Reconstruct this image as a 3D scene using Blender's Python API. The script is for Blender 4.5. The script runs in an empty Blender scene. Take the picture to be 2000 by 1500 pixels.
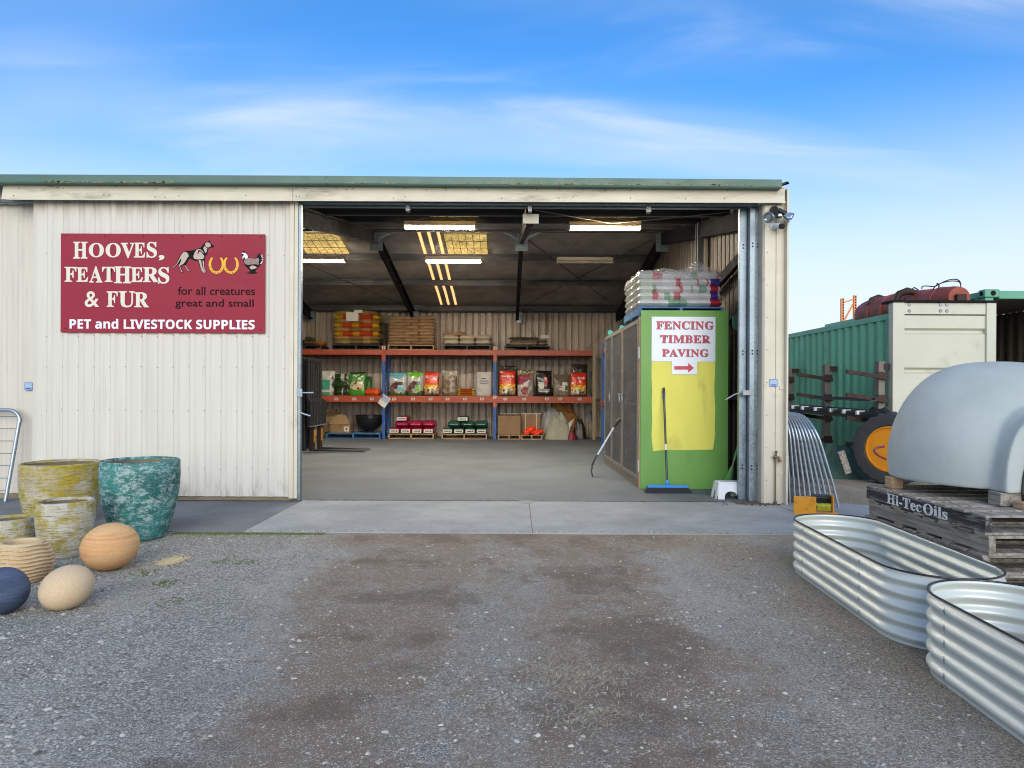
import bpy, bmesh, math, random
import numpy as np
from mathutils import Vector, Matrix, Euler, noise as mnoise

SC = bpy.context.scene
COL = SC.collection
R = math.radians

# ------------------------------------------------------------------ camera
CAM_H, FPX, ROLL = 1.374, 1333.333, R(0.25)
cam = bpy.data.cameras.new('camera'); cam.lens = 24; cam.sensor_width = 36
cam.shift_x = 0.004; cam.shift_y = 0.0075; cam.clip_start = 0.05; cam.clip_end = 3000
camo = bpy.data.objects.new('camera', cam); COL.objects.link(camo)
camo.matrix_world = Matrix.Translation((0, 0, CAM_H)) @ Matrix.Rotation(R(90), 4, 'X') @ Matrix.Rotation(ROLL, 4, 'Z')
SC.camera = camo

# ------------------------------------------------------------------ world, sun, exposure
SUN_EL, SUN_ROT = R(16), R(176)
w = bpy.data.worlds.new('World'); SC.world = w; w.use_nodes = True
wn, wl = w.node_tree.nodes, w.node_tree.links
wn.clear()
wout = wn.new('ShaderNodeOutputWorld'); wbg = wn.new('ShaderNodeBackground')
sky = wn.new('ShaderNodeTexSky'); sky.sky_type = 'NISHITA'; sky.sun_disc = False
sky.sun_elevation = SUN_EL; sky.sun_rotation = SUN_ROT
sky.air_density = 1.0; sky.dust_density = 0.6; sky.ozone_density = 3.5
hs = wn.new('ShaderNodeHueSaturation'); hs.inputs['Saturation'].default_value = 1.24
hs.inputs['Hue'].default_value = 0.506
hs.inputs['Value'].default_value = 1.45
wl.new(sky.outputs[0], hs.inputs['Color'])
tc = wn.new('ShaderNodeTexCoord')
sep = wn.new('ShaderNodeSeparateXYZ'); wl.new(tc.outputs['Generated'], sep.inputs[0])
def wm(op, a, b=None, clamp=False):
    n = wn.new('ShaderNodeMath'); n.operation = op; n.use_clamp = clamp
    for i, v in enumerate((a, b)):
        if v is None: continue
        if isinstance(v, (int, float)): n.inputs[i].default_value = v
        else: wl.new(v, n.inputs[i])
    return n.outputs[0]
zz = wm('ADD', wm('MAXIMUM', sep.outputs['Z'], 0.0), 0.16)
cx_ = wm('DIVIDE', sep.outputs['X'], zz); cy_ = wm('DIVIDE', sep.outputs['Y'], zz)
def cloud(rot, sx, sy, scale, lo, hi, off, detail=7, dist=0.6):
    cmb = wn.new('ShaderNodeCombineXYZ'); wl.new(cx_, cmb.inputs[0]); wl.new(cy_, cmb.inputs[1])
    mp = wn.new('ShaderNodeMapping'); mp.inputs['Rotation'].default_value = (0, 0, rot)
    mp.inputs['Scale'].default_value = (sx, sy, 1); mp.inputs['Location'].default_value = off
    wl.new(cmb.outputs[0], mp.inputs[0])
    nz = wn.new('ShaderNodeTexNoise'); nz.inputs['Scale'].default_value = scale; nz.inputs['Detail'].default_value = detail
    nz.inputs['Roughness'].default_value = 0.5; nz.inputs['Distortion'].default_value = dist
    wl.new(mp.outputs[0], nz.inputs['Vector'])
    mr = wn.new('ShaderNodeMapRange'); mr.interpolation_type = 'SMOOTHSTEP'
    mr.inputs['From Min'].default_value = lo; mr.inputs['From Max'].default_value = hi
    wl.new(nz.outputs[0], mr.inputs['Value'])
    return mr.outputs[0]
c1 = cloud(R(22), 0.35, 1.0, 0.9, 0.42, 0.78, (-1.44, 2.47, 2.886), 4, 0.4)
c2 = cloud(R(28), 0.5, 1.9, 1.5, 0.46, 0.80, (0.585, 4.043, 0.909), 9, 0.9)
cf = wm('ADD', wm('MULTIPLY', c1, 0.62), wm('MULTIPLY', c2, 0.42), True)
hz = wn.new('ShaderNodeMapRange'); hz.interpolation_type = 'SMOOTHSTEP'      # thin high haze near the horizon
hz.inputs['From Min'].default_value = 0.40; hz.inputs['From Max'].default_value = 0.09
hz.inputs['To Min'].default_value = 0.0; hz.inputs['To Max'].default_value = 0.94
wl.new(sep.outputs['Z'], hz.inputs['Value'])
cf2 = wm('MAXIMUM', cf, hz.outputs[0])
cmix = wn.new('ShaderNodeMix'); cmix.data_type = 'RGBA'
wl.new(cf2, cmix.inputs['Factor']); wl.new(hs.outputs[0], cmix.inputs['A'])
cmix.inputs['B'].default_value = (5.0, 5.5, 6.2, 1)
wl.new(cmix.outputs['Result'], wbg.inputs['Color']); wbg.inputs['Strength'].default_value = 0.10
wl.new(wbg.outputs[0], wout.inputs[0])

sd = bpy.data.lights.new('sun', 'SUN'); sd.energy = 1.9; sd.angle = R(60); sd.color = (1.0, 0.91, 0.78)
so = bpy.data.objects.new('sun', sd); COL.objects.link(so)
az = SUN_ROT
sdir = Vector((math.sin(az) * math.cos(SUN_EL), math.cos(az) * math.cos(SUN_EL), math.sin(SUN_EL)))
so.rotation_euler = sdir.to_track_quat('Z', 'Y').to_euler(); so.location = (0, -5, 12)

SC.view_settings.view_transform = 'Standard'; SC.view_settings.look = 'None'
SC.view_settings.exposure = 0.80; SC.view_settings.gamma = 1.0
SC.render.engine = 'CYCLES'
SC.cycles.use_denoising = True
try: SC.cycles.denoiser = 'OPENIMAGEDENOISE'
except Exception: pass
SC.cycles.max_bounces = 8; SC.cycles.diffuse_bounces = 4; SC.cycles.transparent_max_bounces = 12
SC.cycles.caustics_reflective = False; SC.cycles.caustics_refractive = False
SC.cycles.pixel_filter_type = 'BLACKMAN_HARRIS'; SC.cycles.filter_width = 1.05
SC.cycles.sample_clamp_indirect = 6.0

# ------------------------------------------------------------------ photo measure -> metres
CR, SR = math.cos(ROLL), math.sin(ROLL)
def ray(px, py):
    du, dv = px - 992.0, 765.0 - py
    return (du * CR - dv * SR) / FPX, (du * SR + dv * CR) / FPX
def at(px, py, Y):
    a, b = ray(px, py); return Vector((a * Y, Y, CAM_H + b * Y))
def gnd(px, py, z=0.0):
    a, b = ray(px, py); Y = (z - CAM_H) / b; return Vector((a * Y, Y, z))
def lin(h):
    h = h.lstrip('#'); o = []
    for i in (0, 2, 4):
        c = int(h[i:i+2], 16) / 255.0
        o.append(c / 12.92 if c <= 0.04045 else ((c + 0.055) / 1.055) ** 2.4)
    return tuple(o)

# ------------------------------------------------------------------ mesh builder
class MB:
    def __init__(s): s.v = []; s.f = []; s.c = []; s.m = []; s.col = None; s.mi = 0
    def add(s, verts, faces, cols=None):
        b = len(s.v); s.v += [tuple(p) for p in verts]
        for i, f in enumerate(faces):
            s.f.append(tuple(b + k for k in f)); s.c.append(cols[i] if cols else s.col); s.m.append(s.mi)
        return s
    def box(s, p0, p1):
        (x0, y0, z0), (x1, y1, z1) = p0, p1
        x0, x1 = min(x0, x1), max(x0, x1); y0, y1 = min(y0, y1), max(y0, y1); z0, z1 = min(z0, z1), max(z0, z1)
        return s.add([(x0,y0,z0),(x1,y0,z0),(x1,y1,z0),(x0,y1,z0),(x0,y0,z1),(x1,y0,z1),(x1,y1,z1),(x0,y1,z1)],
                     [(0,3,2,1),(4,5,6,7),(0,1,5,4),(1,2,6,5),(2,3,7,6),(3,0,4,7)])
    def obox(s, c, size, rot=(0, 0, 0)):
        m = Euler(rot).to_matrix(); hx, hy, hz_ = size[0]/2, size[1]/2, size[2]/2; c = Vector(c)
        pts = [c + m @ Vector(p) for p in ((-hx,-hy,-hz_),(hx,-hy,-hz_),(hx,hy,-hz_),(-hx,hy,-hz_),(-hx,-hy,hz_),(hx,-hy,hz_),(hx,hy,hz_),(-hx,hy,hz_))]
        return s.add(pts, [(0,3,2,1),(4,5,6,7),(0,1,5,4),(1,2,6,5),(2,3,7,6),(3,0,4,7)])
    def bar(s, p0, p1, wdt, hgt, up=(0, 0, 1)):
        p0, p1 = Vector(p0), Vector(p1); d = (p1 - p0).normalized(); up = Vector(up)
        sd_ = d.cross(up)
        if sd_.length < 1e-4: sd_ = d.cross(Vector((1, 0, 0)))
        sd_.normalize(); u = sd_.cross(d).normalized()
        a, b = sd_ * (wdt/2), u * (hgt/2)
        pts = [p0-a-b, p0+a-b, p0+a+b, p0-a+b, p1-a-b, p1+a-b, p1+a+b, p1-a+b]
        return s.add(pts, [(0,1,2,3),(7,6,5,4),(0,4,5,1),(1,5,6,2),(2,6,7,3),(3,7,4,0)])
    def tube(s, pts, r, n=8, closed=False, caps=True):
        pts = [Vector(p) for p in pts]; N = len(pts); rings = []; prev = None
        for i, p in enumerate(pts):
            a = pts[(i-1) % N] if (closed or i > 0) else p
            b = pts[(i+1) % N] if (closed or i < N-1) else p
            d = (b - a).normalized()
            if prev is None:
                ref = Vector((0, 0, 1)) if abs(d.z) < 0.9 else Vector((1, 0, 0)); u = d.cross(ref).normalized()
            else:
                u = prev - d * prev.dot(d); u.normalize()
            prev = u; v = d.cross(u)
            rr = r[i] if isinstance(r, (list, tuple)) else r
            rings.append([p + (u * math.cos(2*math.pi*k/n) + v * math.sin(2*math.pi*k/n)) * rr for k in range(n)])
        fs = []; vs = [q for rg in rings for q in rg]
        for i in range(N if closed else N-1):
            j = (i+1) % N
            for k in range(n): fs.append((i*n+k, i*n+(k+1) % n, j*n+(k+1) % n, j*n+k))
        if caps and not closed:
            fs.append(tuple(range(n))[::-1]); fs.append(tuple((N-1)*n+k for k in range(n)))
        return s.add(vs, fs)
    def cyl(s, p0, p1, r0, r1=None, n=16):
        return s.tube([p0, p1], [r0, r0 if r1 is None else r1], n)
    def lathe(s, prof, c=(0, 0, 0), n=48, fn=None, colf=None):
        vs = []; fs = []; cs = []; m = len(prof)
        for (r, z) in prof:
            for k in range(n):
                a = 2*math.pi*k/n; rr = fn(r, z, a) if fn else r
                vs.append((c[0] + rr*math.cos(a), c[1] + rr*math.sin(a), c[2] + z))
        for i in range(m-1):
            for k in range(n):
                fs.append((i*n+k, i*n+(k+1) % n, (i+1)*n+(k+1) % n, (i+1)*n+k))
        fs.append(tuple(range(n))[::-1]); fs.append(tuple((m-1)*n+k for k in range(n)))
        return s.add(vs, fs)
    def poly(s, pts, off):
        """flat outline, given thickness along off"""
        bm = bmesh.new(); off = Vector(off)
        vs = [bm.verts.new(p) for p in pts]; f = bm.faces.new(vs)
        r = bmesh.ops.extrude_face_region(bm, geom=[f])
        for e in r['geom']:
            if isinstance(e, bmesh.types.BMVert): e.co += off
        bmesh.ops.triangulate(bm, faces=[f for f in bm.faces if len(f.verts) > 4])
        bmesh.ops.recalc_face_normals(bm, faces=bm.faces)
        bm.verts.index_update()
        s.add([v.co[:] for v in bm.verts], [tuple(v.index for v in f.verts) for f in bm.faces]); bm.free(); return s
    def prism(s, prof, p0, p1, ax_u, ax_v):
        """2-D outline (u,v) swept from p0 to p1"""
        p0, p1, u, v = Vector(p0), Vector(p1), Vector(ax_u), Vector(ax_v)
        return s.poly([p0 + u*a + v*b for a, b in prof], p1 - p0)
    def grid(s, fn, nu, nv, colf=None, flip=False):
        vs = [fn(i/nu, j/nv) for j in range(nv+1) for i in range(nu+1)]; fs = []; cs = []
        for j in range(nv):
            for i in range(nu):
                a = j*(nu+1)+i; q = (a, a+1, a+nu+2, a+nu+1)
                fs.append(q[::-1] if flip else q)
                cs.append(colf((i+.5)/nu, (j+.5)/nv) if colf else s.col)
        return s.add(vs, fs, cs)
    def build(s, name, mat, parent=None, smooth=False, bevel=0.0, loc=None, sub=0, angle=40):
        me = bpy.data.meshes.new(name)
        o = bpy.data.objects.new(name, me); COL.objects.link(o)
        base = Vector((0, 0, 0))
        if parent is not None:
            o.parent = parent; base = wloc(parent)
        if loc is not None:
            o.location = Vector(loc) - base; base = Vector(loc)
        me.from_pydata([(p[0]-base.x, p[1]-base.y, p[2]-base.z) for p in s.v], [], s.f); me.update()
        mats = mat if isinstance(mat, (list, tuple)) else [mat]
        for m in mats: me.materials.append(m)
        if len(mats) > 1: me.polygons.foreach_set('material_index', s.m)
        if any(c is not None for c in s.c):
            ca = me.color_attributes.new('Col', 'FLOAT_COLOR', 'CORNER')
            buf = np.ones((len(me.loops), 4), dtype=np.float32); k = 0
            for f, c in zip(s.f, s.c):
                c = c or (.5, .5, .5); buf[k:k+len(f), :3] = c; k += len(f)
            ca.data.foreach_set('color', buf.ravel())
        if smooth:
            me.polygons.foreach_set('use_smooth', [True]*len(me.polygons))
            if angle: me.set_sharp_from_angle(angle=R(angle))
        if bevel > 0:
            md = o.modifiers.new('bevel', 'BEVEL'); md.width = bevel; md.segments = 2; md.limit_method = 'ANGLE'; md.angle_limit = R(40)
        if sub:
            md = o.modifiers.new('sub', 'SUBSURF'); md.levels = sub; md.render_levels = sub
        return o
WL = {}
def wloc(o):
    p = Vector((0, 0, 0))
    while o is not None: p = p + Vector(o.location); o = o.parent
    return p
def tag(o, label, cat, group=None, kind=None):
    if label: o['label'] = label
    if cat: o['category'] = cat
    if group: o['group'] = group
    if kind: o['kind'] = kind
    return o
def thing(name, label, cat, loc=(0, 0, 0), group=None):
    o = bpy.data.objects.new(name, None); o.empty_display_size = 0.1; COL.objects.link(o); o.location = loc
    return tag(o, label, cat, group)
def copy_tree(o, parent=None):
    c = o.copy(); COL.objects.link(c)
    if parent is not None: c.parent = parent
    for ch in list(o.children): copy_tree(ch, c)
    return c

def bold(t, base=0x1D400):
    return ''.join(chr(base+ord(c)-65) if 'A' <= c <= 'Z' else chr(base+26+ord(c)-97) if 'a' <= c <= 'z' else c for c in t)
def text_geo(body, offset=0.0, spacing=1.0):
    c = bpy.data.curves.new('lettering_curve', 'FONT'); c.body = body; c.offset = offset; c.space_character = spacing; c.resolution_u = 4
    o = bpy.data.objects.new('lettering_curve', c); COL.objects.link(o)
    dg = bpy.context.evaluated_depsgraph_get(); oe = o.evaluated_get(dg); me = oe.to_mesh()
    vs = np.array([v.co[:2] for v in me.vertices]); fs = [tuple(p.vertices) for p in me.polygons]
    oe.to_mesh_clear(); bpy.data.objects.remove(o); bpy.data.curves.remove(c)
    return vs, fs
def letters(mb, body, org, ux, uz, offset=0.0, spacing=1.0):
    """lettering stretched into the parallelogram org, org+ux, org+uz"""
    vs, fs = text_geo(body, offset, spacing)
    mn, mx = vs.min(0), vs.max(0); q = (vs - mn) / (mx - mn); org, ux, uz = Vector(org), Vector(ux), Vector(uz)
    mb.add([org + ux*float(a) + uz*float(b) for a, b in q], fs); return mb
# ------------------------------------------------------------------ materials
class G:
    def __init__(s, name):
        s.m = bpy.data.materials.new(name); s.m.use_nodes = True; s.t = s.m.node_tree; s.n = s.t.nodes
        s.b = s.n['Principled BSDF']; s.tc = s.n.new('ShaderNodeTexCoord'); s.obj = s.tc.outputs['Object']
    def put(s, sock, v):
        if v is None: return
        if isinstance(v, (int, float)): sock.default_value = v
        elif isinstance(v, (tuple, list)): sock.default_value = tuple(v) + ((1,) if len(v) == 3 and sock.type == 'RGBA' else ())
        else: s.t.links.new(v, sock)
    def vec(s, scale=(1, 1, 1), rot=(0, 0, 0), loc=(0, 0, 0), src=None):
        n = s.n.new('ShaderNodeMapping'); s.put(n.inputs[0], src or s.obj)
        n.inputs['Scale'].default_value = scale; n.inputs['Rotation'].default_value = rot; n.inputs['Location'].default_value = loc
        return n.outputs[0]
    def noise(s, scale, detail=4, rough=.55, v=None, dist=0.0):
        n = s.n.new('ShaderNodeTexNoise'); s.put(n.inputs['Vector'], v or s.obj); n.inputs['Scale'].default_value = scale
        n.inputs['Detail'].default_value = detail; n.inputs['Roughness'].default_value = rough; n.inputs['Distortion'].default_value = dist
        return n.outputs[0]
    def voro(s, scale, v=None, feature='F1', out='Distance', rnd=1.0):
        n = s.n.new('ShaderNodeTexVoronoi'); n.feature = feature; s.put(n.inputs['Vector'], v or s.obj); n.inputs['Scale'].default_value = scale
        n.inputs['Randomness'].default_value = rnd
        return n.outputs[out]
    def ramp(s, f, lo, hi, a=0.0, b=1.0):
        n = s.n.new('ShaderNodeMapRange'); n.interpolation_type = 'SMOOTHSTEP'; s.put(n.inputs['Value'], f)
        n.inputs['From Min'].default_value = lo; n.inputs['From Max'].default_value = hi
        n.inputs['To Min'].default_value = a; n.inputs['To Max'].default_value = b; return n.outputs[0]
    def mth(s, op, a, b=None, clamp=False):
        n = s.n.new('ShaderNodeMath'); n.operation = op; n.use_clamp = clamp; s.put(n.inputs[0], a)
        if b is not None: s.put(n.inputs[1], b)
        return n.outputs[0]
    def mix(s, f, a, b, blend='MIX'):
        n = s.n.new('ShaderNodeMix'); n.data_type = 'RGBA'; n.blend_type = blend
        s.put(n.inputs['Factor'], f); s.put(n.inputs['A'], a); s.put(n.inputs['B'], b); return n.outputs['Result']
    def scl(s, col, f):
        n = s.n.new('ShaderNodeVectorMath'); n.operation = 'SCALE'; s.put(n.inputs[0], col); s.put(n.inputs['Scale'], f); return n.outputs[0]
    def xyz(s, src=None):
        n = s.n.new('ShaderNodeSeparateXYZ'); s.put(n.inputs[0], src or s.obj); return n.outputs
    def bump(s, h, strength=.3, dist=.01, prev=None):
        n = s.n.new('ShaderNodeBump'); n.inputs['Strength'].default_value = strength; n.inputs['Distance'].default_value = dist
        s.put(n.inputs['Height'], h)
        if prev is not None: s.put(n.inputs['Normal'], prev)
        s.t.links.new(n.outputs[0], s.b.inputs['Normal']); return n.outputs[0]
    def done(s, col=None, rough=.5, metal=0.0, spec=None, coat=None):
        s.put(s.b.inputs['Base Color'], col); s.put(s.b.inputs['Roughness'], rough); s.put(s.b.inputs['Metallic'], metal)
        if spec is not None: s.b.inputs['Specular IOR Level'].default_value = spec
        if coat is not None: s.b.inputs['Coat Weight'].default_value = coat; s.b.inputs['Coat Roughness'].default_value = .15
        return s.m

def pm(name, col, rough=.5, metal=0.0, var=.18, vs=3.0, bump=0.0, bs=80.0, st=(1, 1, 1), dirt=None, dscale=3.0, damt=.5, spec=None, coat=None, bd=.004):
    g = G(name); v = g.vec(st)
    c = lin(col) if isinstance(col, str) else col
    n = g.noise(vs, 5, .6, v)
    k = g.scl(c, g.ramp(n, .25, .75, 1-var, 1+var))
    if dirt:
        d = lin(dirt) if isinstance(dirt, str) else dirt
        k = g.mix(g.ramp(g.noise(dscale, 8, .65, g.vec(st, loc=(3, 7, 1))), .62-.25*damt, .78, 0, .85), k, d)
    r = g.ramp(g.noise(vs*2.3, 4, .6), .3, .7, max(.02, rough-.08), min(1, rough+.08))
    if bump: g.bump(g.noise(bs, 4, .6, v), bump, bd)
    return g.done(k, r, metal, spec, coat)

def print_mat(name, rough=.38, coat=.3, wr=.35):
    g = G(name); a = g.n.new('ShaderNodeVertexColor'); a.layer_name = 'Col'
    k = g.scl(a.outputs['Color'], g.ramp(g.noise(9, 4), .2, .8, .85, 1.1))
    g.bump(g.noise(14, 4, .6, dist=1.2), wr, .02)
    return g.done(k, rough, 0, .5, coat)

M = {}
# cream cladding with rain streaks and rust runs under its top edge
def cladding(name, base, streak=.10, ztop=None, seed=0):
    g = G(name); z = g.xyz()[2]
    n = g.noise(1.4, 6, .6, g.vec((5, 5, .35), loc=(seed, 0, 0)))
    k = g.scl(lin(base), g.ramp(n, .25, .75, 1-streak, 1+streak*.5))
    st = g.ramp(g.noise(2.0, 7, .7, g.vec((9, 9, .5), loc=(seed+4, 2, 1))), .52, .74, 0, 1)
    k = g.mix(g.mth('MULTIPLY', st, .22), k, lin('8a7f6c'))
    if ztop:
        t = g.mth('MULTIPLY', g.ramp(z, ztop-.30, ztop, 0, 1), g.ramp(g.noise(3.0, 5, .6, g.vec((4, 4, .3))), .38, .62, .12, .9))
        k = g.mix(g.mth('MULTIPLY', t, .6), k, lin('8c6f4d'))
        bt = g.mth('MULTIPLY', g.ramp(z, .42, .06, 0, 1), g.ramp(g.noise(2.6, 6, .65, g.vec((3.5, 3.5, .8), loc=(9, 9, 9))), .46, .68, 0, 1))
        k = g.mix(g.mth('MULTIPLY', bt, .5), k, lin('6f6f5c'))
    sp = g.ramp(g.noise(38, 3, .5), .74, .80, 0, .55)
    k = g.mix(sp, k, lin('5d5a50'))
    g.bump(g.noise(3.5, 3, .5, g.vec((1, 1, .4))), .10, .03)
    return g.done(k, .48, 0, .22)
M['clad'] = cladding('cream_cladding', 'cdcbc2', .06, 3.72)
M['cladw'] = cladding('cream_wall_cladding', 'cbc8bc', .07, None, 7)
M['trim'] = pm('cream_trim', 'c9c4b2', .45, 0, .06, 2.0, .05, 6, (1, 1, 1), '837c66', 2.2, .25)
M['fascia'] = pm('weathered_cream_fascia', 'c9c4b0', .5, 0, .07, 2.0, .05, 6, (1, 1, 4), '7b745c', 1.6, .42)
M['inside_shaded'] = pm('shaded_end_wall_inner_face', '554f49', .6, 0.0, .14, 1.5, .05, 8, (4, 4, .3), '4f473f', 1.3, .4)  # same cladding as the back wall, its colour darkened for shade
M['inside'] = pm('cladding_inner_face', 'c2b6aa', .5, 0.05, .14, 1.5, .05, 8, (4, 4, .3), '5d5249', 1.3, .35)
M['gutter'] = pm('green_gutter_paint', '48695d', .45, 0, .10, 1.2, .05, 8, (1, 1, 3), '3c4f46', 1.3, .35)
M['galv'] = G('galvanised_steel')
g = M['galv']; v_ = g.voro(38, out='Color'); bw = g.n.new('ShaderNodeRGBToBW'); g.put(bw.inputs[0], v_)
k_ = g.scl(lin('85949f'), g.ramp(bw.outputs[0], 0, 1, .78, 1.1)); k_ = g.scl(k_, g.ramp(g.noise(3, 5), .3, .7, .85, 1.1))
M['galv'] = g.done(k_, g.ramp(bw.outputs[0], 0, 1, .34, .5), .7)
M['galvd'] = pm('dull_galvanised_steel', '8b9297', .5, .55, .12, 3, .04, 12)
M['steel'] = pm('painted_steel_section', '4c4d51', .5, .3, .12, 2.5, .04, 12)
M['rafter'] = pm('shade_darkened_rafter', '232428', .85, 0, .15, 2.5, .04, 12, spec=.12)  # galvanised steel with the shade under the roof put into its colour
M['tube'] = pm('galvanised_tube', 'a4b0ba', .36, .75, .10, 6)
g = G('reflective_foil_insulation')
n_ = g.noise(26, 5, .65, g.vec((1, 1, 1)), 1.5); n2_ = g.noise(2.0, 4, .6)
g.bump(g.mth('ADD', n_, g.mth('MULTIPLY', n2_, 1.5)), .8, .02)
M['foil'] = g.done(g.scl(lin('aba8a4'), g.ramp(n2_, .3, .7, .7, 1.15)), .48, .45)

g = G('old_concrete')
P_ = g.vec((1, 1, 1))
k_ = g.scl(lin('9a9fa0'), g.ramp(g.noise(.9, 8, .65), .25, .75, .74, 1.16))
k_ = g.mix(g.ramp(g.noise(2.2, 8, .7, g.vec((1, 2.2, 1))), .55, .75, 0, .5), k_, lin('6b7073'))
k_ = g.mix(g.ramp(g.noise(55, 2), .70, .78, 0, .35), k_, lin('55534f'))
k_ = g.mix(g.ramp(g.noise(1.5, 6, .6, g.vec(loc=(5, 5, 5))), .60, .78, 0, .5), k_, lin('b0b4b2'))
g.bump(g.noise(120, 4), .12, .004)
M['concrete'] = g.done(k_, .85, 0, .25)
g = G('shed_floor_concrete')
k_ = g.scl(lin('666e74'), g.ramp(g.noise(.7, 8, .65), .25, .75, .80, 1.16))
k_ = g.mix(g.ramp(g.noise(1.3, 8, .7, g.vec((1, 1.6, 1))), .52, .75, 0, .5), k_, lin('50565b'))
g.bump(g.noise(120, 4), .10, .004); M['floor'] = g.done(k_, .75, 0, .3)
g = G('dark_concrete_slab')
k_ = g.scl(lin('70757a'), g.ramp(g.noise(1.1, 8, .65), .25, .75, .75, 1.2))
k_ = g.mix(g.ramp(g.noise(1.8, 7, .65, g.vec((1, 2.5, 1), loc=(2, 1, 0))), .58, .76, 0, .6), k_, lin('949a9e'))
g.bump(g.noise(120, 4), .12, .004)
M['concrete_dark'] = g.done(k_, .8, 0, .3)

# gravel yard: grey crushed stone pressed into brown dirt, a broad worn stain up the middle, moss along the slab
g = G('gravel_yard'); X, Y, Z = g.xyz()
def bw_(c): n = g.n.new('ShaderNodeRGBToBW'); g.put(n.inputs[0], c); return n.outputs[0]
wob = g.mth('SUBTRACT', g.noise(.8, 4, .6, g.vec((1, .6, 1))), .5)
def band(c, wd, sw=1.5): return g.ramp(g.mth('ABSOLUTE', g.mth('SUBTRACT', g.mth('ADD', X, g.mth('MULTIPLY', wob, sw)), c)), wd, wd*.15, 0, 1)
trk = g.mth('MULTIPLY', g.mth('MAXIMUM', g.mth('MAXIMUM', band(-.75, .95), band(.60, .90)), g.mth('MULTIPLY', band(-.05, 1.9, 1.2), .58)), g.ramp(Y, 8.0, 7.0, 0, 1))
edge = g.mth('MULTIPLY', g.ramp(Y, 5.6, 6.4, 0, 1), g.mth('MULTIPLY', g.ramp(X, -2.1, -1.3, 0, 1), g.ramp(X, 2.4, 1.3, 0, 1)))
tall = g.mth('MAXIMUM', trk, g.mth('MULTIPLY', edge, 1.25))
n1 = g.noise(1.15, 10, .72, g.vec((1, .6, 1))); n2 = g.noise(3.6, 9, .74, g.vec((1, .75, 1), loc=(8, 3, 0))); n3 = g.noise(11, 7, .7, g.vec(loc=(1, 2, 3)))
dm = g.mth('ADD', g.mth('ADD', g.mth('MULTIPLY', tall, .27), g.mth('MULTIPLY', n1, .62)), g.mth('ADD', g.mth('MULTIPLY', n2, .66), g.mth('MULTIPLY', n3, .34)))
dmask = g.ramp(dm, .87, 1.09, 0, 1)
rightd = g.mth('MULTIPLY', g.ramp(X, 1.1, 2.2, 0, 1), g.ramp(g.mth('ADD', g.noise(1.6, 8, .7, g.vec(loc=(1, 9, 2))), g.mth('MULTIPLY', n3, .25)), .50, .66, .25, 1))
leftg = g.ramp(X, -1.2, -2.6, 0, 1)
cellA, vA = bw_(g.voro(80, out='Color')), g.voro(80, out='Distance'); cellB, vB = bw_(g.voro(165, out='Color')), g.voro(165, out='Distance')
coarse = g.ramp(g.mth('ADD', n2, g.mth('MULTIPLY', leftg, .16)), .46, .58, 0, 1)
cell = g.mth('ADD', g.mth('MULTIPLY', cellA, coarse), g.mth('MULTIPLY', cellB, g.mth('SUBTRACT', 1.0, coarse)))
vd = g.mth('ADD', g.mth('MULTIPLY', vA, coarse), g.mth('MULTIPLY', vB, g.mth('SUBTRACT', 1.0, coarse)))
stone = g.mix(g.ramp(cell, .12, .88), lin('8d8c86'), lin('cdcbc2'))
stone = g.mix(g.ramp(bw_(g.voro(91, out='Color')), .80, .95, 0, .75), stone, lin('e8e4da'))
stone = g.mix(g.ramp(bw_(g.voro(73, v=g.vec(loc=(5, 5, 5)), out='Color')), .84, .96, 0, .6), stone, lin('8a755c'))
stone = g.mix(g.ramp(vd, .34, .62, 0, .62), stone, lin('55534e'))
dust = g.ramp(g.mth('ADD', n1, g.mth('MULTIPLY', n3, .25)), .58, .76, 0, .38)
stone = g.mix(dust, stone, lin('c3c1b9'))
stone = g.mix(g.mth('MULTIPLY', leftg, g.ramp(n2, .45, .6, 0, .5)), stone, lin('989f95'))
dirtc = g.mix(g.ramp(g.noise(150, 5, .75), .35, .68), lin('625648'), lin('9a8b78'))
dirtc = g.mix(g.ramp(cellB, .70, .92, 0, .85), dirtc, lin('cdc5b8'))
k_ = g.mix(g.mth('MULTIPLY', dmask, .86), stone, dirtc)
k_ = g.mix(g.mth('MULTIPLY', g.ramp(g.mth('ADD', g.mth('MULTIPLY', tall, .2), g.noise(1.9, 7, .7, g.vec(loc=(4, 1, 7)))), .66, .80, 0, 1), .48), k_, lin('5c5046'))
tan = g.mix(g.ramp(cellB, .25, .9), lin('766a58'), lin('bfb199'))
k_ = g.mix(g.mth('MULTIPLY', rightd, .80), k_, tan)
mossm = g.mth('MULTIPLY', g.mth('MULTIPLY', g.ramp(Y, 6.25, 6.58, 0, 1), g.mth('MULTIPLY', g.ramp(X, -3.3, -2.9, 0, 1), g.ramp(X, -1.5, -2.1, 0, 1))), g.ramp(n3, .42, .60, 0, 1))
moss2 = g.mth('MULTIPLY', g.mth('MULTIPLY', g.ramp(X, -1.2, -2.2, 0, 1), g.ramp(Y, 4.0, 5.4, 0, 1)), g.ramp(g.noise(2.4, 8, .75, g.vec(loc=(3, 3, 3))), .54, .70, 0, .5))
k_ = g.mix(g.mth('MAXIMUM', mossm, moss2), k_, lin('7a7c56'))
hgt = g.mth('ADD', g.mth('MULTIPLY', g.mth('SUBTRACT', 1.0, vd), g.mth('SUBTRACT', 1.1, dmask)), g.mth('ADD', g.mth('MULTIPLY', g.noise(240, 3), .35), g.mth('MULTIPLY', n2, 2.0)))
g.bump(hgt, .7, .012)
M['gravel'] = g.done(k_, .92, 0, .2)
g = G('gravel_stone'); gi = g.n.new('ShaderNodeNewGeometry'); rp = gi.outputs['Random Per Island']
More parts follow.
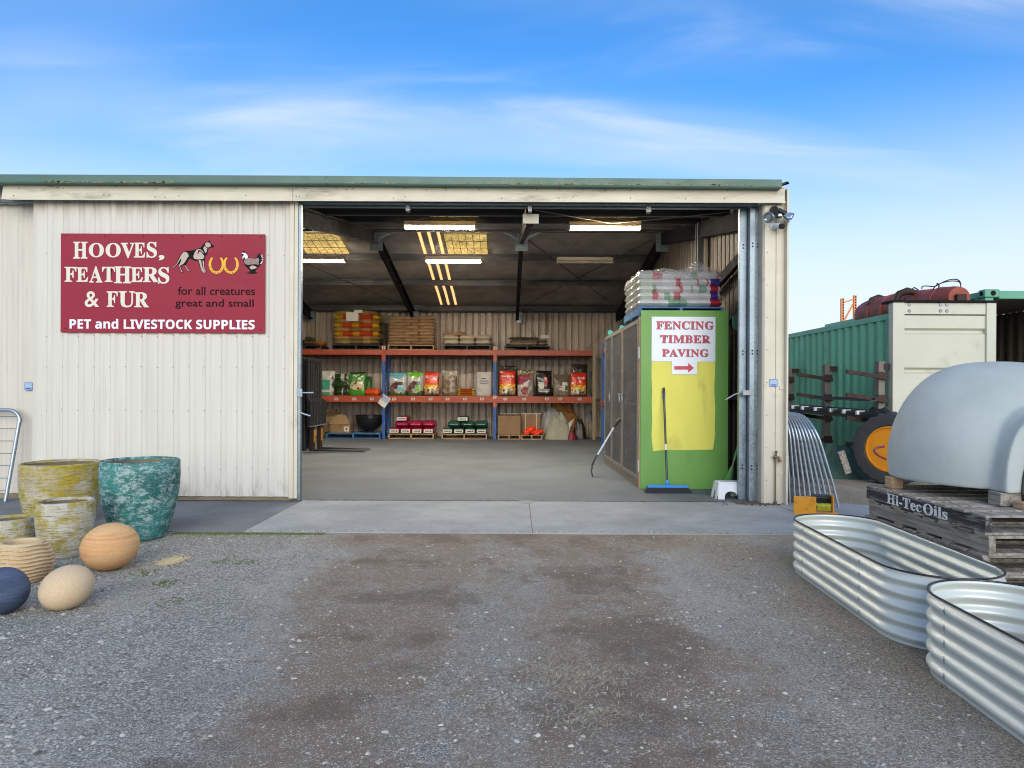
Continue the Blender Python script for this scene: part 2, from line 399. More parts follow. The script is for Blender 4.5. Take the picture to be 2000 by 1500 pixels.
k_ = g.mix(g.ramp(rp, 0, .9), lin('6a6a64'), lin('bfbcb1')); k_ = g.mix(g.ramp(rp, .93, .97), k_, lin('c9c6bd'))
M['pebble'] = g.done(g.scl(k_, g.ramp(g.noise(120, 3), .3, .7, .8, 1.15)), .85, 0, .3)
M['straw'] = pm('dry_straw', 'aca38c', .8, 0, .2, 30)
M['moss'] = pm('green_moss', '5f6c3a', .95, 0, .35, 40)
M['woodchip'] = pm('sawdust', 'cbbd96', .9, 0, .25, 60)

M['signred'] = pm('sign_red_paint', '90303f', .5, 0, .05, 1.2, 0, 10, spec=.15)
M['cream'] = pm('sign_cream_lettering', 'd6d2c4', .5, 0, .03)
M['white'] = pm('white_paint', 'dfe3ea', .45, 0, .03)
M['signdark'] = pm('sign_dark_lettering', '2c1a1e', .6, 0, .03, spec=.05)
M['black'] = pm('black_paint', '18181b', .6, 0, .1, spec=.1)
M['dogtan'] = pm('sign_tan_ink', 'b3a396', .5, 0, .05)
M['gold'] = pm('sign_gold_ink', 'e0ab1e', .5, 0, .05)
M['henbrown'] = pm('sign_brown_ink', '8b7068', .5, 0, .25, 30)
M['fenred'] = pm('sign_crimson_lettering', 'bb3d55', .5, 0, .04)
M['shadowink'] = pm('sign_grey_lettering_edge', '7c6d78', .5, 0, .04)
M['signwhite'] = pm('white_sign_board', 'd9e2ea', .38, 0, .03, 1)
M['green'] = pm('green_paint', '659848', .5, 0, .08, 1.2, .05, 9, (1, 1, .5), '47703a', 1.5, .3)
M['yellow'] = pm('yellow_paint', 'd5d25c', .55, 0, .07, 1.6, .05, 12, (1, 1, .4), 'a9a447', 2.4, .25)

M['rackblue'] = pm('rack_blue_paint', '2f5fa8', .42, 0, .12, 4, dirt='27425f', dscale=5, damt=.3)
M['rackorange'] = pm('rack_orange_paint', 'a64a33', .42, 0, .10, 3, dirt='8a4a36', dscale=5, damt=.3)
M['rackbeige'] = pm('beige_steel', '9c9078', .5, 0, .10, 3)
M['timber'] = pm('pine_timber', 'a98f70', .75, 0, .22, 3, .2, 30, (2, 2, 14), '7c6850', 3, .3)
g = G('weathered_grey_timber'); v_ = g.vec((26, 1.6, 26)); n_ = g.noise(1.0, 8, .65, v_, .8)
k_ = g.mix(g.ramp(n_, .3, .7), lin('66615a'), lin('a29f98')); k_ = g.mix(g.ramp(g.noise(2.5, 6, .7), .52, .75, 0, .55), k_, lin('6b5e4f'))
g.bump(n_, .45, .006)
M['oldwood'] = g.done(k_, .85, 0, .2)
g = G('black_painted_weathered_timber'); v_ = g.vec((26, 1.6, 26)); n_ = g.noise(1.0, 8, .65, v_, .8)
k_ = g.mix(g.ramp(n_, .47, .63), lin('37373a'), lin('8a8b8b')); g.bump(n_, .45, .006)
M['blackwood'] = g.done(k_, .8, 0, .2)
g = G('worn_white_stencil'); n_ = g.noise(30, 6, .7, g.vec((2, .4, 1)))
k_ = g.mix(g.ramp(n_, .57, .62), lin('d3d8dc'), lin('55585c')); M['stencil'] = g.done(k_, .7)
M['palletblue'] = pm('blue_pallet_paint', '3f6f9f', .7, 0, .18, 3, .15, 30, (1, 1, 1), '59697a', 4, .4)
M['palletdark'] = pm('dark_plastic_pallet', '272b33', .5, 0, .15, 4)
M['card'] = pm('brown_cardboard', '8d7356', .8, 0, .08, 2, .04, 30)
M['bag'] = print_mat('printed_feed_bag')
M['baggloss'] = print_mat('shrink_wrapped_bag', .22, .8, .7)
M['bagpaper'] = print_mat('paper_feed_bag', .6, .05, .4)
M['blackpl'] = pm('black_plastic', '1f2023', .35, 0, .12, 5)
M['rubber'] = pm('black_rubber', '34373b', .75, 0, .2, 8, .15, 60)
M['forkblack'] = pm('forklift_black_steel', '2c3034', .45, .3, .2, 4, .08, 20, (1, 1, .4), '4a4238', 3, .3)
M['forkyellow'] = pm('worn_yellow_paint', 'c58f22', .5, 0, .2, 6, dirt='4d3f25', dscale=9, damt=.6)
M['canvas'] = pm('canvas_cloth', 'a3a496', .85, 0, .12, 3, .25, 14, bd=.03)
M['canvaslight'] = pm('pale_canvas_cloth', 'bfc3c6', .8, 0, .12, 3, .25, 14, bd=.03)
M['tancloth'] = pm('tan_tarpaulin', 'a8743c', .7, 0, .2, 3, .3, 12, bd=.03)
M['orangenet'] = pm('orange_mesh_plastic', 'f0401c', .55, 0, .25, 12, .4, 40)
g = G('fly_wire_mesh'); tr = g.n.new('ShaderNodeBsdfTransparent'); mx = g.n.new('ShaderNodeMixShader'); mx.inputs[0].default_value = .50
g.put(g.b.inputs['Base Color'], g.scl(lin('74787b'), g.ramp(g.noise(3, 5), .3, .7, .8, 1.1))); g.b.inputs['Roughness'].default_value = .45
g.b.inputs['Metallic'].default_value = .25
g.t.links.new(tr.outputs[0], mx.inputs[1]); g.t.links.new(g.b.outputs[0], mx.inputs[2]); g.t.links.new(mx.outputs[0], g.n['Material Output'].inputs[0]); M['wire'] = g.m
g = G('clear_stretch_wrap'); tr = g.n.new('ShaderNodeBsdfTransparent'); mx = g.n.new('ShaderNodeMixShader'); mx.inputs[0].default_value = .42
g.put(g.b.inputs['Base Color'], lin('c8ccd2')); g.b.inputs['Roughness'].default_value = .2; g.bump(g.noise(22, 5, .7, None, 2), .8, .02)
g.put(mx.inputs[0], g.ramp(g.noise(12, 5, .7, g.vec((1, 1, .6)), 1.5), .40, .66, .16, .62))
g.t.links.new(tr.outputs[0], mx.inputs[1]); g.t.links.new(g.b.outputs[0], mx.inputs[2]); g.t.links.new(mx.outputs[0], g.n['Material Output'].inputs[0]); M['film'] = g.m
def emit(name, col, st):
    g = G(name); g.b.inputs['Base Color'].default_value = (*col, 1); g.b.inputs['Emission Color'].default_value = (*col, 1); g.b.inputs['Emission Strength'].default_value = st; return g.m
M['tubelit'] = emit('lit_fluorescent_tube', (1.0, .84, .62), 78.0)
M['tubeoff'] = pm('unlit_fluorescent_tube', 'b9b2a4', .4)
M['skylight'] = emit('lit_fibreglass_skylight', (1.0, .50, .20), .85)
g = G('sunlit_gold_skylight'); n_ = g.noise(16, 6, .7, g.vec((1, .7, 1)), 1.8)
k_ = g.mix(g.ramp(n_, .38, .62), lin('5a4320'), lin('ffdf8a')); g.put(g.b.inputs['Emission Color'], k_); g.b.inputs['Emission Strength'].default_value = .55
M['goldlight'] = g.done(lin('8a7440'), .5)
M['lampbody'] = pm('white_enamel', 'b9ada0', .4, 0, .04)

M['contgreen'] = pm('container_green_paint', '68b092', .45, 0, .10, 1.5, .05, 9, (1, 1, .4), '2f5f50', 1.5, .25)
M['contgreen2'] = pm('container_pale_green_paint', '5fa083', .45, 0, .10, 1.5, .05, 9)
M['contcream'] = pm('container_cream_paint', 'c0c2b2', .42, 0, .05, 1.2, .05, 5, (1, 1, 1), '93998d', 1.2, .15)
M['contdark'] = pm('container_bare_inside', '6d675c', .7, .1, .2, 2, .08, 9, (1, 1, .3), '4a4138', 2, .4)
M['rust'] = pm('rusty_red_steel', '93483c', .6, .2, .25, 2.5, .15, 25, (1, 1, 1), '51382f', 2.5, .6)
M['rustbar'] = pm('rusty_dark_steel', '3a2c28', .7, .3, .3, 5, .15, 30, (1, 1, 1), '563626', 4, .4)
M['orangesun'] = pm('rack_frame_orange', 'd98546', .5, 0, .12, 2)
M['dome'] = pm('grey_render', 'a9b4b3', .8, 0, .11, 1.6, .22, 60, (1, 1, 1), 'b4bcbc', 1.6, .55)
g = G('zincalume_sheet')
k_ = g.scl(lin('ced6d1'), g.ramp(g.noise(2, 5), .3, .7, .94, 1.05)); g.bump(g.noise(9, 4, .6), .04, .01)
z_ = g.xyz()[2]; sp_ = g.ramp(g.noise(24, 5, .7), .62, .75, 0, 1)
k_ = g.mix(g.mth('MULTIPLY', g.mth('MULTIPLY', g.ramp(z_, .10, .0, 0, 1), sp_), .5), k_, lin('6c675c'))
M['zinc'] = g.done(k_, .40, .22)
M['boot'] = pm('orange_powder_coat', 'e09a26', .42, 0, .08, 3, dirt='9c6c22', dscale=6, damt=.2)
M['yellowrim'] = pm('wheel_yellow_paint', 'cf881c', .45, 0, .1, 3, dirt='8f6a2a', dscale=5, damt=.3)
M['lime'] = pm('lime_bristles', 'b7b92c', .7, 0, .2, 20)
M['tarpgreen'] = pm('dark_green_tarpaulin', '1f4238', .6, 0, .25, 3, .5, 8, bd=.05)
M['blueplastic'] = pm('blue_plastic', '2f86d0', .35, 0, .06, 3)
M['whiteplastic'] = pm('white_plastic', 'd3dbe2', .35, 0, .04, 3)
M['greenplastic'] = pm('green_plastic', '5f9b5d', .4, 0, .08, 3)
M['alu'] = pm('aluminium_tube', 'c3cad0', .3, .7, .06, 4)
M['chrome'] = pm('chrome_reflector', 'd8dcdf', .08, 1.0, .02, 4)
M['brassy'] = pm('weathered_brass', '6f6a55', .5, .6, .2, 20)
M['redtap'] = pm('tap_red_handle', 'a85048', .5)
M['cardblue'] = pm('pale_blue_card', '9db4cf', .5, 0, .05)
M['cardwhite'] = pm('white_paper', 'd4d4ce', .6, 0, .04)
M['bluetext'] = pm('blue_ink', '2a5fae', .5)

def pot_mat(name, base, base2, lich, amt):
    g = G(name); v = g.vec((1, 1, 1)); n = g.noise(5, 8, .7)
    k = g.mix(g.ramp(n, .3, .7), lin(base), lin(base2))
    k = g.mix(g.ramp(g.noise(4.6, 11, .80, g.vec((1, 1, 1.5), loc=(2, 5, 1))), .56-amt, .66-amt*.6, 0, .9), k, g.mix(g.noise(14, 4), lin(lich), lin('8a7d1e')))
    gr = g.noise(1, 4, .6, g.vec((6, 6, 75)))
    k = g.mix(g.ramp(gr, .57, .68, 0, .65), k, lin('5d5340'))
    k = g.mix(g.ramp(g.noise(22, 6, .75), .62, .70, 0, .6), k, lin('6b6350'))
    g.bump(g.mth('ADD', g.mth('MULTIPLY', gr, 1.4), g.mth('MULTIPLY', g.noise(40, 5, .7), .7)), .8, .016)
    return g.done(k, .85, 0, .25)
M['potinside'] = pm('dirty_pot_inside', '6d6552', .9, 0, .2, 6)
M['potyellow'] = pot_mat('lichened_cement_pot', 'a9a087', 'c3bda8', 'c0ac28', .135)
M['potmid'] = pot_mat('pale_lichened_cement_pot', 'b3b1a3', 'cbc9bd', 'b9a52e', .115)
g = G('teal_glazed_pot'); v_ = g.vec((1, 1, 1))
a_ = g.noise(11, 13, .86, g.vec((1, 1, 1.9)), .3); b_ = g.noise(1, 5, .65, g.vec((7, 7, 60)), .4); c_ = g.noise(3.2, 5, .6)
k_ = g.mix(g.ramp(c_, .35, .65), lin('1b5553'), lin('33807b'))
k_ = g.mix(g.ramp(a_, .49, .56, 0, .8), k_, lin('a9bcbc')); k_ = g.mix(g.ramp(b_, .61, .68, 0, .6), k_, lin('b5bdb8'))
k_ = g.mix(g.ramp(g.noise(10, 6, .7, g.vec(loc=(4, 4, 4)), 1.0), .60, .68, 0, .55), k_, lin('184a50'))
g.bump(g.mth('ADD', g.mth('MULTIPLY', b_, .8), a_), .4, .01); M['potteal'] = g.done(k_, .6, 0, .4)
def egg_mat(name, cols, rot, fine=14):
    g = G(name); wv = g.vec((1, 1, 1), rot); z = g.xyz(wv)[2]
    t = g.mth('ADD', g.mth('MULTIPLY', z, 1.0), g.mth('MULTIPLY', g.noise(3, 4, .55), .22))
    k = g.mix(g.ramp(t, -.18, .30), lin(cols[0]), lin(cols[1]))
    lay = g.noise(1, 3, .6, g.vec((1.2, 1.2, fine), rot), 1.2)
    k = g.mix(g.ramp(lay, .42, .66, 0, .6), k, lin(cols[2]))
    k = g.scl(k, g.ramp(g.noise(90, 3), .3, .7, .93, 1.06))
    g.bump(g.noise(140, 4, .6), .12, .004)
    return g.done(k, .75, 0, .3)
M['eggorange'] = egg_mat('banded_sandstone', ('a8623c', 'd3ac7c', 'b97f50'), (R(12), R(8), 0))
M['eggcream'] = egg_mat('cream_sandstone', ('bfa583', 'd4c2a3', 'c7b08f'), (R(60), R(35), 0), 7)
M['eggblue'] = egg_mat('dark_blue_stone', ('2b3444', '465470', '5a6a86'), (R(70), R(30), 0), 8)
M['ribpot'] = egg_mat('carved_sandstone', ('b79b78', 'cdb792', 'c2a582'), (0, 0, 0), 5)
# ------------------------------------------------------------------ ground, slabs
rnd = random.Random(7)
mb = MB(); mb.add([(-600,-600,0),(600,-600,0),(600,600,0),(-600,600,0)], [(0,1,2,3)])
tag(mb.build('ground', M['gravel']), None, None, kind='structure')
YW, XR, YB, XL = 8.60, 3.40, 20.60, -11.9
def slab(name, pts, z0, z1, mat):
    mb = MB(); mb.poly([(x, y, z0) for x, y in pts], (0, 0, z1-z0)); return tag(mb.build(name, mat, bevel=.006), None, None, kind='structure')
JX0, JX1 = gnd(590, 979).x, gnd(470, 1042).x
slab('concrete_apron', [(JX1+.006, 6.60), (3.10, 6.58), (4.55, 6.62), (4.62, 8.30), (3.55, 8.48), (JX0+.006, 8.49)], -.12, .012, M['concrete'])
slab('concrete_path', [(-11.5, 6.62), (JX1-.006, 6.60), (JX0-.006, 8.49), (-11.5, 8.49)], -.12, .008, M['concrete_dark'])
slab('concrete_floor', [(XL, 8.50), (XR, 8.50), (XR, YB), (XL, YB)], -.12, .018, M['floor'])
mb = MB()                                            # dirt that has settled in the slab joint
for i in range(420):
    x = rnd.uniform(-2.5, 3.3); y = 8.495 + rnd.gauss(0, .012); s_ = rnd.uniform(.004, .012)
    if rnd.random() < .35 and x < 2: continue
    mb.obox((x, y, .014 + s_*.3), (s_*rnd.uniform(1, 4), s_, s_*.7), (0, 0, rnd.uniform(0, 3)))
for i in range(160):
    x = 3.02 + rnd.gauss(0, .16); y = 8.36 + rnd.gauss(0, .07); s_ = rnd.uniform(.004, .014)
    mb.obox((x, y, .016 + s_*.3), (s_*rnd.uniform(1, 6), s_, s_*.7), (0, 0, rnd.uniform(0, 3)))
tag(mb.build('joint_debris', pm('dead_leaf_litter', '5f5348', .9, 0, .35, 30)), None, None, kind='stuff')
for (xa_, ya_, xb_, yb_) in ((gnd(1034, 986).x, 8.48, gnd(1040, 1042).x, 6.60), (gnd(1500, 986).x-.02, 8.40, 3.62, 6.70)):
    mb = MB(); mb.bar((xa_, ya_, .0125), (xb_, yb_, .0125), .006, .002); tag(mb.build('slab_joint', M['rustbar']), None, None, kind='structure')
dp = gnd(1028, 980, .012)
mb = MB(); mb.lathe([(.10, 0), (.105, .004), (.10, .008), (.0, .008)], (dp.x, 8.42, .012), 28)
for k in range(-3, 4): mb.box((dp.x-.07, 8.42+k*.022-.004, .0195), (dp.x+.07, 8.42+k*.022+.004, .0235))
S_ = mb.build('drain_cover', M['galvd'], loc=(dp.x, 8.42, .012)); tag(S_, 'small round drain cover in the slab at the shed doorway', 'drain cover')

# ------------------------------------------------------------------ the shed
def corr(mb, a, b, z0, z1, n, pitch=.2, rib=.026, topw=.026, slope=.017, off=0.0):
    a, b, n = Vector((*a, 0)), Vector((*b, 0)), Vector((*n, 0)); L = (b-a).length; d = (b-a)/L
    pts = [(0, 0)]; s = off % pitch - pitch
    while s < L:
        for q in ((s, 0), (s+slope, rib), (s+slope+topw, rib), (s+2*slope+topw, 0)):
            if 0 < q[0] < L: pts.append(q)
        m = s + (2*slope+topw+pitch)/2
        if 0 < m < L: pts.append((m, 0.003)); 
        s += pitch
    pts.append((L, 0)); pts.sort()
    zf = z1 if callable(z1) else (lambda t: z1)
    vs = []
    for t, h in pts:
        p = a + d*t + n*h; vs += [(p.x, p.y, z0), (p.x, p.y, zf(t))]
    fs = [(2*i, 2*i+2, 2*i+3, 2*i+1) for i in range(len(pts)-1)]
    return mb.add(vs, fs)
RIDGE_Y, RIDGE_Z, EAVE_Z = 14.5, 5.0, 3.93
def roof_z(y): return RIDGE_Z - abs(y-RIDGE_Y)*(RIDGE_Z-EAVE_Z)/(RIDGE_Y-8.35)
shed = thing('farm_shed', 'long cream corrugated metal shed with green gutter and a wide open doorway', 'shed', (-2, YW, 0))
mb = MB(); corr(mb, (XL, YW), (-2.62, YW), .02, 3.98, (0, -1), .2, .012, .046, .022, off=.115)
mb.build('wall_cladding', M['cladw'], shed)
for o_ in [0]:
    mb = MB(); corr(mb, (XR, YW), (XR, YB), .02, lambda t: roof_z(YW+t)-.03, (1, 0)); mb.build('wall_cladding', M['cladw'], shed)
    mb = MB(); corr(mb, (XR-.012, YW+.02), (XR-.012, YB), .02, lambda t: roof_z(YW+t)-.04, (1, 0)); mb.build('wall_lining', M['inside_shaded'], shed)
mb = MB(); corr(mb, (XL, YB), (XR, YB), .02, 3.98, (0, 1)); mb.build('wall_cladding', M['cladw'], shed)
mb = MB(); corr(mb, (XL, YB-.045), (XR, YB-.045), .02, 3.90, (0, 1), .2, .060, .006, .034); mb.build('wall_lining', M['inside'], shed)
mb = MB(); corr(mb, (XL, YW), (XL, YB), .02, lambda t: roof_z(YW+t)-.03, (-1, 0)); mb.build('wall_cladding', M['cladw'], shed)
# roof sheeting with the fibreglass skylight strips let into it
def slope_sheet(mb, x0, x1, y0, y1, dz):
    n = max(2, int(abs(x1-x0)/.19)); vs = []; pr = []
    for i in range(n):
        a = x0 + (x1-x0)*i/n; wd = (x1-x0)/n
        pr += [(a, 0), (a+wd*.7, 0), (a+wd*.78, .028), (a+wd*.92, .028)]
    pr.append((x1, 0))
    for x, h in pr: vs += [(x, y0, roof_z(y0)+dz+h), (x, y1, roof_z(y1)+dz+h)]
    mb.add(vs, [(2*i, 2*i+2, 2*i+3, 2*i+1) for i in range(len(pr)-1)])
def flat_sheet(mb, x0, x1, y0, y1, dz): mb.add([(x0,y0,roof_z(y0)+dz),(x1,y0,roof_z(y0)+dz),(x1,y1,roof_z(y1)+dz),(x0,y1,roof_z(y1)+dz)], [(0,1,2,3)])
mb = MB(); slope_sheet(mb, XL, XR+.03, 8.34, RIDGE_Y, 0); slope_sheet(mb, XL, XR+.03, RIDGE_Y, YB+.1, 0)
roofp = mb.build('roof_sheeting', M['gutter'], shed)
SKX = (-2.08, -1.42); strips = [(-2.00, -1.93), (-1.79, -1.72), (-1.58, -1.51)]
mb = MB(); edges_ = [XL] + [v for s_ in strips for v in s_] + [XR-.02]
for i in range(0, len(edges_), 2):
    x0, x1 = edges_[i], edges_[i+1]; nx = max(1, int((x1-x0)/.5))
    for (y0, y1) in ((8.7, RIDGE_Y), (RIDGE_Y, YB-.02)):
        def fn(u, v, x0=x0, x1=x1, y0=y0, y1=y1):
            x, y = x0+(x1-x0)*u, y0+(y1-y0)*v; e = min(1, 12*min(u, 1-u))
            return (x, y, roof_z(y)-.05-.035*(.5+.5*mnoise.noise(Vector((x*1.3, y*.9, 0)))) - .02*abs(math.sin(y*math.pi/1.9)))
        mb.grid(fn, nx, 26)
mb.build('roof_insulation', M['foil'], shed, smooth=True, angle=0)
for (y0, y1) in ((11.6, 13.6), (RIDGE_Y+.12, YB-.25)):
    for x0, x1 in strips:
        mb = MB(); flat_sheet(mb, x0-.02, x1+.02, y0, y1, -.02); mb.build('skylight', M['skylight'], roofp)
for gx0, gx1, gy0, gy1 in ((-1.42, -.48, 14.86, 16.06), (-4.75, -3.72, 14.86, 16.06), (-1.36, -.52, 11.1, 12.25), (1.14, 2.24, 11.1, 12.25)):
    mb = MB(); flat_sheet(mb, gx0, gx1, gy0, gy1, -.125); gl = mb.build('skylight', M['goldlight'], roofp)
    mb = MB()
    for i in range(7): x = gx0+(gx1-gx0)*i/6; mb.bar((x, gy0, roof_z(gy0)-.13), (x, gy1, roof_z(gy1)-.13), .008, .008)
    for i in range(4): y = gy0+(gy1-gy0)*i/3; mb.bar((gx0, y, roof_z(y)-.135), (gx1, y, roof_z(y)-.135), .008, .008)
    mb.build('safety_mesh', M['rustbar'], roofp)
FRX = (-8.9, -5.86, -2.81, .27, 3.27)
def csec(mb, p0, p1, wdt, hgt, t=.012):
    p0, p1 = Vector(p0), Vector(p1)
    d = (p1-p0).normalized(); up = Vector((0, 0, 1)) if abs(d.z) < .9 else Vector((0, 1, 0)); sd_ = d.cross(up).normalized(); u = sd_.cross(d)
    pr = [(-wdt/2, -hgt/2), (wdt/2, -hgt/2), (wdt/2, -hgt/2+.03), (wdt/2-t, -hgt/2+.03), (wdt/2-t, -hgt/2+t), (-wdt/2+t, -hgt/2+t), (-wdt/2+t, hgt/2-t), (wdt/2-t, hgt/2-t), (wdt/2-t, hgt/2-.03), (wdt/2, hgt/2-.03), (wdt/2, hgt/2), (-wdt/2, hgt/2)]
    return mb.prism(pr, p0, p1, sd_, u)
for x in FRX:
    for (ya, yb) in ((8.78, RIDGE_Y-.06), (RIDGE_Y+.06, YB-.14)):
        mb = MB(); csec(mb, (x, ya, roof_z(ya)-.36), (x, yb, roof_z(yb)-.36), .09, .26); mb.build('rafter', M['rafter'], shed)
    mb = MB(); mb.box((x-.14, RIDGE_Y-.012, RIDGE_Z-.64), (x+.14, RIDGE_Y+.012, RIDGE_Z-.2))
    mb.build('apex_plate', M['galv'], shed)
    if x < 3:
        mb = MB(); csec(mb, (x+.03, YB-.16, .02), (x+.03, YB-.16, 3.6), .11, .16)
        mb.build('column', M['rackbeige'], shed)
    mb = MB(); mb.box((x-.02, YB-.30, 3.42), (x+.13, YB-.25, 3.90)); mb.build('haunch_plate', M['galv'], shed)
    for sgn in (-1, 1):
        if -9 < x < 3.2:
            mb = MB(); mb.bar((x+sgn*.05, RIDGE_Y-.1, RIDGE_Z-.42), (x+sgn*.55, RIDGE_Y-.05, RIDGE_Z-.17), .02, .05); mb.build('fly_brace', M['galv'], shed)
for y in (9.0, 10.3, 11.9, 13.4, 14.38, 16.15, 17.95, 20.2):
    mb = MB(); csec(mb, (XL+.05, y, roof_z(y)-.17), (XR-.05, y, roof_z(y)-.17), .065, .15); mb.build('purlin', M['steel'], shed)
mb = MB(); csec(mb, (XL+.05, YB-.09, 3.80), (XR-.05, YB-.09, 3.80), .10, .09); mb.build('eave_beam', M['galvd'], shed)
for z in (1.15, 2.36):
    mb = MB(); csec(mb, (XL+.05, YB-.06, z), (XR-.05, YB-.06, z), .07, .05); mb.build('girt', M['rackbeige'], shed)
for z in (1.3, 2.5):
    mb = MB(); csec(mb, (XR-.07, 8.9, z), (XR-.07, YB-.1, z), .05, .07); mb.build('girt', M['galvd'], shed)
for p0, p1 in (((.33, 14.7, roof_z(14.7)-.25), (3.2, 19.9, roof_z(19.9)-.25)), ((3.2, 14.7, roof_z(14.7)-.25), (.33, 19.9, roof_z(19.9)-.25)),
               ((.33, YB-.09, 3.6), (3.2, YB-.09, .3)), ((3.2, YB-.09, 3.6), (.33, YB-.09, .3)), ((-5.8, 14.7, roof_z(14.7)-.25), (-2.9, 19.9, roof_z(19.9)-.25)),
               ((.33, 9.2, roof_z(9.2)-.25), (3.2, 14.2, roof_z(14.2)-.25)), ((3.2, 9.2, roof_z(9.2)-.25), (.33, 14.2, roof_z(14.2)-.25))):
    mb = MB(); mb.bar(p0, p1, .035, .006); mb.build('brace_strap', M['steel'], shed)
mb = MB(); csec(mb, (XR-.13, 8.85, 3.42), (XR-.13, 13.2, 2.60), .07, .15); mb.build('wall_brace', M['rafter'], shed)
mb = MB(); csec(mb, (XR-.16, 11.6, .02), (XR-.16, 11.6, roof_z(11.6)-.25), .10, .16); mb.build('column', M['galvd'], shed)
# header over the doorway and its hanging door track
mb = MB(); csec(mb, (-2.7, 8.76, 3.83), (3.28, 8.76, 3.83), .08, .20); mb.build('header_beam', M['galv'], shed)
mb = MB(); mb.tube([(XL+3, 8.50, 3.715), (3.1, 8.50, 3.715)], .022, 10); trk_ = mb.build('door_track', M['galv'], shed, smooth=True)
for px in (797, 1035, 1267):
    mb = MB(); x = at(px, 405, 8.5).x; mb.box((x-.022, 8.455, 3.61), (x+.022, 8.545, 3.75)); mb.build('track_hanger', M['galvd'], trk_)
mb = MB(); x = .28; mb.box((x-.10, 8.62, 3.50), (x+.10, 8.64, 3.62)); mb.build('bracket_plate', M['trim'], shed)
# fascia, gutter, roof edge
xj = at(572, 380, 8.32).x; xa, xb = at(14, 380, 8.32).x, at(1533, 385, 8.32).x
def fasc(x0, x1, sl=0, cap=True):
    mb = MB(); zt, zb = 3.880, 3.695
    mb.prism([(0, zb), (.012, zb), (.012, zt-.01), (.16, zt-.01), (.16, zt), (0, zt)], (x0, 8.32, 0), (x1, 8.32, 0), (0, 1, 0), (0, 0, 1))
    mb.box((x0, 8.300, zb-.012), (x1, 8.3195, zb+.006)); mb.box((x0, 8.312, zt-.012), (x1, 8.3195, zt+.010))
    return mb
mb = fasc(xa, xj-.003); mb.poly([(xa-.05, 8.325, 3.880), (xa-.001, 8.325, 3.880), (xa-.001, 8.325, 3.695), (xa-.075, 8.325, 3.695)], (0, .01, 0))
mb.build('fascia', M['fascia'], shed)
mb = fasc(xj+.003, xb); mb.build('fascia', M['fascia'], shed)
mb = MB()
for k in range(46):
    x = xa + (xb-xa)*rnd.random(); z = rnd.choice((3.74, 3.84)) + rnd.uniform(-.015, .015); mb.cyl((x, 8.3195, z), (x, 8.311, z), .006, .004, 7)
mb.build('fascia_screws', M['rustbar'], shed)
gx = at(1525, 350, 8.25).x
gp = [(0, .016), (0, .092), (.006, .095), (.14, .10), (.14, .105), (-.004, .102), (-.006, .088), (-.006, .016), (0, 0), (.14, 0), (.14, .005)]
mb = MB(); mb.prism([(a+8.22, b) for a, b in gp], (XL, 0, 3.862), (-2.2, 0, 3.862), (0, 1, 0), (0, 0, 1)); mb.build('gutter', M['gutter'], shed)
mb = MB(); mb.prism([(a+8.22, b) for a, b in gp], (-2.195, 0, 3.862), (gx, 0, 3.840), (0, 1, 0), (0, 0, 1)); mb.build('gutter', M['gutter'], shed)
mb = MB()
for k in range(300):
    x = rnd.choice([rnd.uniform(-5.6, -4), rnd.uniform(-.3, 2.6), rnd.uniform(-2, 3)]); mb.obox((x, 8.214, 3.868+abs(rnd.gauss(0, .012))), (rnd.uniform(.01, .05), .004, rnd.uniform(.004, .014)))
mb.build('gutter_grime', pm('gutter_lichen', '8d8668', .9, 0, .3, 30), shed)['kind'] = 'stuff'
# right-hand jamb: cream corner flashing and two galvanised door posts
mb = MB(); x0, x1 = at(1490, 700, 8.38).x, at(1531, 700, 8.38).x; xm = at(1513, 700, 8.38).x
mb.prism([(x0, 0), (x0+.02, -.03), (xm-.01, -.03), (xm-.006, -.018), (xm+.012, -.018), (xm+.016, -.032), (x1, -.032), (x1, .22), (x0, .22)], (0, 8.41, -.035), (0, 8.41, 3.72), (1, 0, 0), (0, 1, 0))
cornp = mb.build('corner_flashing', M['trim'], shed)
mb = MB(); mb.box((x1+.001, 8.30, -.02), (x1+.022, 8.50, 3.86)); mb.build('corner_flashing', M['trim'], shed)
for z in (1.44, .38):
    mb = MB(); mb.box((x1-.055, 8.366, z-.02), (x1-.002, 8.377, z+.02)); mb.build('strap_clip', M['trim'], cornp)
mb = MB()
for k in range(9): mb.cyl((x0+.05, 8.379, .3+k*.4), (x0+.05, 8.3725, .3+k*.4), .007, .005, 8)
mb.build('screws', M['galvd'], cornp)
for (pa, pb, dy) in ((1447, 1462, 0.10), (1462, 1473, 0.0), (1473.5, 1485, 0.03)):
    xa_, xb_ = at(pa, 700, 8.55).x, at(pb, 700, 8.55).x
    mb = MB(); mb.box((xa_+.002, 8.52+dy, .018), (xb_-.002, 8.68, 3.70)); po = mb.build('door_post', M['galv'], shed, bevel=.006)
    for z in (.42, .46, 1.86, 1.90, 3.2, 3.24):
        mb = MB(); xm_ = (xa_+xb_)/2; mb.cyl((xm_, 8.519+dy, z), (xm_, 8.525+dy, z), .011, .011, 10); mb.build('bolt_hole', M['black'], po)
mb = MB(); mb.box((at(1485, 800, 8.6).x, 8.62, .02), (at(1492, 800, 8.6).x, 8.70, 3.70)); mb.build('packing_strip', M['rackbeige'], shed)
for py in (645, 922):
    mb = MB(); p = at(1488, py, 8.5); mb.box((p.x-.03, 8.50, p.z-.03), (p.x+.03, 8.60, p.z+.03)); mb.build('spacer_block', M['trim'], shed)
mb = MB(); p = at(1450, 767, 8.5); mb.tube([p+Vector((.10, .0, -.02)), p+Vector((-.02, -.0, 0)), p+Vector((-.10, -.02, -.02)), p+Vector((-.22, -.03, -.09))], .008, 8); mb.box((p.x+.0, 8.47, p.z-.03), (p.x+.12, 8.51, p.z+.03))
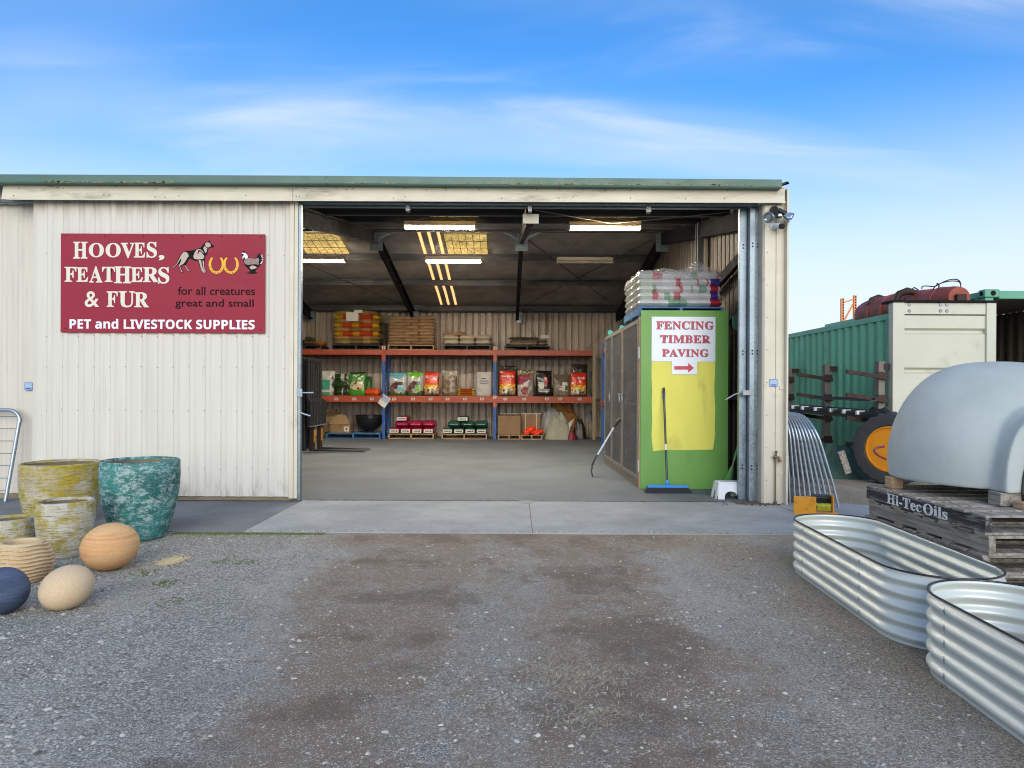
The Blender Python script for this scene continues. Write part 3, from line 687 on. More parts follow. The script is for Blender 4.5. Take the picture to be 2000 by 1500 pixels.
mb.build('door_latch', M['galvd'], shed, smooth=True)

# sliding door, run back to the left of the opening
DX0, DX1, DY, DZ0, DZ1 = at(64, 700, 8.44).x, at(566, 700, 8.44).x, 8.44, .065, 3.71
mb = MB(); corr(mb, (DX0, DY), (DX1, DY), DZ0, DZ1, (0, -1), .1958, .0145, .044, .022, off=.17)
door = mb.build('sliding_door', M['clad'], shed)
mb = MB(); x1 = at(581.5, 700, 8.42).x
mb.box((DX1+.001, 8.405, DZ0-.02), (DX1+.055, 8.50, DZ1)); mb.box((DX1+.058, 8.412, DZ0-.02), (x1, 8.50, DZ1)); mb.build('edge_trim', M['trim'], door, bevel=.005)
mb = MB(); mb.box((x1+.002, 8.43, .02), (at(588.5, 700, 8.46).x, 8.50, DZ1)); mb.build('edge_channel', M['galv'], door)
mb = MB(); mb.box((DX0+.6, 8.452, .014), (DX1+.05, 8.52, .058)); mb.build('bottom_rail', pm('brown_bottom_rail', '7c6f58', .7, 0, .2, 4), door)
mb = MB(); mb.box((DX0, DY+.004, DZ0+.01), (DX1, DY+.03, DZ1)); mb.build('door_backing', M['galvd'], door)
mb = MB()
for zz_ in (3.05, 2.04, 1.66, 1.12, .40):
    for k in range(17):
        x = DX0 + .20 + k*.1958 + .03; z = zz_ + rnd.uniform(-.01, .01)
        if x < DX1: mb.cyl((x-.06, DY-.001, z), (x-.06, DY-.006, z), .006, .004, 7)
mb.build('door_screws', M['rustbar'], door)
for py, ln in ((767, .16), (806, .12)):
    p = at(587, py, 8.44); mb = MB()
    if py < 780: mb.box((p.x-.035, 8.40, p.z-.05), (p.x+.03, 8.43, p.z+.05))
    mb.tube([p+Vector((0, -.02, 0)), p+Vector((.06, -.02, -.02 if py > 780 else .0)), p+Vector((ln, .0, -.04 if py > 780 else .0))], .011, 8)
    mb.build('door_bolt', M['galv'], door, smooth=True)

# sill board under the wall and a brick footing seen below the door
mb = MB(); mb.box((XL, 8.525, .018), (-2.66, 8.585, .075)); mb.build('footing', pm('brown_footing', '8b8069', .8, 0, .2, 6), shed)

# ------------------------------------------------------------------ main sign on the sliding door
SP = [at(119.5, 456, 8.41), at(518.5, 455.5, 8.41), at(518.5, 651, 8.41), at(119.5, 651, 8.41)]
SY = 8.405
sx0, sx1, sz1, sz0 = SP[0].x, SP[1].x, SP[0].z, SP[2].z
sign = thing('shop_sign', 'crimson HOOVES, FEATHERS & FUR sign screwed to the cream sliding door', 'sign', ((sx0+sx1)/2, SY, sz0))
mb = MB(); mb.box((sx0, SY, sz0), (sx1, SY+.006, sz1)); mb.build('sign_board', M['signred'], sign)
def sp(cx, cy): # a spot on the sign, measured on the board itself (0..1897 x 0..932)
    u, v = (cx-50)/(1946-50), (cy-26)/(955-26); return Vector((sx0+(sx1-sx0)*u, SY, sz1-(sz1-sz0)*v))
def sletters(nm, body, x0, y0, x1, y1, mat, off=0, spc=1, lift=.002):
    a, b, c = sp(x0, y1), sp(x1, y1), sp(x0, y0); mb = MB(); dy = Vector((0, -lift, 0)); letters(mb, body, a+dy, b-a, c-a, off, spc); return mb.build(nm, mat, sign)
def fancy(word, boxes, y0, y1):
    for ch, (x0, x1, a, b) in zip(word, boxes): sletters('letter', bold(ch) if ch.isalpha() else ch, x0, y0+a, x1, y1+b, M['cream'], .012)
fancy('HOOVES', [(165,298,0,12),(310,450,10,0),(466,606,10,0),(606,738,8,6),(728,834,6,0),(846,942,-2,2)], 104, 250)
sletters('letter', ',', 958, 226, 1012, 276, M['cream'], .03)
fancy('FEATHERS', [(86,196,6,0),(196,306,10,0),(316,438,-2,6),(434,556,4,0),(546,704,0,12),(700,812,8,0),(812,960,6,0),(954,1058,4,14)], 334, 480)
fancy('&', [(274,408,0,0)], 568, 716)
fancy('FUR', [(478,580,0,-2),(588,738,-2,2),(734,868,8,0)], 568, 716)
sletters('lettering', 'for all creatures', 1138, 520, 1854, 598, M['signdark'], .012, 1.0)
sletters('lettering', 'great and small', 1114, 638, 1842, 730, M['signdark'], .012, 1.0)
sletters('lettering', bold('PET and LIVESTOCK SUPPLIES', 0x1D5D4), 134, 826, 1852, 920, M['white'], .012)
def art(nm, pts, mat, lift, sc=(2.381*1, 0, 0)):
    # outline measured on a 2000x1000 close-up of the board's upper right
    P = [sp(1047.6 + x*.4762, 47.6 + y*.4762) + Vector((0, -lift, 0)) for x, y in pts]
    mb = MB(); mb.poly(P, (0, .0015, 0)); return mb.build(nm, mat, sign)
dog = [(62,622),(120,585),(155,540),(185,470),(215,400),(240,355),(290,305),(350,288),(430,285),(500,270),(560,245),(625,230),(660,185),(700,135),(730,110),(762,105),(800,78),(815,118),(835,150),(880,175),(893,185),(875,215),(835,228),(790,228),(772,262),(765,330),(735,380),(715,410),(715,470),(700,520),(705,590),(720,660),(750,690),(735,705),(715,708),(722,722),(680,725),(650,690),(625,630),(600,560),(585,480),(540,490),(470,465),(420,435),(395,470),(370,530),(345,570),(365,620),(400,660),(435,685),(425,697),(390,690),(355,650),(325,590),(310,560),(270,580),(250,600),(262,650),(300,700),(300,715),(255,715),(238,690),(222,630),(205,575),(215,545),(180,565),(150,595),(100,628)]
art('dog_picture', dog, M['black'], .002)
art('dog_picture', [(80,612),(125,590),(165,545),(205,470),(250,370),(300,312),(350,312),(385,345),(400,395),(370,430),(330,500),(290,550),(245,570),(232,590),(245,640),(270,690),(292,706),(262,706),(245,680),(230,620),(212,570),(255,480),(250,430),(215,490),(160,570),(105,618)], M['dogtan'], .0035)
art('dog_picture', [(520,310),(555,262),(620,255),(672,295),(690,330),(705,370),(690,440),(650,452),(610,455),(560,455),(500,440),(490,390)], M['dogtan'], .0035)
art('dog_picture', [(690,215),(705,190),(745,225),(760,240),(752,290),(725,335),(700,280),(680,240)], M['dogtan'], .0035)
art('dog_picture', [(712,150),(745,122),(790,122),(825,160),(822,205),(775,222),(735,205)], M['dogtan'], .0035)
art('dog_picture', [(592,465),(640,475),(655,570),(690,670),(725,715),(690,718),(655,680),(625,590)], M['dogtan'], .0035)
art('dog_picture', [(668,480),(692,480),(694,580),(712,660),(742,690),(722,696),(695,665),(678,590)], M['dogtan'], .0035)
art('dog_picture', [(322,575),(345,585),(372,640),(420,684),(400,688),(362,650)], M['dogtan'], .0035)
art('dog_picture', [(580,280),(620,275),(690,335),(712,372),(695,382),(640,310),(600,300),(585,350),(570,355)], M['black'], .005)
def horseshoe(cx):
    o, n_ = [], []
    for i in range(29):
        a = R(128) + R(284)*i/28
        wv = 1.0 if i not in (0, 28) else 1.0
        o.append((cx + 152*math.cos(a-R(0)), 555 - 182*math.sin(a))); n_.append((cx + 104*math.cos(a), 545 - 146*math.sin(a)))
    return o + n_[::-1]
for cx in (938, 1222):
    o_ = horseshoe(cx); art('horseshoe_picture', o_, M['gold'], .002 if cx < 1000 else .0045)
    for a in (200, 230, 255, 285, 310, 340):
        x, y = cx+128*math.cos(R(a)), 550-164*math.sin(R(a)); art('nail_hole', [(x-10, y-6), (x+10, y-4), (x+10, y+6), (x-10, y+4)], M['signdark'], .006)
art('hen_picture', [(1425,340),(1440,300),(1480,285),(1500,310),(1535,360),(1560,410),(1620,420),(1690,435),(1720,410),(1735,365),(1775,335),(1820,345),(1840,400),(1838,470),(1810,530),(1775,590),(1730,630),(1705,660),(1700,700),(1745,715),(1650,740),(1505,725),(1580,705),(1590,670),(1550,630),(1490,570),(1460,500),(1455,450),(1440,400)], M['black'], .002)
art('hen_picture', [(1470,470),(1500,445),(1560,420),(1690,440),(1745,420),(1770,440),(1760,520),(1770,560),(1700,545),(1640,550),(1560,560),(1500,545),(1475,510)], M['henbrown'], .0035)
art('hen_picture', [(1580,600),(1640,570),(1700,590),(1730,610),(1680,640),(1610,650)], M['dogtan'], .0035)
art('hen_picture', [(1425,335),(1450,318),(1500,325),(1545,375),(1550,430),(1500,445),(1480,400),(1450,450),(1445,400),(1475,355)], M['white'], .0035)
for k in range(7):
    a = R(-60+k*22); x, y = 1790+42*math.cos(a), 440+90*math.sin(a)*1.0
    art('hen_picture', [(x-16, y+5), (x+14, y-9), (x+18, y+3), (x-10, y+13)], M['white'], .0035)
mb = MB()
for i in range(6):
    for z in (sz0+.05, sz1-.03): mb.cyl((sx0+.06+i*(sx1-sx0-.12)/5, SY+.0, z), (sx0+.06+i*(sx1-sx0-.12)/5, SY-.003, z), .008, .006, 8)
mb.build('screw', M['signdark'], sign)

# stickers, tap, flood light, camera on the right-hand corner flashing
def sticker(px0, py0, px1, py1, Y, lab):
    a, b = at(px0, py1, Y), at(px1, py0, Y); t = thing('notice_card', lab, 'notice', ((a.x+b.x)/2, Y, a.z))
    mb = MB(); mb.box((a.x, Y-.002, a.z), (b.x, Y+.0005, b.z)); mb.build('card', M['bluetext'], t)
    mb = MB(); mb.box((a.x+.006, Y-.0035, a.z+.006), (b.x-.006, Y-.0021, b.z-.006)); mb.build('card_face', M['cardblue'], t)
    h = b.z-a.z; mb = MB(); mb.box((a.x+.014, Y-.0045, a.z+h*.14), (b.x-.014, Y-.0036, a.z+h*.30)); mb.build('printed_line', M['bluetext'], t)
sticker(1503, 740.5, 1518.5, 755, 8.377, 'small pale blue notice card stuck on the cream corner post')
sticker(48, 747, 63.5, 762, 8.57, 'small pale blue notice card on the wall left of the sliding door')
p = at(1517, 888, 8.35); tapx = at(1514.5, 940, 8.35).x
t = thing('garden_tap', 'brass garden tap on a thin dark standpipe against the cream corner post', 'tap', (tapx, 8.35, 0))
mb = MB(); mb.tube([(tapx, 8.352, .012), (tapx, 8.352, .05)], .018, 8); mb.tube([(tapx, 8.352, .04), (tapx, 8.352, p.z-.04)], .0095, 8); mb.build('standpipe', M['brassy'], t, smooth=True)
mb = MB(); z = p.z-.03; mb.tube([(tapx-.03, 8.345, z), (tapx+.0, 8.34, z+.005), (tapx+.035, 8.33, z-.005), (tapx+.04, 8.32, z-.06)], [.017, .022, .018, .014], 10); mb.cyl((tapx+.005, 8.34, z), (tapx+.005, 8.34, z+.05), .012, .010, 8); mb.build('tap_body', M['brassy'], t, smooth=True)
mb = MB(); mb.cyl((tapx+.005, 8.34, z+.05), (tapx+.005, 8.34, z+.075), .008, .02, 8); mb.build('spindle', M['brassy'], t)
mb = MB(); mb.cyl((tapx+.04, 8.318, z-.035), (tapx+.04, 8.318, z-.055), .024, .022, 12); mb.build('hose_fitting', M['redtap'], t)
t = thing('flood_light', 'twin spot flood light with black bracket at the top of the cream corner post', 'flood light', at(1512, 411, 8.36))
c_ = at(1512, 411, 8.30)
mb = MB(); mb.cyl(at(1512, 411, 8.36), at(1512, 411, 8.26), .055, .05, 16); mb.build('mount', M['blackpl'], t, smooth=True)
mb = MB(); mb.tube([at(1509, 414, 8.27), at(1503, 420, 8.24)], .03, 10); mb.tube([at(1520, 410, 8.28), at(1535, 418, 8.24)], .03, 10); mb.build('arm', M['blackpl'], t, smooth=True)
mb = MB(); q = at(1521, 421.5, 8.25); mb.obox(q, (.06, .07, .055)); mb.build('sensor', M['blackpl'], t, bevel=.008)
mb = MB(); mb.obox(q+Vector((.002, -.037, 0)), (.04, .004, .025)); mb.build('sensor_window', M['white'], t)
def lamp(c, d, r):
    d = Vector(d).normalized(); c = Vector(c); pr = [(.02, -.09), (.03, -.075), (.055, -.04), (r, 0), (r, .012), (r*.93, .012), (r*.8, -.005), (.03, -.045)]
    q = Vector((0, 0, 1)).rotation_difference(d); mb = MB(); mb.lathe(pr, n=24); mb.v = [tuple(c + q @ Vector(v)) for v in mb.v]; return mb
lamp(at(1501, 425, 8.17), (-.25, -1, -.25), .066).build('lamp_head', M['chrome'], t, smooth=True)
lamp(at(1544, 426, 8.20), (.85, -.35, -.6), .066).build('lamp_head', M['chrome'], t, smooth=True)
t = thing('security_camera', 'small white bullet camera under the flood light on the corner post', 'camera', at(1511, 442, 8.36))
mb = MB(); mb.cyl(at(1511, 442, 8.377), at(1511, 442, 8.35), .045, .04, 16); mb.build('base', M['whiteplastic'], t, smooth=True)
mb = MB(); mb.tube([at(1511, 442, 8.35), at(1516, 441.5, 8.31)], .022, 10); mb.tube([at(1515, 441.5, 8.33), at(1528, 441.8, 8.21)], [.034, .036], 14); mb.build('body', M['whiteplastic'], t, smooth=True)
mb = MB(); a_, b_ = at(1526, 441.8, 8.225), at(1528.7, 441.8, 8.203); mb.tube([a_, b_], [.0375, .034], 14); mb.build('lens', M['blackpl'], t, smooth=True)

# fluorescent battens hung under the purlins
TUBE_W = 48
def batten(cx, Y, z, lit, lab):
    t = thing('fluorescent_light', lab, 'ceiling light', (cx, Y, z), 'fluorescent battens hung under the shed roof')
    mb = MB(); mb.prism([(-.07, .05), (.07, .05), (.07, .02), (-.07, .02)], (cx-.62, Y, z), (cx+.62, Y, z), (0, 1, 0), (0, 0, 1)); mb.box((cx-.62, Y-.07, z+.0505), (cx+.62, Y+.07, z+.095)); mb.build('housing', M['lampbody'], t)
    for s_ in (-1, 1):
        mb = MB(); mb.box((cx+s_*.615-.012, Y-.09, z-.03), (cx+s_*.615+.012, Y+.09, z+.0299)); mb.build('end_cap', M['lampbody'], t)
    for dy in (-.036, .036):
        mb = MB(); mb.cyl((cx-.60, Y+dy, z-.008), (cx+.60, Y+dy, z-.008), .021, .021, 10); mb.build('tube', M['tubelit'] if lit else M['tubeoff'], t, smooth=True)
    if lit:                                              # the tubes' own downward light
        ld = bpy.data.lights.new('tube_light', 'AREA'); ld.shape = 'RECTANGLE'; ld.size = 1.16; ld.size_y = .08; ld.energy = TUBE_W; ld.color = (1.0, .90, .76)
        lo = bpy.data.objects.new('tube_light', ld); COL.objects.link(lo); lo.parent = t; lo.location = (0, 0, -.035)
    for s_ in (-1, 1):
        mb = MB(); mb.tube([(cx+s_*.5, Y, z+.10), (cx+s_*.1, Y, roof_z(Y)-.12)], .004, 5); mb.build('hanging_wire', M['galvd'], t)
batten(-1.19, 11.85, 4.22, True, 'lit fluorescent batten nearest the doorway, left of the middle rafter')
batten(1.67, 11.85, 4.22, True, 'lit fluorescent batten nearest the doorway, right of the middle rafter')
batten(-1.22, 15.2, 4.27, True, 'lit fluorescent batten crossing in front of the glowing skylight strips')
batten(1.70, 15.2, 4.27, False, 'unlit fluorescent batten above the wrapped bags on the green cabinet')
batten(-4.25, 15.2, 4.27, True, 'lit fluorescent batten cut off by the edge of the sliding door')
# ------------------------------------------------------------------ pallets and bags
def pallet(x0, x1, y0, y1, z0, h, mat, lab, nb=7, matb=None, name='pallet', group=None, rz=0):
    cx, cy = (x0+x1)/2, (y0+y1)/2; t = thing(name, lab, 'pallet', (cx, cy, z0), group)
    d = .022*h/.14; L = y1-y0
    mb = MB(); bw = L/nb*.74
    for i in range(nb):
        y = y0 + bw/2 + (L-bw)*i/(nb-1); mb.box((x0+rnd.uniform(0, .008), y-bw/2, z0+h-d), (x1-rnd.uniform(0, .008), y+bw/2, z0+h+rnd.uniform(0, .002)))
    mb.build('deck', mat, t)
    for i in range(3):
        x = x0 + .02 + (x1-x0-.04)*i/2; mb = MB(); mb.box((x-.02, y0+.002, z0+d+.001), (x+.02, y1-.002, z0+h-d-.001)); mb.build('stringer', matb or mat, t)
    mb = MB()
    for y in (y0+.005, cy-.05, y1-.105): mb.box((x0+.003, y, z0), (x1-.003, y+.10, z0+d))
    mb.build('bottom_board', mat, t)
    return t
def lie_geo(mb, c, w_, d_, h_, colf=None, seed=0, nu=14, nv=10, sag=.0, pw=7, pe=.38):
    c = Vector(c); rs = random.Random(seed); ph = [rs.uniform(0, 9) for _ in range(4)]
    def prof(u, v): return ((1-abs(u)**pw)*(1-abs(v)**pw))**pe
    for top in (1, 0):
        def fn(a, b, top=top):
            u, v = a*2-1, b*2-1; e = prof(u, v)
            wob = .10*h_*mnoise.noise(Vector((u*1.6+ph[0], v*1.6+ph[1], top*3.0)))
            z = (.56 if top else -.44)*h_*e + wob*e
            sx = 1-.03*abs(v)**3; return c + Vector((u*w_/2*sx, v*d_/2*(1-.05*abs(u)**2), h_*.44 + z + sag*h_*(abs(u)**2)*-.25*e))
        mb.grid(fn, nu, nv, (lambda a, b: colf(a, b, 'top')) if (colf and top) else (lambda a, b: colf(a, b, 'bot')) if colf else None, flip=not top)
    return mb
ORD = ['bottom', 'second', 'third', 'fourth', 'fifth', 'sixth', 'seventh', 'eighth', 'ninth']
def lying_bag(c, w_, d_, h_, colf, lab, group, mat, seed, cat='feed bag', name='feed_bag', **kw):
    mb = MB(); lie_geo(mb, c, w_, d_, h_, colf, seed, **kw); o = mb.build(name, mat, loc=c, smooth=True, angle=0); return tag(o, lab, cat, group)
def stand_bag(px0, py0, px1, py1, Y, pic, lab, mat=None, top='flat', th=.20, group=None, base=None, name='feed_bag', lean=0, cat='feed bag', taper=.04, z0=None):
    a, b = at(px0, py1, Y), at(px1, py0, Y); wd, h = b.x-a.x, b.z-a.z; cx, zb = (a.x+b.x)/2, a.z
    if z0 is not None: h += zb-z0; zb = z0
    base = base or (.3, .3, .3); mb = MB(); nz, n = 30, 44; rs = random.Random(int(px0)); ph = rs.uniform(0, 50)
    rows = []; cy = Y + th/2
    for j in range(nz+1):
        t = j/nz
        tw = th*(min(1, .72+2.4*t) if t < .12 else 1 if t < .6 else max(.10, 1-((t-.6)/.4)**1.5*.9)); ww = wd*(1-.035*(t < .04)-taper*math.sin(t*math.pi)**2*0 - (taper*max(0, (t-.75)/.25)*(1 if top == 'pinch' else -.2)))
        ring = []
        for k in range(n):
            an = 2*math.pi*k/n; c_, s_ = math.cos(an), math.sin(an)
            x = ww/2*math.copysign(abs(c_)**.62, c_); y = tw/2*math.copysign(abs(s_)**.75, s_)
            nse = mnoise.noise(Vector((x*9+ph, t*5, ph+y*4))); x += .010*nse*wd/.4; y += .022*nse*(1 if t < .95 else .3)
            ring.append((cx+x+lean*t*h, cy+y+.10*th*t, zb+h*t + (.02*h*mnoise.noise(Vector((x*6+ph, 0, 0))) if j == nz else 0)))
        rows.append(ring)
    vs = [p for r_ in rows for p in r_]; fs = []; cs = []
    for j in range(nz):
        for k in range(n):
            k2 = (k+1) % n; fs.append((j*n+k, j*n+k2, (j+1)*n+k2, (j+1)*n+k))
            an = 2*math.pi*(k+.5)/n
            if math.sin(an) < -.0: cs.append(pic(.5+.5*math.copysign(abs(math.cos(an))**.62, math.cos(an)), (j+.5)/nz))
            else: cs.append(pic(0.0 if math.cos(an) < 0 else 1.0, (j+.5)/nz) if base is None else base)
    fs.append(tuple(range(n))[::-1]); cs.append(base); fs.append(tuple(nz*n+k for k in range(n))); cs.append(base)
    mb.add(vs, fs, cs); loc = (cx, cy, zb)
    o = mb.build(name, mat or M['bag'], loc=loc, smooth=True, angle=0); tag(o, lab, cat, group); o['_f'] = 0; del o['_f']
    return o, (cx, Y, zb, wd, h, th)
def bag_text(o, info, body, u0, u1, v0, v1, mat, sans=True):
    cx, Y, zb, wd, h, th = info; mb = MB(); t = (v0+v1)/2; tw = th*(1 if t < .6 else max(.1, 1-((t-.6)/.4)**1.5*.9))
    y = Y + th/2 - tw/2 + .10*th*t - .012
    letters(mb, bold(body, 0x1D5D4) if sans else body, (cx-wd/2+wd*u0, y, zb+h*v0), (wd*(u1-u0), 0, 0), (0, .10*th*(v1-v0)+th*.35*(v1-v0 if t > .6 else 0), h*(v1-v0)))
    for i in range(len(mb.v)): pass
    return mb.build('lettering', mat, o)

# ------------------------------------------------------------------ back pallet rack
RYF, RYB = 19.45, 20.30                    # front and rear upright planes
xu = [at(533, 800, RYF).x, at(749.5, 800, RYF).x, at(966.5, 800, RYF).x, at(1160, 800, RYF).x]
zt2, zb2 = at(850, 683.5, RYF).z, at(850, 693.5, RYF).z
zt1, zb1 = at(850, 773.5, RYF).z, at(850, 786, RYF).z
rack = thing('pallet_rack', 'long blue and orange pallet racking along the back wall', 'racking', ((xu[0]+xu[3])/2, RYF, .018))
for i, x in enumerate(xu):
    for y in (RYF, RYB):
        mb = MB(); mb.box((x-.045, y-.04, .018), (x+.045, y+.04, zt2+.10)); u_ = mb.build('upright', M['rackbeige'] if i == 3 else M['rackblue'], rack, bevel=.006)
        if y == RYF and i < 3:
            mb = MB()
            for k in range(24):
                z = .15+k*.10
                if not (zb1-.1 < z < zt1+.05 or z > zb2-.1):
                    for s_ in (-.02, .02): mb.box((x+s_-.007, y-.0425, z-.012), (x+s_+.007, y-.041, z+.012))
            mb.build('punched_holes', M['black'], u_)
            for (za, zc) in ((zb1-.13, zt1+.03), (zb2-.18, zt2+.115)):
                mb = MB(); mb.box((x-.055, y-.052, za), (x+.055, y-.0435, zc)); c_ = mb.build('beam_connector', M['rackorange'], u_)
                mb = MB()
                for s_ in (-.03, .03): mb.box((x+s_-.016, y-.056, zc-.10), (x+s_+.016, y-.0525, zc-.02))
                mb.build('safety_pin', M['cardwhite'], u_)
    for k in range(4):
        mb = MB(); z = .3+k*.6; mb.bar((x, RYF+.05, z), (x, RYB-.05, z+.5), .03, .03); mb.build('cross_brace', M['rackblue'], rack)
beams = []
for i in range(3):
    for (zt, zb) in ((zt1, zb1), (zt2, zb2)):
        for y, s_ in ((RYF, -1), (RYB, 1)):
            mb = MB(); mb.prism([(-.03, zb), (.03, zb), (.03, zt-.03), (.012, zt-.03), (.012, zt), (-.03, zt)], (xu[i]+.046, y, 0), (xu[i+1]-.046, y, 0), (0, 1, 0), (0, 0, 1))
            b_ = mb.build('beam', M['rackorange'], rack)
            if s_ < 0 and zt == zt1: beams.append(b_)
        mb = MB(); nb = 9
        for k in range(nb): y = RYF+.06+(RYB-RYF-.22)*k/(nb-1); mb.box((xu[i]+.05, y, zt-.025), (xu[i+1]-.05, y+.10, zt+.001))
        mb.build('shelf_board', M['timber'], rack)
for px, i in ((657, 0), (692, 0), (726, 0), (770, 1), (807, 1), (841, 1), (874, 1), (908, 1), (941, 1), (987, 2), (1024, 2), (1068, 2), (1094, 2), (1132, 2)):
    q = at(px, 779.3, RYF-.031); mb = MB(); mb.box((q.x-.052, RYF-.0335, q.z-.035), (q.x+.052, RYF-.0305, q.z+.035)); l_ = mb.build('price_label', M['cardwhite'], beams[i])
    mb = MB(); mb.box((q.x-.03, RYF-.035, q.z-.012), (q.x+.03, RYF-.0336, q.z+.014)); mb.build('label_print', M['signdark'], beams[i])
q = at(750.5, 783, RYF-.09); mb = MB()
Y_ = RYF-.075; mb.poly([at(749, 769, Y_), at(763.5, 779, Y_), at(751, 797.5, Y_), at(737.5, 787, Y_)], (0, .006, 0)); t = mb.build('hanging_notice', M['cardwhite'], loc=(q.x, Y_, q.z-.25)); tag(t, 'tilted laminated notice tied to the blue upright at the lower beam', 'notice')
mb = MB(); mb.poly([at(749, 771, Y_-.002), at(761, 779.5, Y_-.002), at(755, 788, Y_-.002), at(743, 780, Y_-.002)], (0, .0015, 0)); mb.build('printed_photo', M['cardblue'], t)
for k in range(3):
    mb = MB(); c = at(745.3+k*1.2, 776+k*0-k*.4+k*-1.2, Y_-.004); mb.box((c.x-.012, Y_-.004, c.z-.012), (c.x+.012, Y_-.0025, c.z+.012)); mb.build('printed_mark', M['black'], t)

# lower shelf: one sample bag of every feed, in rows
GY = RYF + .10; zs = zt1 + .003
def C(h): return lin(h)
def pic_ell(u, v, cu, cv, ru, rv): return ((u-cu)/ru)**2 + ((v-cv)/rv)**2 < 1
def p_teal(u, v): return C('c8c8bd') if v > .72 else C('3f9a80') if (v < .62 and u < .75 and not (.14 < v < .22)) else C('d0d2ca') if .14 <= v < .22 else C('bfc0b8')
stand_bag(624, 724, 650, 773, GY+.05, p_teal, 'teal and white feed bag leaning behind the forklift', base=C('4a4c48'), z0=zs, lean=.05)
for k in range(3):
    def p_dg(u, v, s_, k=k): 
        n = mnoise.noise(Vector((u*5+k*7, v*3, k*3.1))); return C('c9cfc0') if n > .18 else C('2c4526') if n > -.35 else C('1b2a1a')
    lying_bag((at(667, 770, GY+.28).x, GY+.28, zs+k*.205), .48, .52, .215, p_dg, f'green and white camouflage-like feed bag lying {ORD[k] if k else "at the bottom"} in its stack of three', 'green and white bags lying on the lower shelf', M['baggloss'], 20+k)
def p_seed(u, v):
    if pic_ell(u, v, .5, .42, .44, .19):
        n = mnoise.noise(Vector((u*16, v*13, 1))); return C('d7cfae') if n > -.15 else C('c98f2e') if n > -.45 else C('4a2f1c')
    if .80 < v < .9 and .18 < u < .82: return C('d5dccb') if mnoise.noise(Vector((u*22, v*20, 4))) > 0 else C('2f6a25')
    if .66 < v < .78 and .25 < u < .75: return C('6da245') if mnoise.noise(Vector((u*22, v*30, 4))) > 0 else C('2f6a25')
    if v > .94: return C('1e3d1c')
    return C('3c8a2a') if v > .25 else C('3f9127')
stand_bag(681, 727, 713, 773, GY, p_seed, 'bright green bag with an oval bird seed picture', base=C('2f7a24'), z0=zs, mat=M['baggloss'])
stand_bag(708, 735, 725, 771, GY+.30, lambda u, v: C('2f6b2c') if mnoise.noise(Vector((u*4, v*5, 2))) > -.2 else C('1f4420'), 'darker green bag half hidden behind the bird seed bag', base=C('28592a'), z0=zs)
lying_bag((at(730, 770, GY+.2).x, GY+.2, zs), .44, .46, .20, lambda u, v, s_: C('d84a1c') if mnoise.noise(Vector((u*9, v*3, 2))) > -.3 else C('e6743a'), 'small orange bag lying next to the blue upright', None, M['bag'], 5)
def p_horse(top, pan):
    def f(u, v):
        if v > .80 + .10*abs(u-.5)*2*.6 - .0: return C(top)
        if v > .70 and abs(u-.5) < (v-.66)*1.6: return C(top)
        if pic_ell(u, v, .32, .42, .20, .14) or (.34 < u < .52 and .42 < v < .63) : return C('5a2326')
        if pic_ell(u, v, .20, .33, .16, .10): return C('6a3a2c')
        if .56 < u < .86 and .48 < v < .60: return C('2d3436')
        if pic_ell(u, v, .66, .34, .20, .15): return C(pan)
        if v < .16 + .08*math.sin(u*9): return C('47572c')
        return C('b3b6b1')
    return f
stand_bag(759, 728, 793.5, 773, GY, p_horse('58a4b8', '6cb6c4'), 'grey horse feed bag with a pale blue top', base=C('8f9492'), z0=zs, mat=M['baggloss'])
stand_bag(794.5, 727, 826, 773, GY, p_horse('6ab42a', '72b238'), 'grey horse feed bag with a lime green top', base=C('8f9492'), z0=zs, mat=M['baggloss'])
def p_peck(u, v):
    if v > .93: return C('c22a1c')
    if v > .47: return C('dc3218') if v > .6 else C('e5541a')
    d = math.hypot(u-.48, (v-.24)*1.3); a = math.atan2(v-.24, u-.48)
    if v < .06: return C('4a2b1e')
    if v < .30 and abs(u-.5) < .42:
        n = mnoise.noise(Vector((u*9, v*9, 5))); return C('4a3322') if n > .1 else C('8d8a80') if n > -.2 else C('d9cfae')
    return C('f3d23a') if (d < .26 or math.sin(a*18) > .1) and v > .15 else C('e8701f')
def peck(px0, py0, px1, py1, Y, lab, **k):
    o, inf = stand_bag(px0, py0, px1, py1, Y, p_peck, lab, base=C('3a2a20'), z0=zs, mat=M['baggloss'], **k)
    bag_text(o, inf, 'Peckish', .10, .90, .72, .83, M['white']); return o
peck(828, 726, 857, 773, GY, 'red and yellow poultry bag standing between green horse bag and brown bag')
def p_clear(u, v): return C('d8d6cf') if (.42 < u < .62 and .82 < v < .92) else C('8f8678') if v > .78 else C('7d6b55') if mnoise.noise(Vector((u*4, v*4, 8))) > .05 else C('a19078') if pic_ell(u, v, .55, .45, .07, .35) else C('6b5b48')
stand_bag(862, 723, 893.5, 773, GY, p_clear, 'clear plastic bag of brown grain with a small white tag', base=C('6b5b48'), z0=zs, mat=M['baggloss'])
for k in range(3):
    lying_bag((at(911, 770, GY+.2).x, GY+.2, zs+k*.068), .50, .44, .074, lambda u, v, s_, k=k: C('cdbf2e') if s_ == 'bot' or abs(u-.5) > .38 else C('a1331f'), f'small yellow and red packet, {("bottom","middle","top")[k]} one of the pile of three on the shelf', 'yellow and red packets piled on the lower shelf', M['bag'], 40+k)
def p_white(u, v):
    if .46 < u < .54 and .70 < v < .86: return C('2a2a2c')
    if .40 < u < .60 and .70 < v < .73: return C('2a2a2c')
    if .20 < u < .80 and .60 < v < .64: return C('4d4d50')
    if .30 < u < .70 and .50 < v < .54: return C('77777a')
    if .42 < u < .56 and .18 < v < .21: return C('77777a')
    return C('bdbcbb')
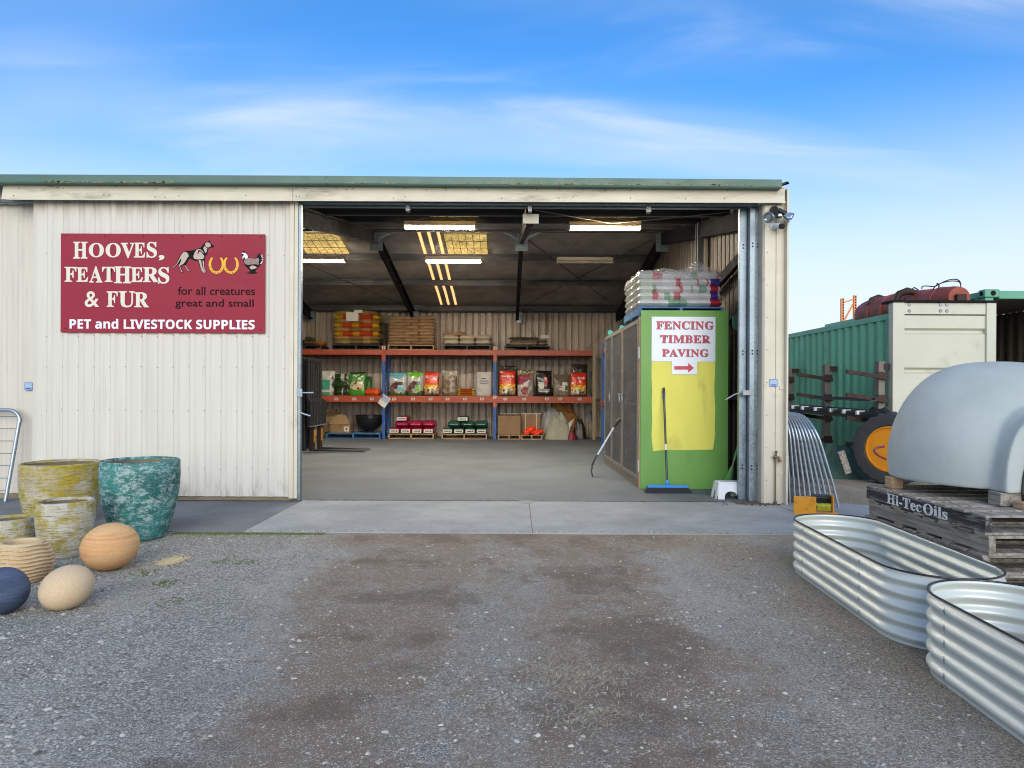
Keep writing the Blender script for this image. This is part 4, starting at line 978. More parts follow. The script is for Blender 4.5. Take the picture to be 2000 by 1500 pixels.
stand_bag(929.5, 726, 960.5, 773, GY, p_white, 'white woven bag with a small dark emblem, left of the second upright', base=C('a5a4a3'), z0=zs, mat=M['bagpaper'], top='pinch', taper=.08)
def p_dark(u, v): return C('6a3f30') if mnoise.noise(Vector((u*7, v*9, 12))) > .25 else C('2e2522')
stand_bag(979, 715, 1011, 772, GY+.22, p_dark, 'dark bag standing behind the red poultry bag right of the upright', base=C('2e2522'), z0=zs, mat=M['baggloss'])
peck(975, 724, 1007, 773, GY, 'red and yellow poultry bag just right of the second blue upright')
def p_maroon(u, v):
    if v > .80: return C('55533a') if mnoise.noise(Vector((u*10, v*16, 3))) > -.05 else C('b7ad84')
    if pic_ell(u, v, .45, .22, .22, .16): return C('8e1836')
    if v > .52 and u < .80: return C('8a1c3e') if (v > .56+.3*(u-.6)) else C('b9a8a0')
    if pic_ell(u, v, .50, .42, .12, .10): return C('c9c1b6')
    if u > .62: return C('938880')
    if v > .42 and u < .35: return C('8a1c3e')
    return C('b7b2aa')
stand_bag(1011, 722, 1043, 773, GY, p_maroon, 'maroon and grey hen feed bag beside the black rooster bag', base=C('8d8078'), z0=zs)
def p_black(u, v):
    if pic_ell(u, v, .62, .58, .15, .18): return C('9c1730')
    if pic_ell(u, v, .70, .52, .045, .03): return C('d2a22c')
    if pic_ell(u, v, .36, .42, .20, .16) and v > .30: return C('bfc0c0')
    if .24 < v < .28 or (.17 < v < .195 and .15 < u < .85): return C('cfcfcf') if .12 < u < .88 else C('17171a')
    return C('17171a')
stand_bag(1047, 724, 1078, 771, GY, p_black, 'black feed bag with a red crested rooster head', base=C('17171a'), z0=zs, mat=M['baggloss'])
def p_brown(u, v):
    if .36 < u < .58 and .22 < v < .66: return C('24201f') if v > .48 else C('b23a5a') if v < .30 or .38 < v < .44 else C('cfc8c0')
    if .58 < u < .80 and .22 < v < .62: return C('d5d2c8') if not pic_ell(u, v, .70, .38, .08, .12) else C('4a453e')
    if .40 < u < .62 and .06 < v < .16: return C('6f8a4a')
    return C('6f6253') if mnoise.noise(Vector((u*3, v*4, 3))) > 0 else C('635747')
stand_bag(1081, 731, 1116, 773, GY, p_brown, 'plain brown bag with a white and pink label panel', base=C('5d5142'), z0=zs)
stand_bag(1117, 712, 1148, 772, GY+.22, p_dark, 'dark bag standing behind the red poultry bag at the rack end', base=C('2e2522'), z0=zs, mat=M['baggloss'])
peck(1115, 728, 1146, 773, GY, 'red and yellow poultry bag at the right end of the rack')

# upper shelf: wrapped pallet loads
zu = zt2 + .003
def prange(px0, px1, Y): return at(px0, 680, Y).x, at(px1, 680, Y).x
UY = RYF + .02
x0, x1 = prange(560, 628, UY); pallet(x0, x1, UY, UY+.82, zu, .12, M['palletdark'], 'dark pallet with a few loose bags at the left end of the top shelf')
for k, (dx, w_, c1_, c2_, lab) in enumerate(((.20, .40, 'b5b3a5', '37503a', 'white and green bag lying low at the left end of the top shelf'), (.62, .36, 'c2a58c', '6a4f3c', 'tan bag lying on the dark pallet at the top shelf left end'), (.90, .26, '3c3f44', 'b8742e', 'dark bag with orange end beside the tan bag on the top shelf'))):
    lying_bag((x0+dx, UY+.3, zu+.123), w_, .5, .13, lambda u, v, s_, c1_=c1_, c2_=c2_: C(c1_) if u < .7 and v > .1 else C(c2_), lab, None, M['bag'], 60+k)
lying_bag((x0+.48, UY+.35, zu+.253), .42, .5, .12, lambda u, v, s_: C('c9a48c') if u < .5 else C('4a4f3c'), 'crumpled pink and olive bag thrown on top of the low bags, top shelf left', None, M['bag'], 66)
x0, x1 = prange(648, 743, UY); pallet(x0, x1, UY, UY+.82, zu, .14, M['palletdark'], 'dark plastic pallet under the wrapped yellow and red bags')
x0, x1 = x0+.03, x1-.05; n_ = 8; hb = (at(690, 607, UY).z - zu - .14)/n_
def p_yel(u, v, s_):
    if s_ == 'top' and v > .3: return C('8a6a3a')
    return C('f0cc22') if u < .16 or u > .84 else C('cf4a22') if .2 < u < .46 or .6 < u < .8 else C('dba02a') if mnoise.noise(Vector((u*12, v*3, 0))) > 0 else C('c9352a')
def p_yel2(u, v, s_): return C('94794f') if mnoise.noise(Vector((u*5, v*3, 6))) > 0 else C('b89c68')
for k in range(n_):
    lying_bag(((x0+x1)/2 + rnd.uniform(-.015, .015), UY+.40, zu+.143+k*hb), (x1-x0)*(1.06+.04*(k % 2)-.10*(k == n_-1)), .82, hb*1.12, p_yel if k % 2 == 0 and k > 0 or k == n_-2 else p_yel2,
              f'{"yellow and red printed" if (k % 2 == 0 and k > 0) or k == n_-2 else "brown see-through"} bag, {ORD[k] if k < n_-1 else "top"} layer of the wrapped yellow stack on the top shelf', 'bags in the wrapped yellow and red pallet load', M['baggloss'], 80+k)
mb = MB(); q0, q1 = at(676, 627, UY-.04), at(700, 610, UY-.04); mb.box((q0.x, UY-.05, q0.z), (q1.x, UY-.04, q1.z)); mb.box((q1.x-.12, UY-.042, q1.z-.02), (q1.x+.12, UY-.036, q1.z+.07)); t = mb.build('paper_docket', M['cardwhite'], loc=(q0.x, UY-.045, q0.z)); tag(t, 'white paper docket stuck on the wrapped yellow and red stack', 'docket')
x0, x1 = prange(757, 848, UY); pallet(x0, x1, UY, UY+.82, zu, .14, M['timber'], 'pale timber pallet under the tall stack of plain brown bags', 6)
hb = (at(800, 618, UY).z - zu - .14)/9
for k in range(9):
    cnt = 3 if k % 2 else 2
    for j in range(cnt):
        wd = (x1-x0)/cnt; tone = rnd.uniform(-.20, .10)
        lying_bag((x0+wd*(j+.5)+rnd.uniform(-.02, .02), UY+.38, zu+.143+k*hb), wd*1.08, .84, hb*1.08, lambda u, v, s_, tn=tone: tuple(max(.02, c_*(1+tn)) for c_ in (C('c2a481') if s_ == 'top' else C('d0b696'))),
                  f'plain brown bag, {("left","middle","right")[j] if cnt == 3 else ("left","right")[j]} of the {ORD[k] if k < 8 else "top"} layer on the timber top-shelf pallet', 'plain brown bags stacked on the timber pallet', M['baggloss'], 120+k*5+j)
x0, x1 = prange(866, 959, UY); pallet(x0, x1, UY, UY+.82, zu, .14, M['palletdark'], 'dark pallet under the pink and white bags on the top shelf')
hb = .135
for k in range(3):
    for j in range(3 if k < 2 else 1):
        wd = (x1-x0)/3
        lying_bag((x0+wd*(j+.5)+(.08 if k == 2 else rnd.uniform(-.02, .02)), UY+.36, zu+.143+k*hb), wd*(1.02 if k < 2 else 1.5), .78, hb*(1.12 if k < 2 else .8), lambda u, v, s_, k=k: C('c2b6a4') if s_ == 'bot' else (C('c9bda9') if v < .12 and k < 2 else C('b28466')),
                  f'cream-ended brown bag, {("left","middle","right")[j]} of the {("bottom","middle","top")[k]} layer on the low dark top-shelf pallet' if k < 2 else 'single brown bag lying on top of the cream-ended bags, left side', 'cream-ended brown bags on the low dark pallet', M['bagpaper'], 200+k*4+j)
x0, x1 = prange(985, 1075, UY); pallet(x0, x1, UY, UY+.82, zu, .13, M['palletdark'], 'dark pallet of flat wrapped bags at the right end of the top shelf')
for k, (w_, h_, dx, c1_) in enumerate(((1.22, .11, 0, 'b59c8c'), (1.10, .09, .04, '8f8272'), (.9, .07, -.1, '78705f'))):
    lying_bag(((x0+x1)/2+dx, UY+.4, zu+.133+k*.095), w_, .78, h_, lambda u, v, s_, c1_=c1_: C(c1_) if mnoise.noise(Vector((u*6, v*4, 3))) > -.25 else C('6a5d50'), f'flat film-wrapped bag, {("bottom","middle","top")[k]} of three on the right end of the top shelf', 'flat wrapped bags at the right of the top shelf', M['baggloss'], 230+k)
q = at(1064, 657, UY-.02); mb = MB(); mb.box((q.x-.12, UY-.012, q.z-.05), (q.x+.12, UY-.004, q.z+.04)); t = mb.build('paper_docket', M['cardwhite'], loc=(q.x, UY-.01, q.z-.05)); tag(t, 'white paper docket on the flat wrapped bags at the top shelf right', 'docket')

# floor level under the rack
FY = RYF + .0; zf = .019
x0, x1 = prange(638, 744, FY); pallet(x0, x1, FY-.05, FY+1.0, zf, .15, M['palletblue'], 'blue painted pallet on the floor under the black planter bowl')
def carton(name, x0, x1, y0, y1, z0, z1, lab, extra=None, flaps=None):
    t = thing(name, lab, 'carton', ((x0+x1)/2, (y0+y1)/2, z0)); mb = MB(); mb.box((x0, y0, z0), (x1, y1, z1)); mb.build('box_body', M['card'], t, bevel=.01)
    mb = MB(); mb.box((x0+.004, y0-.001+.0, z1+.0005), (x1-.004, y1, z1+.003)); mb.box(((x0+x1)/2-.03, y0-.0035, z1-.10), ((x0+x1)/2+.03, y0-.0005, z1+.004)); mb.build('packing_tape', pm('brown_tape', '7a5f42', .4, 0, .1), t); return t
a, b = at(645, 847, FY+.05), at(684, 829, FY+.05); t = carton('cardboard_box', a.x, b.x, FY+.05, FY+.5, zf+.155, b.z, 'closed brown carton with a white label on the blue pallet')
q = at(676.5, 838, FY+.05); mb = MB(); mb.box((q.x-.07, FY+.043, q.z-.07), (q.x+.07, FY+.0465, q.z+.07)); mb.build('box_label', M['cardwhite'], t)
mb = MB(); mb.box((q.x-.02, FY+.041, q.z-.02), (q.x+.02, FY+.0428, q.z+.03)); mb.build('label_print', M['signdark'], t)
t = thing('cardboard_box', 'open brown carton with raised flaps on top of the closed carton', 'carton', ((a.x+b.x)/2-.1, FY+.25, b.z+.004))
mb = MB(); zq = b.z+.004; mb.add([(a.x-.05, FY+.1, zq), (b.x-.12, FY+.1, zq), (b.x-.12, FY+.45, zq), (a.x-.05, FY+.45, zq), (a.x+.02, FY+.12, zq+.22), (b.x-.25, FY+.12, zq+.30), (b.x-.25, FY+.43, zq+.26), (a.x+.02, FY+.43, zq+.24)], [(0,3,2,1),(0,1,5,4),(1,2,6,5),(2,3,7,6),(3,0,4,7)]); mb.build('box_body', M['card'], t)
for s_ in ((-.0, .0), ):
    mb = MB(); mb.poly([(a.x-.04, FY+.095, zq), (b.x-.02, FY+.095, zq), (b.x-.14, FY+.06, zq+.26), (a.x+.20, FY+.06, zq+.28)], (0, .008, 0)); mb.build('flap', pm('lighter_cardboard', 'a3855f', .8, 0, .08), t)
q = at(650, 800, FY+.5); mb = MB(); mb.box((q.x-.28, FY+.55, .175), (q.x+.10, FY+.85, q.z-.1)); mb.box((q.x-.25, FY+.6, q.z-.1), (q.x+.06, FY+.8, q.z+.02)); t = mb.build('cardboard_box', M['card'], loc=(q.x, FY+.7, .175), bevel=.01); tag(t, 'tall brown carton standing behind the open carton on the blue pallet', 'carton')
bw = at(720.5, 846, FY+.35); mb = MB(); r_ = (at(748, 830, FY+.35).x-at(693, 830, FY+.35).x)/2
mb.lathe([(r_*.30, 0), (r_*.32, .02), (r_*.25, .06), (r_*.45, .09), (r_*.78, .20), (r_*.93, .33), (r_*.95, .40), (r_*1.0, .42), (r_*1.0, .50), (r_*.96, .51), (r_*.90, .40), (r_*.6, .20), (0, .17)], (bw.x, FY+.45, zf+.152), 40)
t = mb.build('planter_bowl', M['blackpl'], loc=(bw.x, FY+.45, zf+.152), smooth=True, angle=30); tag(t, 'wide black plastic planter bowl on the blue floor pallet', 'planter')
def small_load(px0, px1, py0, lab, main, kind):
    x0, x1 = prange(px0, px1, FY-.1); y0 = FY-.1; pallet(x0, x1, y0, y0+1.05, zf, .15, M['timber'], lab, 6)
    n4 = 4; wd = (x1-x0)/n4; hh = .15; zz = zf+.153
    def pf(u, v, s_): return C(main) if mnoise.noise(Vector((u*6, v*9, 3))) > -.3 else tuple(c_*.7 for c_ in C(main))
    WD = ('far left', 'middle left', 'middle right', 'far right')
    def endp(o, x, w_, z, h_, y):
        mb = MB(); mb.obox((x, y-.012, z+h_*.5), (w_*.92, .012, h_*.86)); e = mb.build('white_bag_end', M['cardwhite'], o, bevel=.004)
        mb = MB(); mb.box((x-w_*.30, y-.0215, z+h_*.42), (x+w_*.12, y-.019, z+h_*.60)); mb.box((x+w_*.18, y-.0215, z+h_*.36), (x+w_*.32, y-.019, z+h_*.62)); mb.build('end_print', M['black'], o)
    for j in range(4):
        x = x0+wd*(j+.5); o = lying_bag((x, y0+.42, zz), wd*.97, .82, hh, pf, f'{kind} bag with white end, {WD[j]} of the bottom layer on its floor pallet', f'{kind} bags on the floor pallet', M['bag'], int(px0)+j); endp(o, x, wd*.86, zz+.012, hh*.8, y0+.02)
    for j in range(3):
        x = x0+.14+wd*1.2*(j+.5); o = lying_bag((x, y0+.62, zz+hh*1.0), wd*1.22, .74, hh*1.35, pf, f'{kind} bag, {("left","middle","right")[j]} of the upper layer on its floor pallet', f'{kind} bags on the floor pallet', M['bag'], int(px0)+9+j)
        mb = MB(); mb.box((x-.10, y0+.262, zz+hh*1.55), (x+.10, y0+.268, zz+hh*1.75)); mb.build('bag_print', M['cardwhite'], o)
    x = x0+wd*(1.05 if kind == 'pink' else 1.8); o = lying_bag((x, y0+.62, zz+hh*2.3), wd*1.05, .74, hh*.95, pf, f'{kind} bag with white end lying alone on top of its floor pallet stack', f'{kind} bags on the floor pallet', M['bag'], int(px0)+20); endp(o, x, wd*.95, zz+hh*2.3+.01, hh*.76, y0+.24)
small_load(759, 848, 851, 'timber pallet on the floor under the pink bags', 'a3224a', 'pink')
small_load(863, 952, 851, 'timber pallet on the floor under the dark green bags', '2a5a4e', 'dark green')
for px0, px1, lab in ((973, 1017, 'low timber pallet under the large brown carton right of the second upright'), (1018, 1060, 'low timber pallet under the orange mesh and strapped carton')):
    x0, x1 = prange(px0, px1, FY-.1); pallet(x0, x1, FY-.12, FY+.8, zf, .13, M['timber'], lab, 5)
zc = zf+.134; a, b = at(972, 845, FY-.05), at(1017, 812, FY-.05); carton('cardboard_box', a.x, b.x, FY-.06, FY+.5, zc, b.z, 'large plain brown carton right of the second blue upright')
def strapped(px0, px1, py0, y0, y1, lab, z0):
    a, b = at(px0, 850, y0), at(px1, py0, y0); t = carton('cardboard_box', a.x, b.x, y0, y1, z0, b.z, lab)
    for f_ in (.22, .78):
        x = a.x+(b.x-a.x)*f_; mb = MB(); mb.box((x-.010, y0-.006, z0), (x+.010, y0-.002, b.z+.004)); mb.box((x-.010, y0-.006, b.z+.0035), (x+.010, y1, b.z+.007)); mb.build('white_strap', M['cardwhite'], t)
    mb = MB(); mb.box((a.x-.002, y0-.004, b.z-.012), (b.x+.002, y0-.0015, b.z+.008)); mb.build('white_strap', M['cardwhite'], t)
strapped(1017.5, 1056, 808, FY+.25, FY+.75, 'tall carton with white straps behind the orange mesh', zc)
strapped(976, 1016, 808, FY+.56, FY+.80, 'strapped carton showing over the large plain carton', zc)
q = at(1039, 850, FY-.05); mb = MB(); rs = random.Random(3)
for k in range(34):
    a_ = rs.uniform(0, 6.28); rr = rs.random()**.6; c = Vector((q.x+rr*.26*math.cos(a_), FY+.05+rr*.13*math.sin(a_), zc+.03+(1-rr)*.20*rs.random()+.0)); pts = []
    ph = rs.uniform(0, 6)
    for i in range(7): t_ = i/6*2.6; pts.append(c+Vector((.09*math.cos(t_+ph), .05*math.sin(t_+ph), .035*math.sin(t_*1.7+ph)+.02)))
    mb.tube(pts, [.016, .034, .04, .036, .04, .03, .016], 7)
t = mb.build('mesh_bundle', M['orangenet'], loc=(q.x, FY+.05, zc), smooth=True); tag(t, 'bright orange plastic mesh bundled on the low timber pallet', 'mesh bundle')
def heap(name, c, rx, ry, h, mat, lab, cat, seed, n=40, pw=1.6, amp=.28):
    mb = MB(); c = Vector(c)
    def fn(u, v):
        a = u*2*math.pi; r = v; p = Vector((math.cos(a)*r, math.sin(a)*r, 0)); nz_ = mnoise.fractal(Vector((p.x*2.2+seed, p.y*2.2, seed)), 1.0, 2.0, 4); rd = abs(mnoise.noise(Vector((p.x*5+seed, p.y*3, 2+seed))))
        k = 1+.22*mnoise.noise(Vector((math.cos(a)*1.3+seed, math.sin(a)*1.3, 0)))
        z = max(0, (1-r**pw)) * (1+amp*nz_*1.2) * h - rd*.10*h*(1-r)
        return c + Vector((p.x*rx*k, p.y*ry*k, max(0, z)))
    mb.grid(fn, n*2, n); o = mb.build(name, mat, loc=c, smooth=True, angle=0); return tag(o, lab, cat)
q = at(1093, 858, FY); heap('canvas_heap', (q.x, FY+.30, zf), .50, .42, .66, M['canvas'], 'large grey-green canvas bundle slumped on the floor under the rack', 'canvas', 3, pw=2.6)
heap('canvas_heap', (q.x-.18, FY+.72, zf), .42, .2, .80, M['canvaslight'], 'pale blue-white cloth bunched behind the grey-green canvas bundle', 'canvas', 9, pw=3)
heap('tarpaulin_heap', (q.x+.14, FY+.80, zf), .62, .22, .92, M['tancloth'], 'tan brown tarpaulin folded behind the canvas under the rack', 'tarpaulin', 14, pw=3.5)
mb = MB(); mb.poly([at(1093, 840, FY+.1), at(1122, 817, FY+.18), at(1114, 835, FY+.06), at(1108, 856, FY-.05), at(1096, 858, FY-.08)], (0, .05, 0)); t = mb.build('canvas_flap', M['canvaslight'], loc=(q.x+.2, FY, zf), bevel=.01); tag(t, 'pale canvas flap hanging over the right of the canvas bundle', 'canvas')
q = at(1117, 856, FY-.1); heap('red_sack', (q.x, FY-.05, zf), .13, .13, .24, pm('maroon_plastic', '7d2436', .5, 0, .2), 'small maroon sack on the floor right of the canvas bundle', 'sack', 21, 18, 3)
heap('black_bundle', (q.x+.26, FY+.35, zf), .22, .25, .50, M['blackpl'], 'dark bundle in the shadow at the right end of the back rack', 'bundle', 27, 22, 3)
# ------------------------------------------------------------------ rack along the right wall, seen past the cabinet
srx = 2.32
sr = thing('pallet_rack', 'second blue and orange rack along the right wall behind the mesh cabinet', 'racking', (2.8, 16.2, .018))
for y in (14.0, 16.6):
    for x in (srx, 3.15):
        mb = MB(); mb.box((x-.04, y-.045, .018), (x+.04, y+.045, 2.55)); mb.build('upright', M['rackblue'], sr, bevel=.005)
    mb = MB(); mb.box((srx-.05, y-.055, .95), (srx-.041, y+.055, 1.22)); mb.build('beam_connector', M['rackorange'], sr)
    for k in range(3): mb = MB(); mb.bar((srx+.04, y, .3+k*.7), (3.11, y, .75+k*.7), .03, .03); mb.build('cross_brace', M['galvd'], sr)
for z in (1.10, 2.36):
    for x in (srx, 3.15): mb = MB(); mb.box((x-.03, 14.05, z-.06), (x+.03, 16.55, z+.06)); mb.build('beam', M['rackorange'], sr)
pallet(2.22, 3.2, 14.3, 15.4, 1.165, .14, M['palletblue'], 'blue pallet on the lower beam of the right-wall rack')
pallet(2.20, 3.2, 14.3, 15.4, 2.425, .14, M['palletblue'], 'blue pallet on the upper beam of the right-wall rack')
pallet(2.20, 3.2, 14.6, 15.8, .019, .14, M['palletblue'], 'blue pallet on the floor under the right-wall rack')
for k in range(2):
    mb = MB(); mb.box((2.26+k*.17, 14.4, 1.308), (2.36+k*.17+.04*k, 15.3, 1.82)); t = mb.build('foam_sheet', pm('beige_board', 'b3a085', .8, 0, .08), loc=(2.3+k*.17, 14.8, 1.308), bevel=.01)
    tag(t, ('beige board standing on edge at the front of the blue rack pallet', 'thicker beige board standing beside the first on the blue rack pallet')[k], 'board')
mb = MB(); lie_geo(mb, (2.85, 14.7, 1.308), .5, .7, .34, lambda u, v, s_: C('a7abb0') if mnoise.noise(Vector((u*6, v*6, 2))) > 0 else C('6f7277'), 5); t = mb.build('feed_bag', M['baggloss'], loc=(2.85, 14.7, 1.308), smooth=True, angle=0); tag(t, 'silver film bag lying beside the beige boards on the right-wall rack', 'bag')
for k, (y, z, r_) in enumerate(((14.25, 2.61, .055), (14.25, 2.72, .05), (14.25, 2.62, .05))):
    x0 = 2.12 + k*.12; mb = MB(); mb.tube([(x0+.12*(k == 1)-.0, 14.18, z), (x0+.3, 15.1, z)], r_, 12)
    t = mb.build('plastic_roll', pm('turquoise_plastic_%s' % 'abc'[k], '3fa3a3', .4, 0, .12), loc=(x0, 14.3, z-r_), smooth=True); tag(t, ('turquoise plastic roll at the near edge of the upper blue pallet', 'turquoise plastic roll lying on top of the others above the rack', 'turquoise plastic roll right of the near-edge roll on the upper blue pallet')[k], 'roll')
mb = MB(); lie_geo(mb, (2.72, 14.8, 2.568), .8, .9, .22, lambda u, v, s_: C('6f5a4c') if mnoise.noise(Vector((u*5, v*5, 2))) > 0 else C('a07a5a'), 7); t = mb.build('feed_bag', M['bag'], loc=(2.72, 14.8, 2.568), smooth=True, angle=0); tag(t, 'brown bag lying behind the turquoise rolls on the upper blue pallet', 'bag')
for k, (x, y, z, c1_, lab) in enumerate(((2.5, 14.75, .162, 'c2c4c4', 'white bag with red print on the floor pallet of the right-wall rack'), (2.62, 14.9, .36, 'a83a3a', 'red bag on top of the white bag at the right-wall rack'))):
    lying_bag((x, y, z), .6, .6, .20, lambda u, v, s_, c1_=c1_: C(c1_) if mnoise.noise(Vector((u*5, v*5, 1))) > -.15 else C('b0372f'), lab, None, M['bag'], 300+k)
mb = MB(); mb.box((2.30, 13.55, .019), (2.60, 13.95, .24)); t = mb.build('cardboard_box', M['cardwhite'], loc=(2.45, 13.75, .019), bevel=.01); tag(t, 'small white carton on the floor past the far end of the mesh cabinet', 'carton')

# ------------------------------------------------------------------ forklift, mostly hidden behind the sliding door
fk = thing('forklift', 'black forklift with lowered forks just inside the left of the doorway', 'forklift', (-4.7, 15.3, .018))
Y0, Y1 = 14.75, 15.75; XF = -4.28
for y in (Y0+.18, Y1-.18):
    mb = MB(); mb.box((XF-.30, y-.06, .06), (XF-.14, y+.06, 2.10)); mb.build('mast_upright', M['forkblack'], fk, bevel=.01)
mb = MB()
for k in range(6): y = Y0+.04+(Y1-Y0-.08)*k/5; mb.box((XF-.06, y-.055, 1.18), (XF-.02, y+.055, 2.08))
mb.box((XF-.065, Y0, 2.02), (XF-.015, Y1, 2.09)); mb.box((XF-.09, Y0, 1.16), (XF-.06, Y1, 2.06)); mb.build('load_backrest', M['forkblack'], fk, bevel=.008)
mb = MB()
for k in range(5): y = Y0-.02+(Y1-Y0+.04)*k/4; mb.box((XF+.02, y-.09, .62), (XF+.06, y+.09, 1.17))
mb.box((XF-.04, Y0-.08, .58), (XF+.02, Y1+.08, 1.20)); mb.build('carriage', M['forkblack'], fk, bevel=.01)
mb = MB(); mb.box((XF+.02, Y0-.1, .595), (XF+.07, Y1+.1, .62)); mb.build('carriage_edge', M['galvd'], fk)
for y in (Y0+.22, Y1-.20):
    mb = MB(); mb.box((XF-.05, y-.07, .05), (XF+.04, y+.07, .60)); f_ = mb.build('fork_heel', M['rustbar'], fk, bevel=.01)
    mb = MB(); mb.box((XF+.041, y-.05, .25), (XF+.055, y+.05, .52)); mb.build('yellow_paint_mark', M['forkyellow'], f_)
    mb = MB(); mb.poly([(XF+.04, y-.06, .05), (XF+1.15, y-.055, .045), (XF+1.15, y-.055, .06), (XF+.04, y-.06, .095)], (0, .12, 0)); mb.build('fork', M['forkblack'], fk)
mb = MB(); mb.box((XF-1.9, Y0+.02, .32), (XF-.42, Y1-.02, .95)); mb.box((XF-2.3, Y0, .28), (XF-1.75, Y1, 1.15)); mb.build('body', M['forkyellow'], fk, bevel=.04)
mb = MB(); mb.box((XF-1.75, Y0+.03, 2.05), (XF-.45, Y1-.03, 2.11))
for x in (XF-1.7, XF-.5):
    for y in (Y0+.06, Y1-.06): mb.box((x-.03, y-.03, .9), (x+.03, y+.03, 2.06))
mb.build('overhead_guard', M['forkblack'], fk)
for x, r_ in ((XF-.62, .30), (XF-1.95, .24)):
    for y in (Y0+.0, Y1-.0):
        mb = MB(); mb.tube([(x, y-.12, r_+.018), (x, y-.09, r_+.018), (x, y+.09, r_+.018), (x, y+.12, r_+.018)], [r_*.86, r_, r_, r_*.86], 24); mb.build('wheel', M['rubber'], fk, smooth=True)

# ------------------------------------------------------------------ storage cabinet with the green end
CX0, CX1, CY0, CY1, CZ = 1.85, 3.09, 9.57, 13.0, 2.44
cab = thing('storage_cabinet', 'tall cabinet with green and yellow painted end panel and grey mesh doors', 'cabinet', ((CX0+CX1)/2, (CY0+CY1)/2, .018))
gp0, gp1 = at(1250.5, 955, CY0), at(1423, 606.5, CY0)
mb = MB(); mb.box((gp0.x, CY0, .02), (gp1.x, CY0+.022, gp1.z)); ep = mb.build('end_panel', M['green'], cab, bevel=.003)
out = [(1273,706),(1312,707),(1397,706),(1396.5,730),(1395,760),(1397,800),(1396,830),(1396.5,850),(1393,876),(1392,878),(1370,878.5),(1340,879),(1322,879.5),(1310,878.5),(1285,880),(1276,881),(1274,868),(1272.5,850),(1274,820),(1273,790),(1274,760),(1272.5,735)]
mb = MB(); mb.poly([at(x, y, CY0-.0015) for x, y in out], (0, .0014, 0)); mb.build('painted_patch', M['yellow'], ep)
mb = MB(); mb.box((CX0+.03, CY0+.024, .02), (CX1-.0, CY1, .06)); mb.box((CX1-.03, CY0+.024, .06), (CX1-.002, CY1, CZ-.04)); mb.box((CX0+.03, CY0+.024, CZ-.038), (CX1, CY1, CZ)); mb.box((CX0+.02, CY1-.03, .06), (CX1-.031, CY1, CZ-.04)); mb.build('carcass', pm('grey_board', '726f6a', .7, 0, .15, 3), cab)
for z in (.62, 1.18, 1.74): mb = MB(); mb.box((CX0+.09, CY0+.03, z), (CX1-.032, CY1-.032, z+.03)); mb.build('shelf', M['galvd'], cab)
mb = MB(); mb.box((CX0-.0, CY0+.026, .02), (CX0+.03, CY0+.115, CZ)); mb.build('corner_stud', M['timber'], cab)
mb = MB(); mb.box((CX0-.0, CY0+.12, .02), (CX0+.028, CY1, .13)); mb.build('plinth', pm('grey_brown_board', '6e6a62', .75, 0, .15, 3), cab)
db = (CY0+.12, 10.98, 11.02, 12.12, 12.13, CY1)
mb = MB(); mb.box((CX0-.004, 10.985, .13), (CX0+.028, 11.055, CZ-.04)); mb.build('orange_stile', pm('orange_stile_paint', 'b2694a', .55, 0, .12, 3), cab)
for y0, y1 in ((db[0], 10.975), (11.065, 12.10), (12.13, CY1-.005)):
    mb = MB()
    for ya, yb in ((y0, y0+.045), (y1-.045, y1)): mb.box((CX0-.012, ya, .135), (CX0+.02, yb, CZ-.03))
    for za, zb_ in ((.135, .19), (CZ-.085, CZ-.03)): mb.box((CX0-.0115, y0+.0455, za), (CX0+.0195, y1-.0455, zb_))
    d_ = mb.build('door', pm('grey_door_frame', '80827d', .5, .2, .1, 3), cab)
    mb = MB(); mb.box((CX0-.002, y0+.04, .18), (CX0+.002, y1-.04, CZ-.08)); mb.build('wire_mesh', M['wire'], d_)
    mb = MB(); yh = y0+.08 if y0 < 11 else y1-.08; c_ = Vector((CX0-.03, y1-.10 if y0 < 11 else y0+.10, 1.28)); mb.tube([c_+Vector((.012*math.cos(a), .045*math.cos(a), .075*math.sin(a))) for a in [i*math.pi/8 for i in range(16)]], .006, 6, closed=True); mb.build('handle', M['alu'], d_, smooth=True)
for z in (.25, 1.85): mb = MB(); mb.box((CX0-.006, CY0+.03, z), (CX0-.0008, CY0+.105, z+.16)); mb.build('hinge', M['whiteplastic'], cab)
for k, (y, z, c1_) in enumerate(((9.9, .06, 'b9b8b4'), (10.4, .06, 'a8a9aa'), (10.1, .66, '8d9a9c'), (10.5, 1.22, 'b5b1a6'), (11.4, .66, 'a9a59a'), (11.6, 1.22, '8f9aa0'), (10.2, 1.78, '9c4650'))):
    lying_bag((CX0+.50, y+.25, z+.002), .6, .42, .34, lambda u, v, s_, c1_=c1_: C(c1_) if mnoise.noise(Vector((u*5, v*5, 1))) > -.1 else tuple(.6*c_ for c_ in C(c1_)), ('white', 'grey', 'blue-grey', 'cream', 'buff', 'slate', 'red')[k] + f' bag seen dimly through the mesh doors, {("floor", "floor", "first shelf", "second shelf", "first shelf", "second shelf", "top shelf")[k]} of the cabinet', None, M['bag'], 400+k, 'bag')
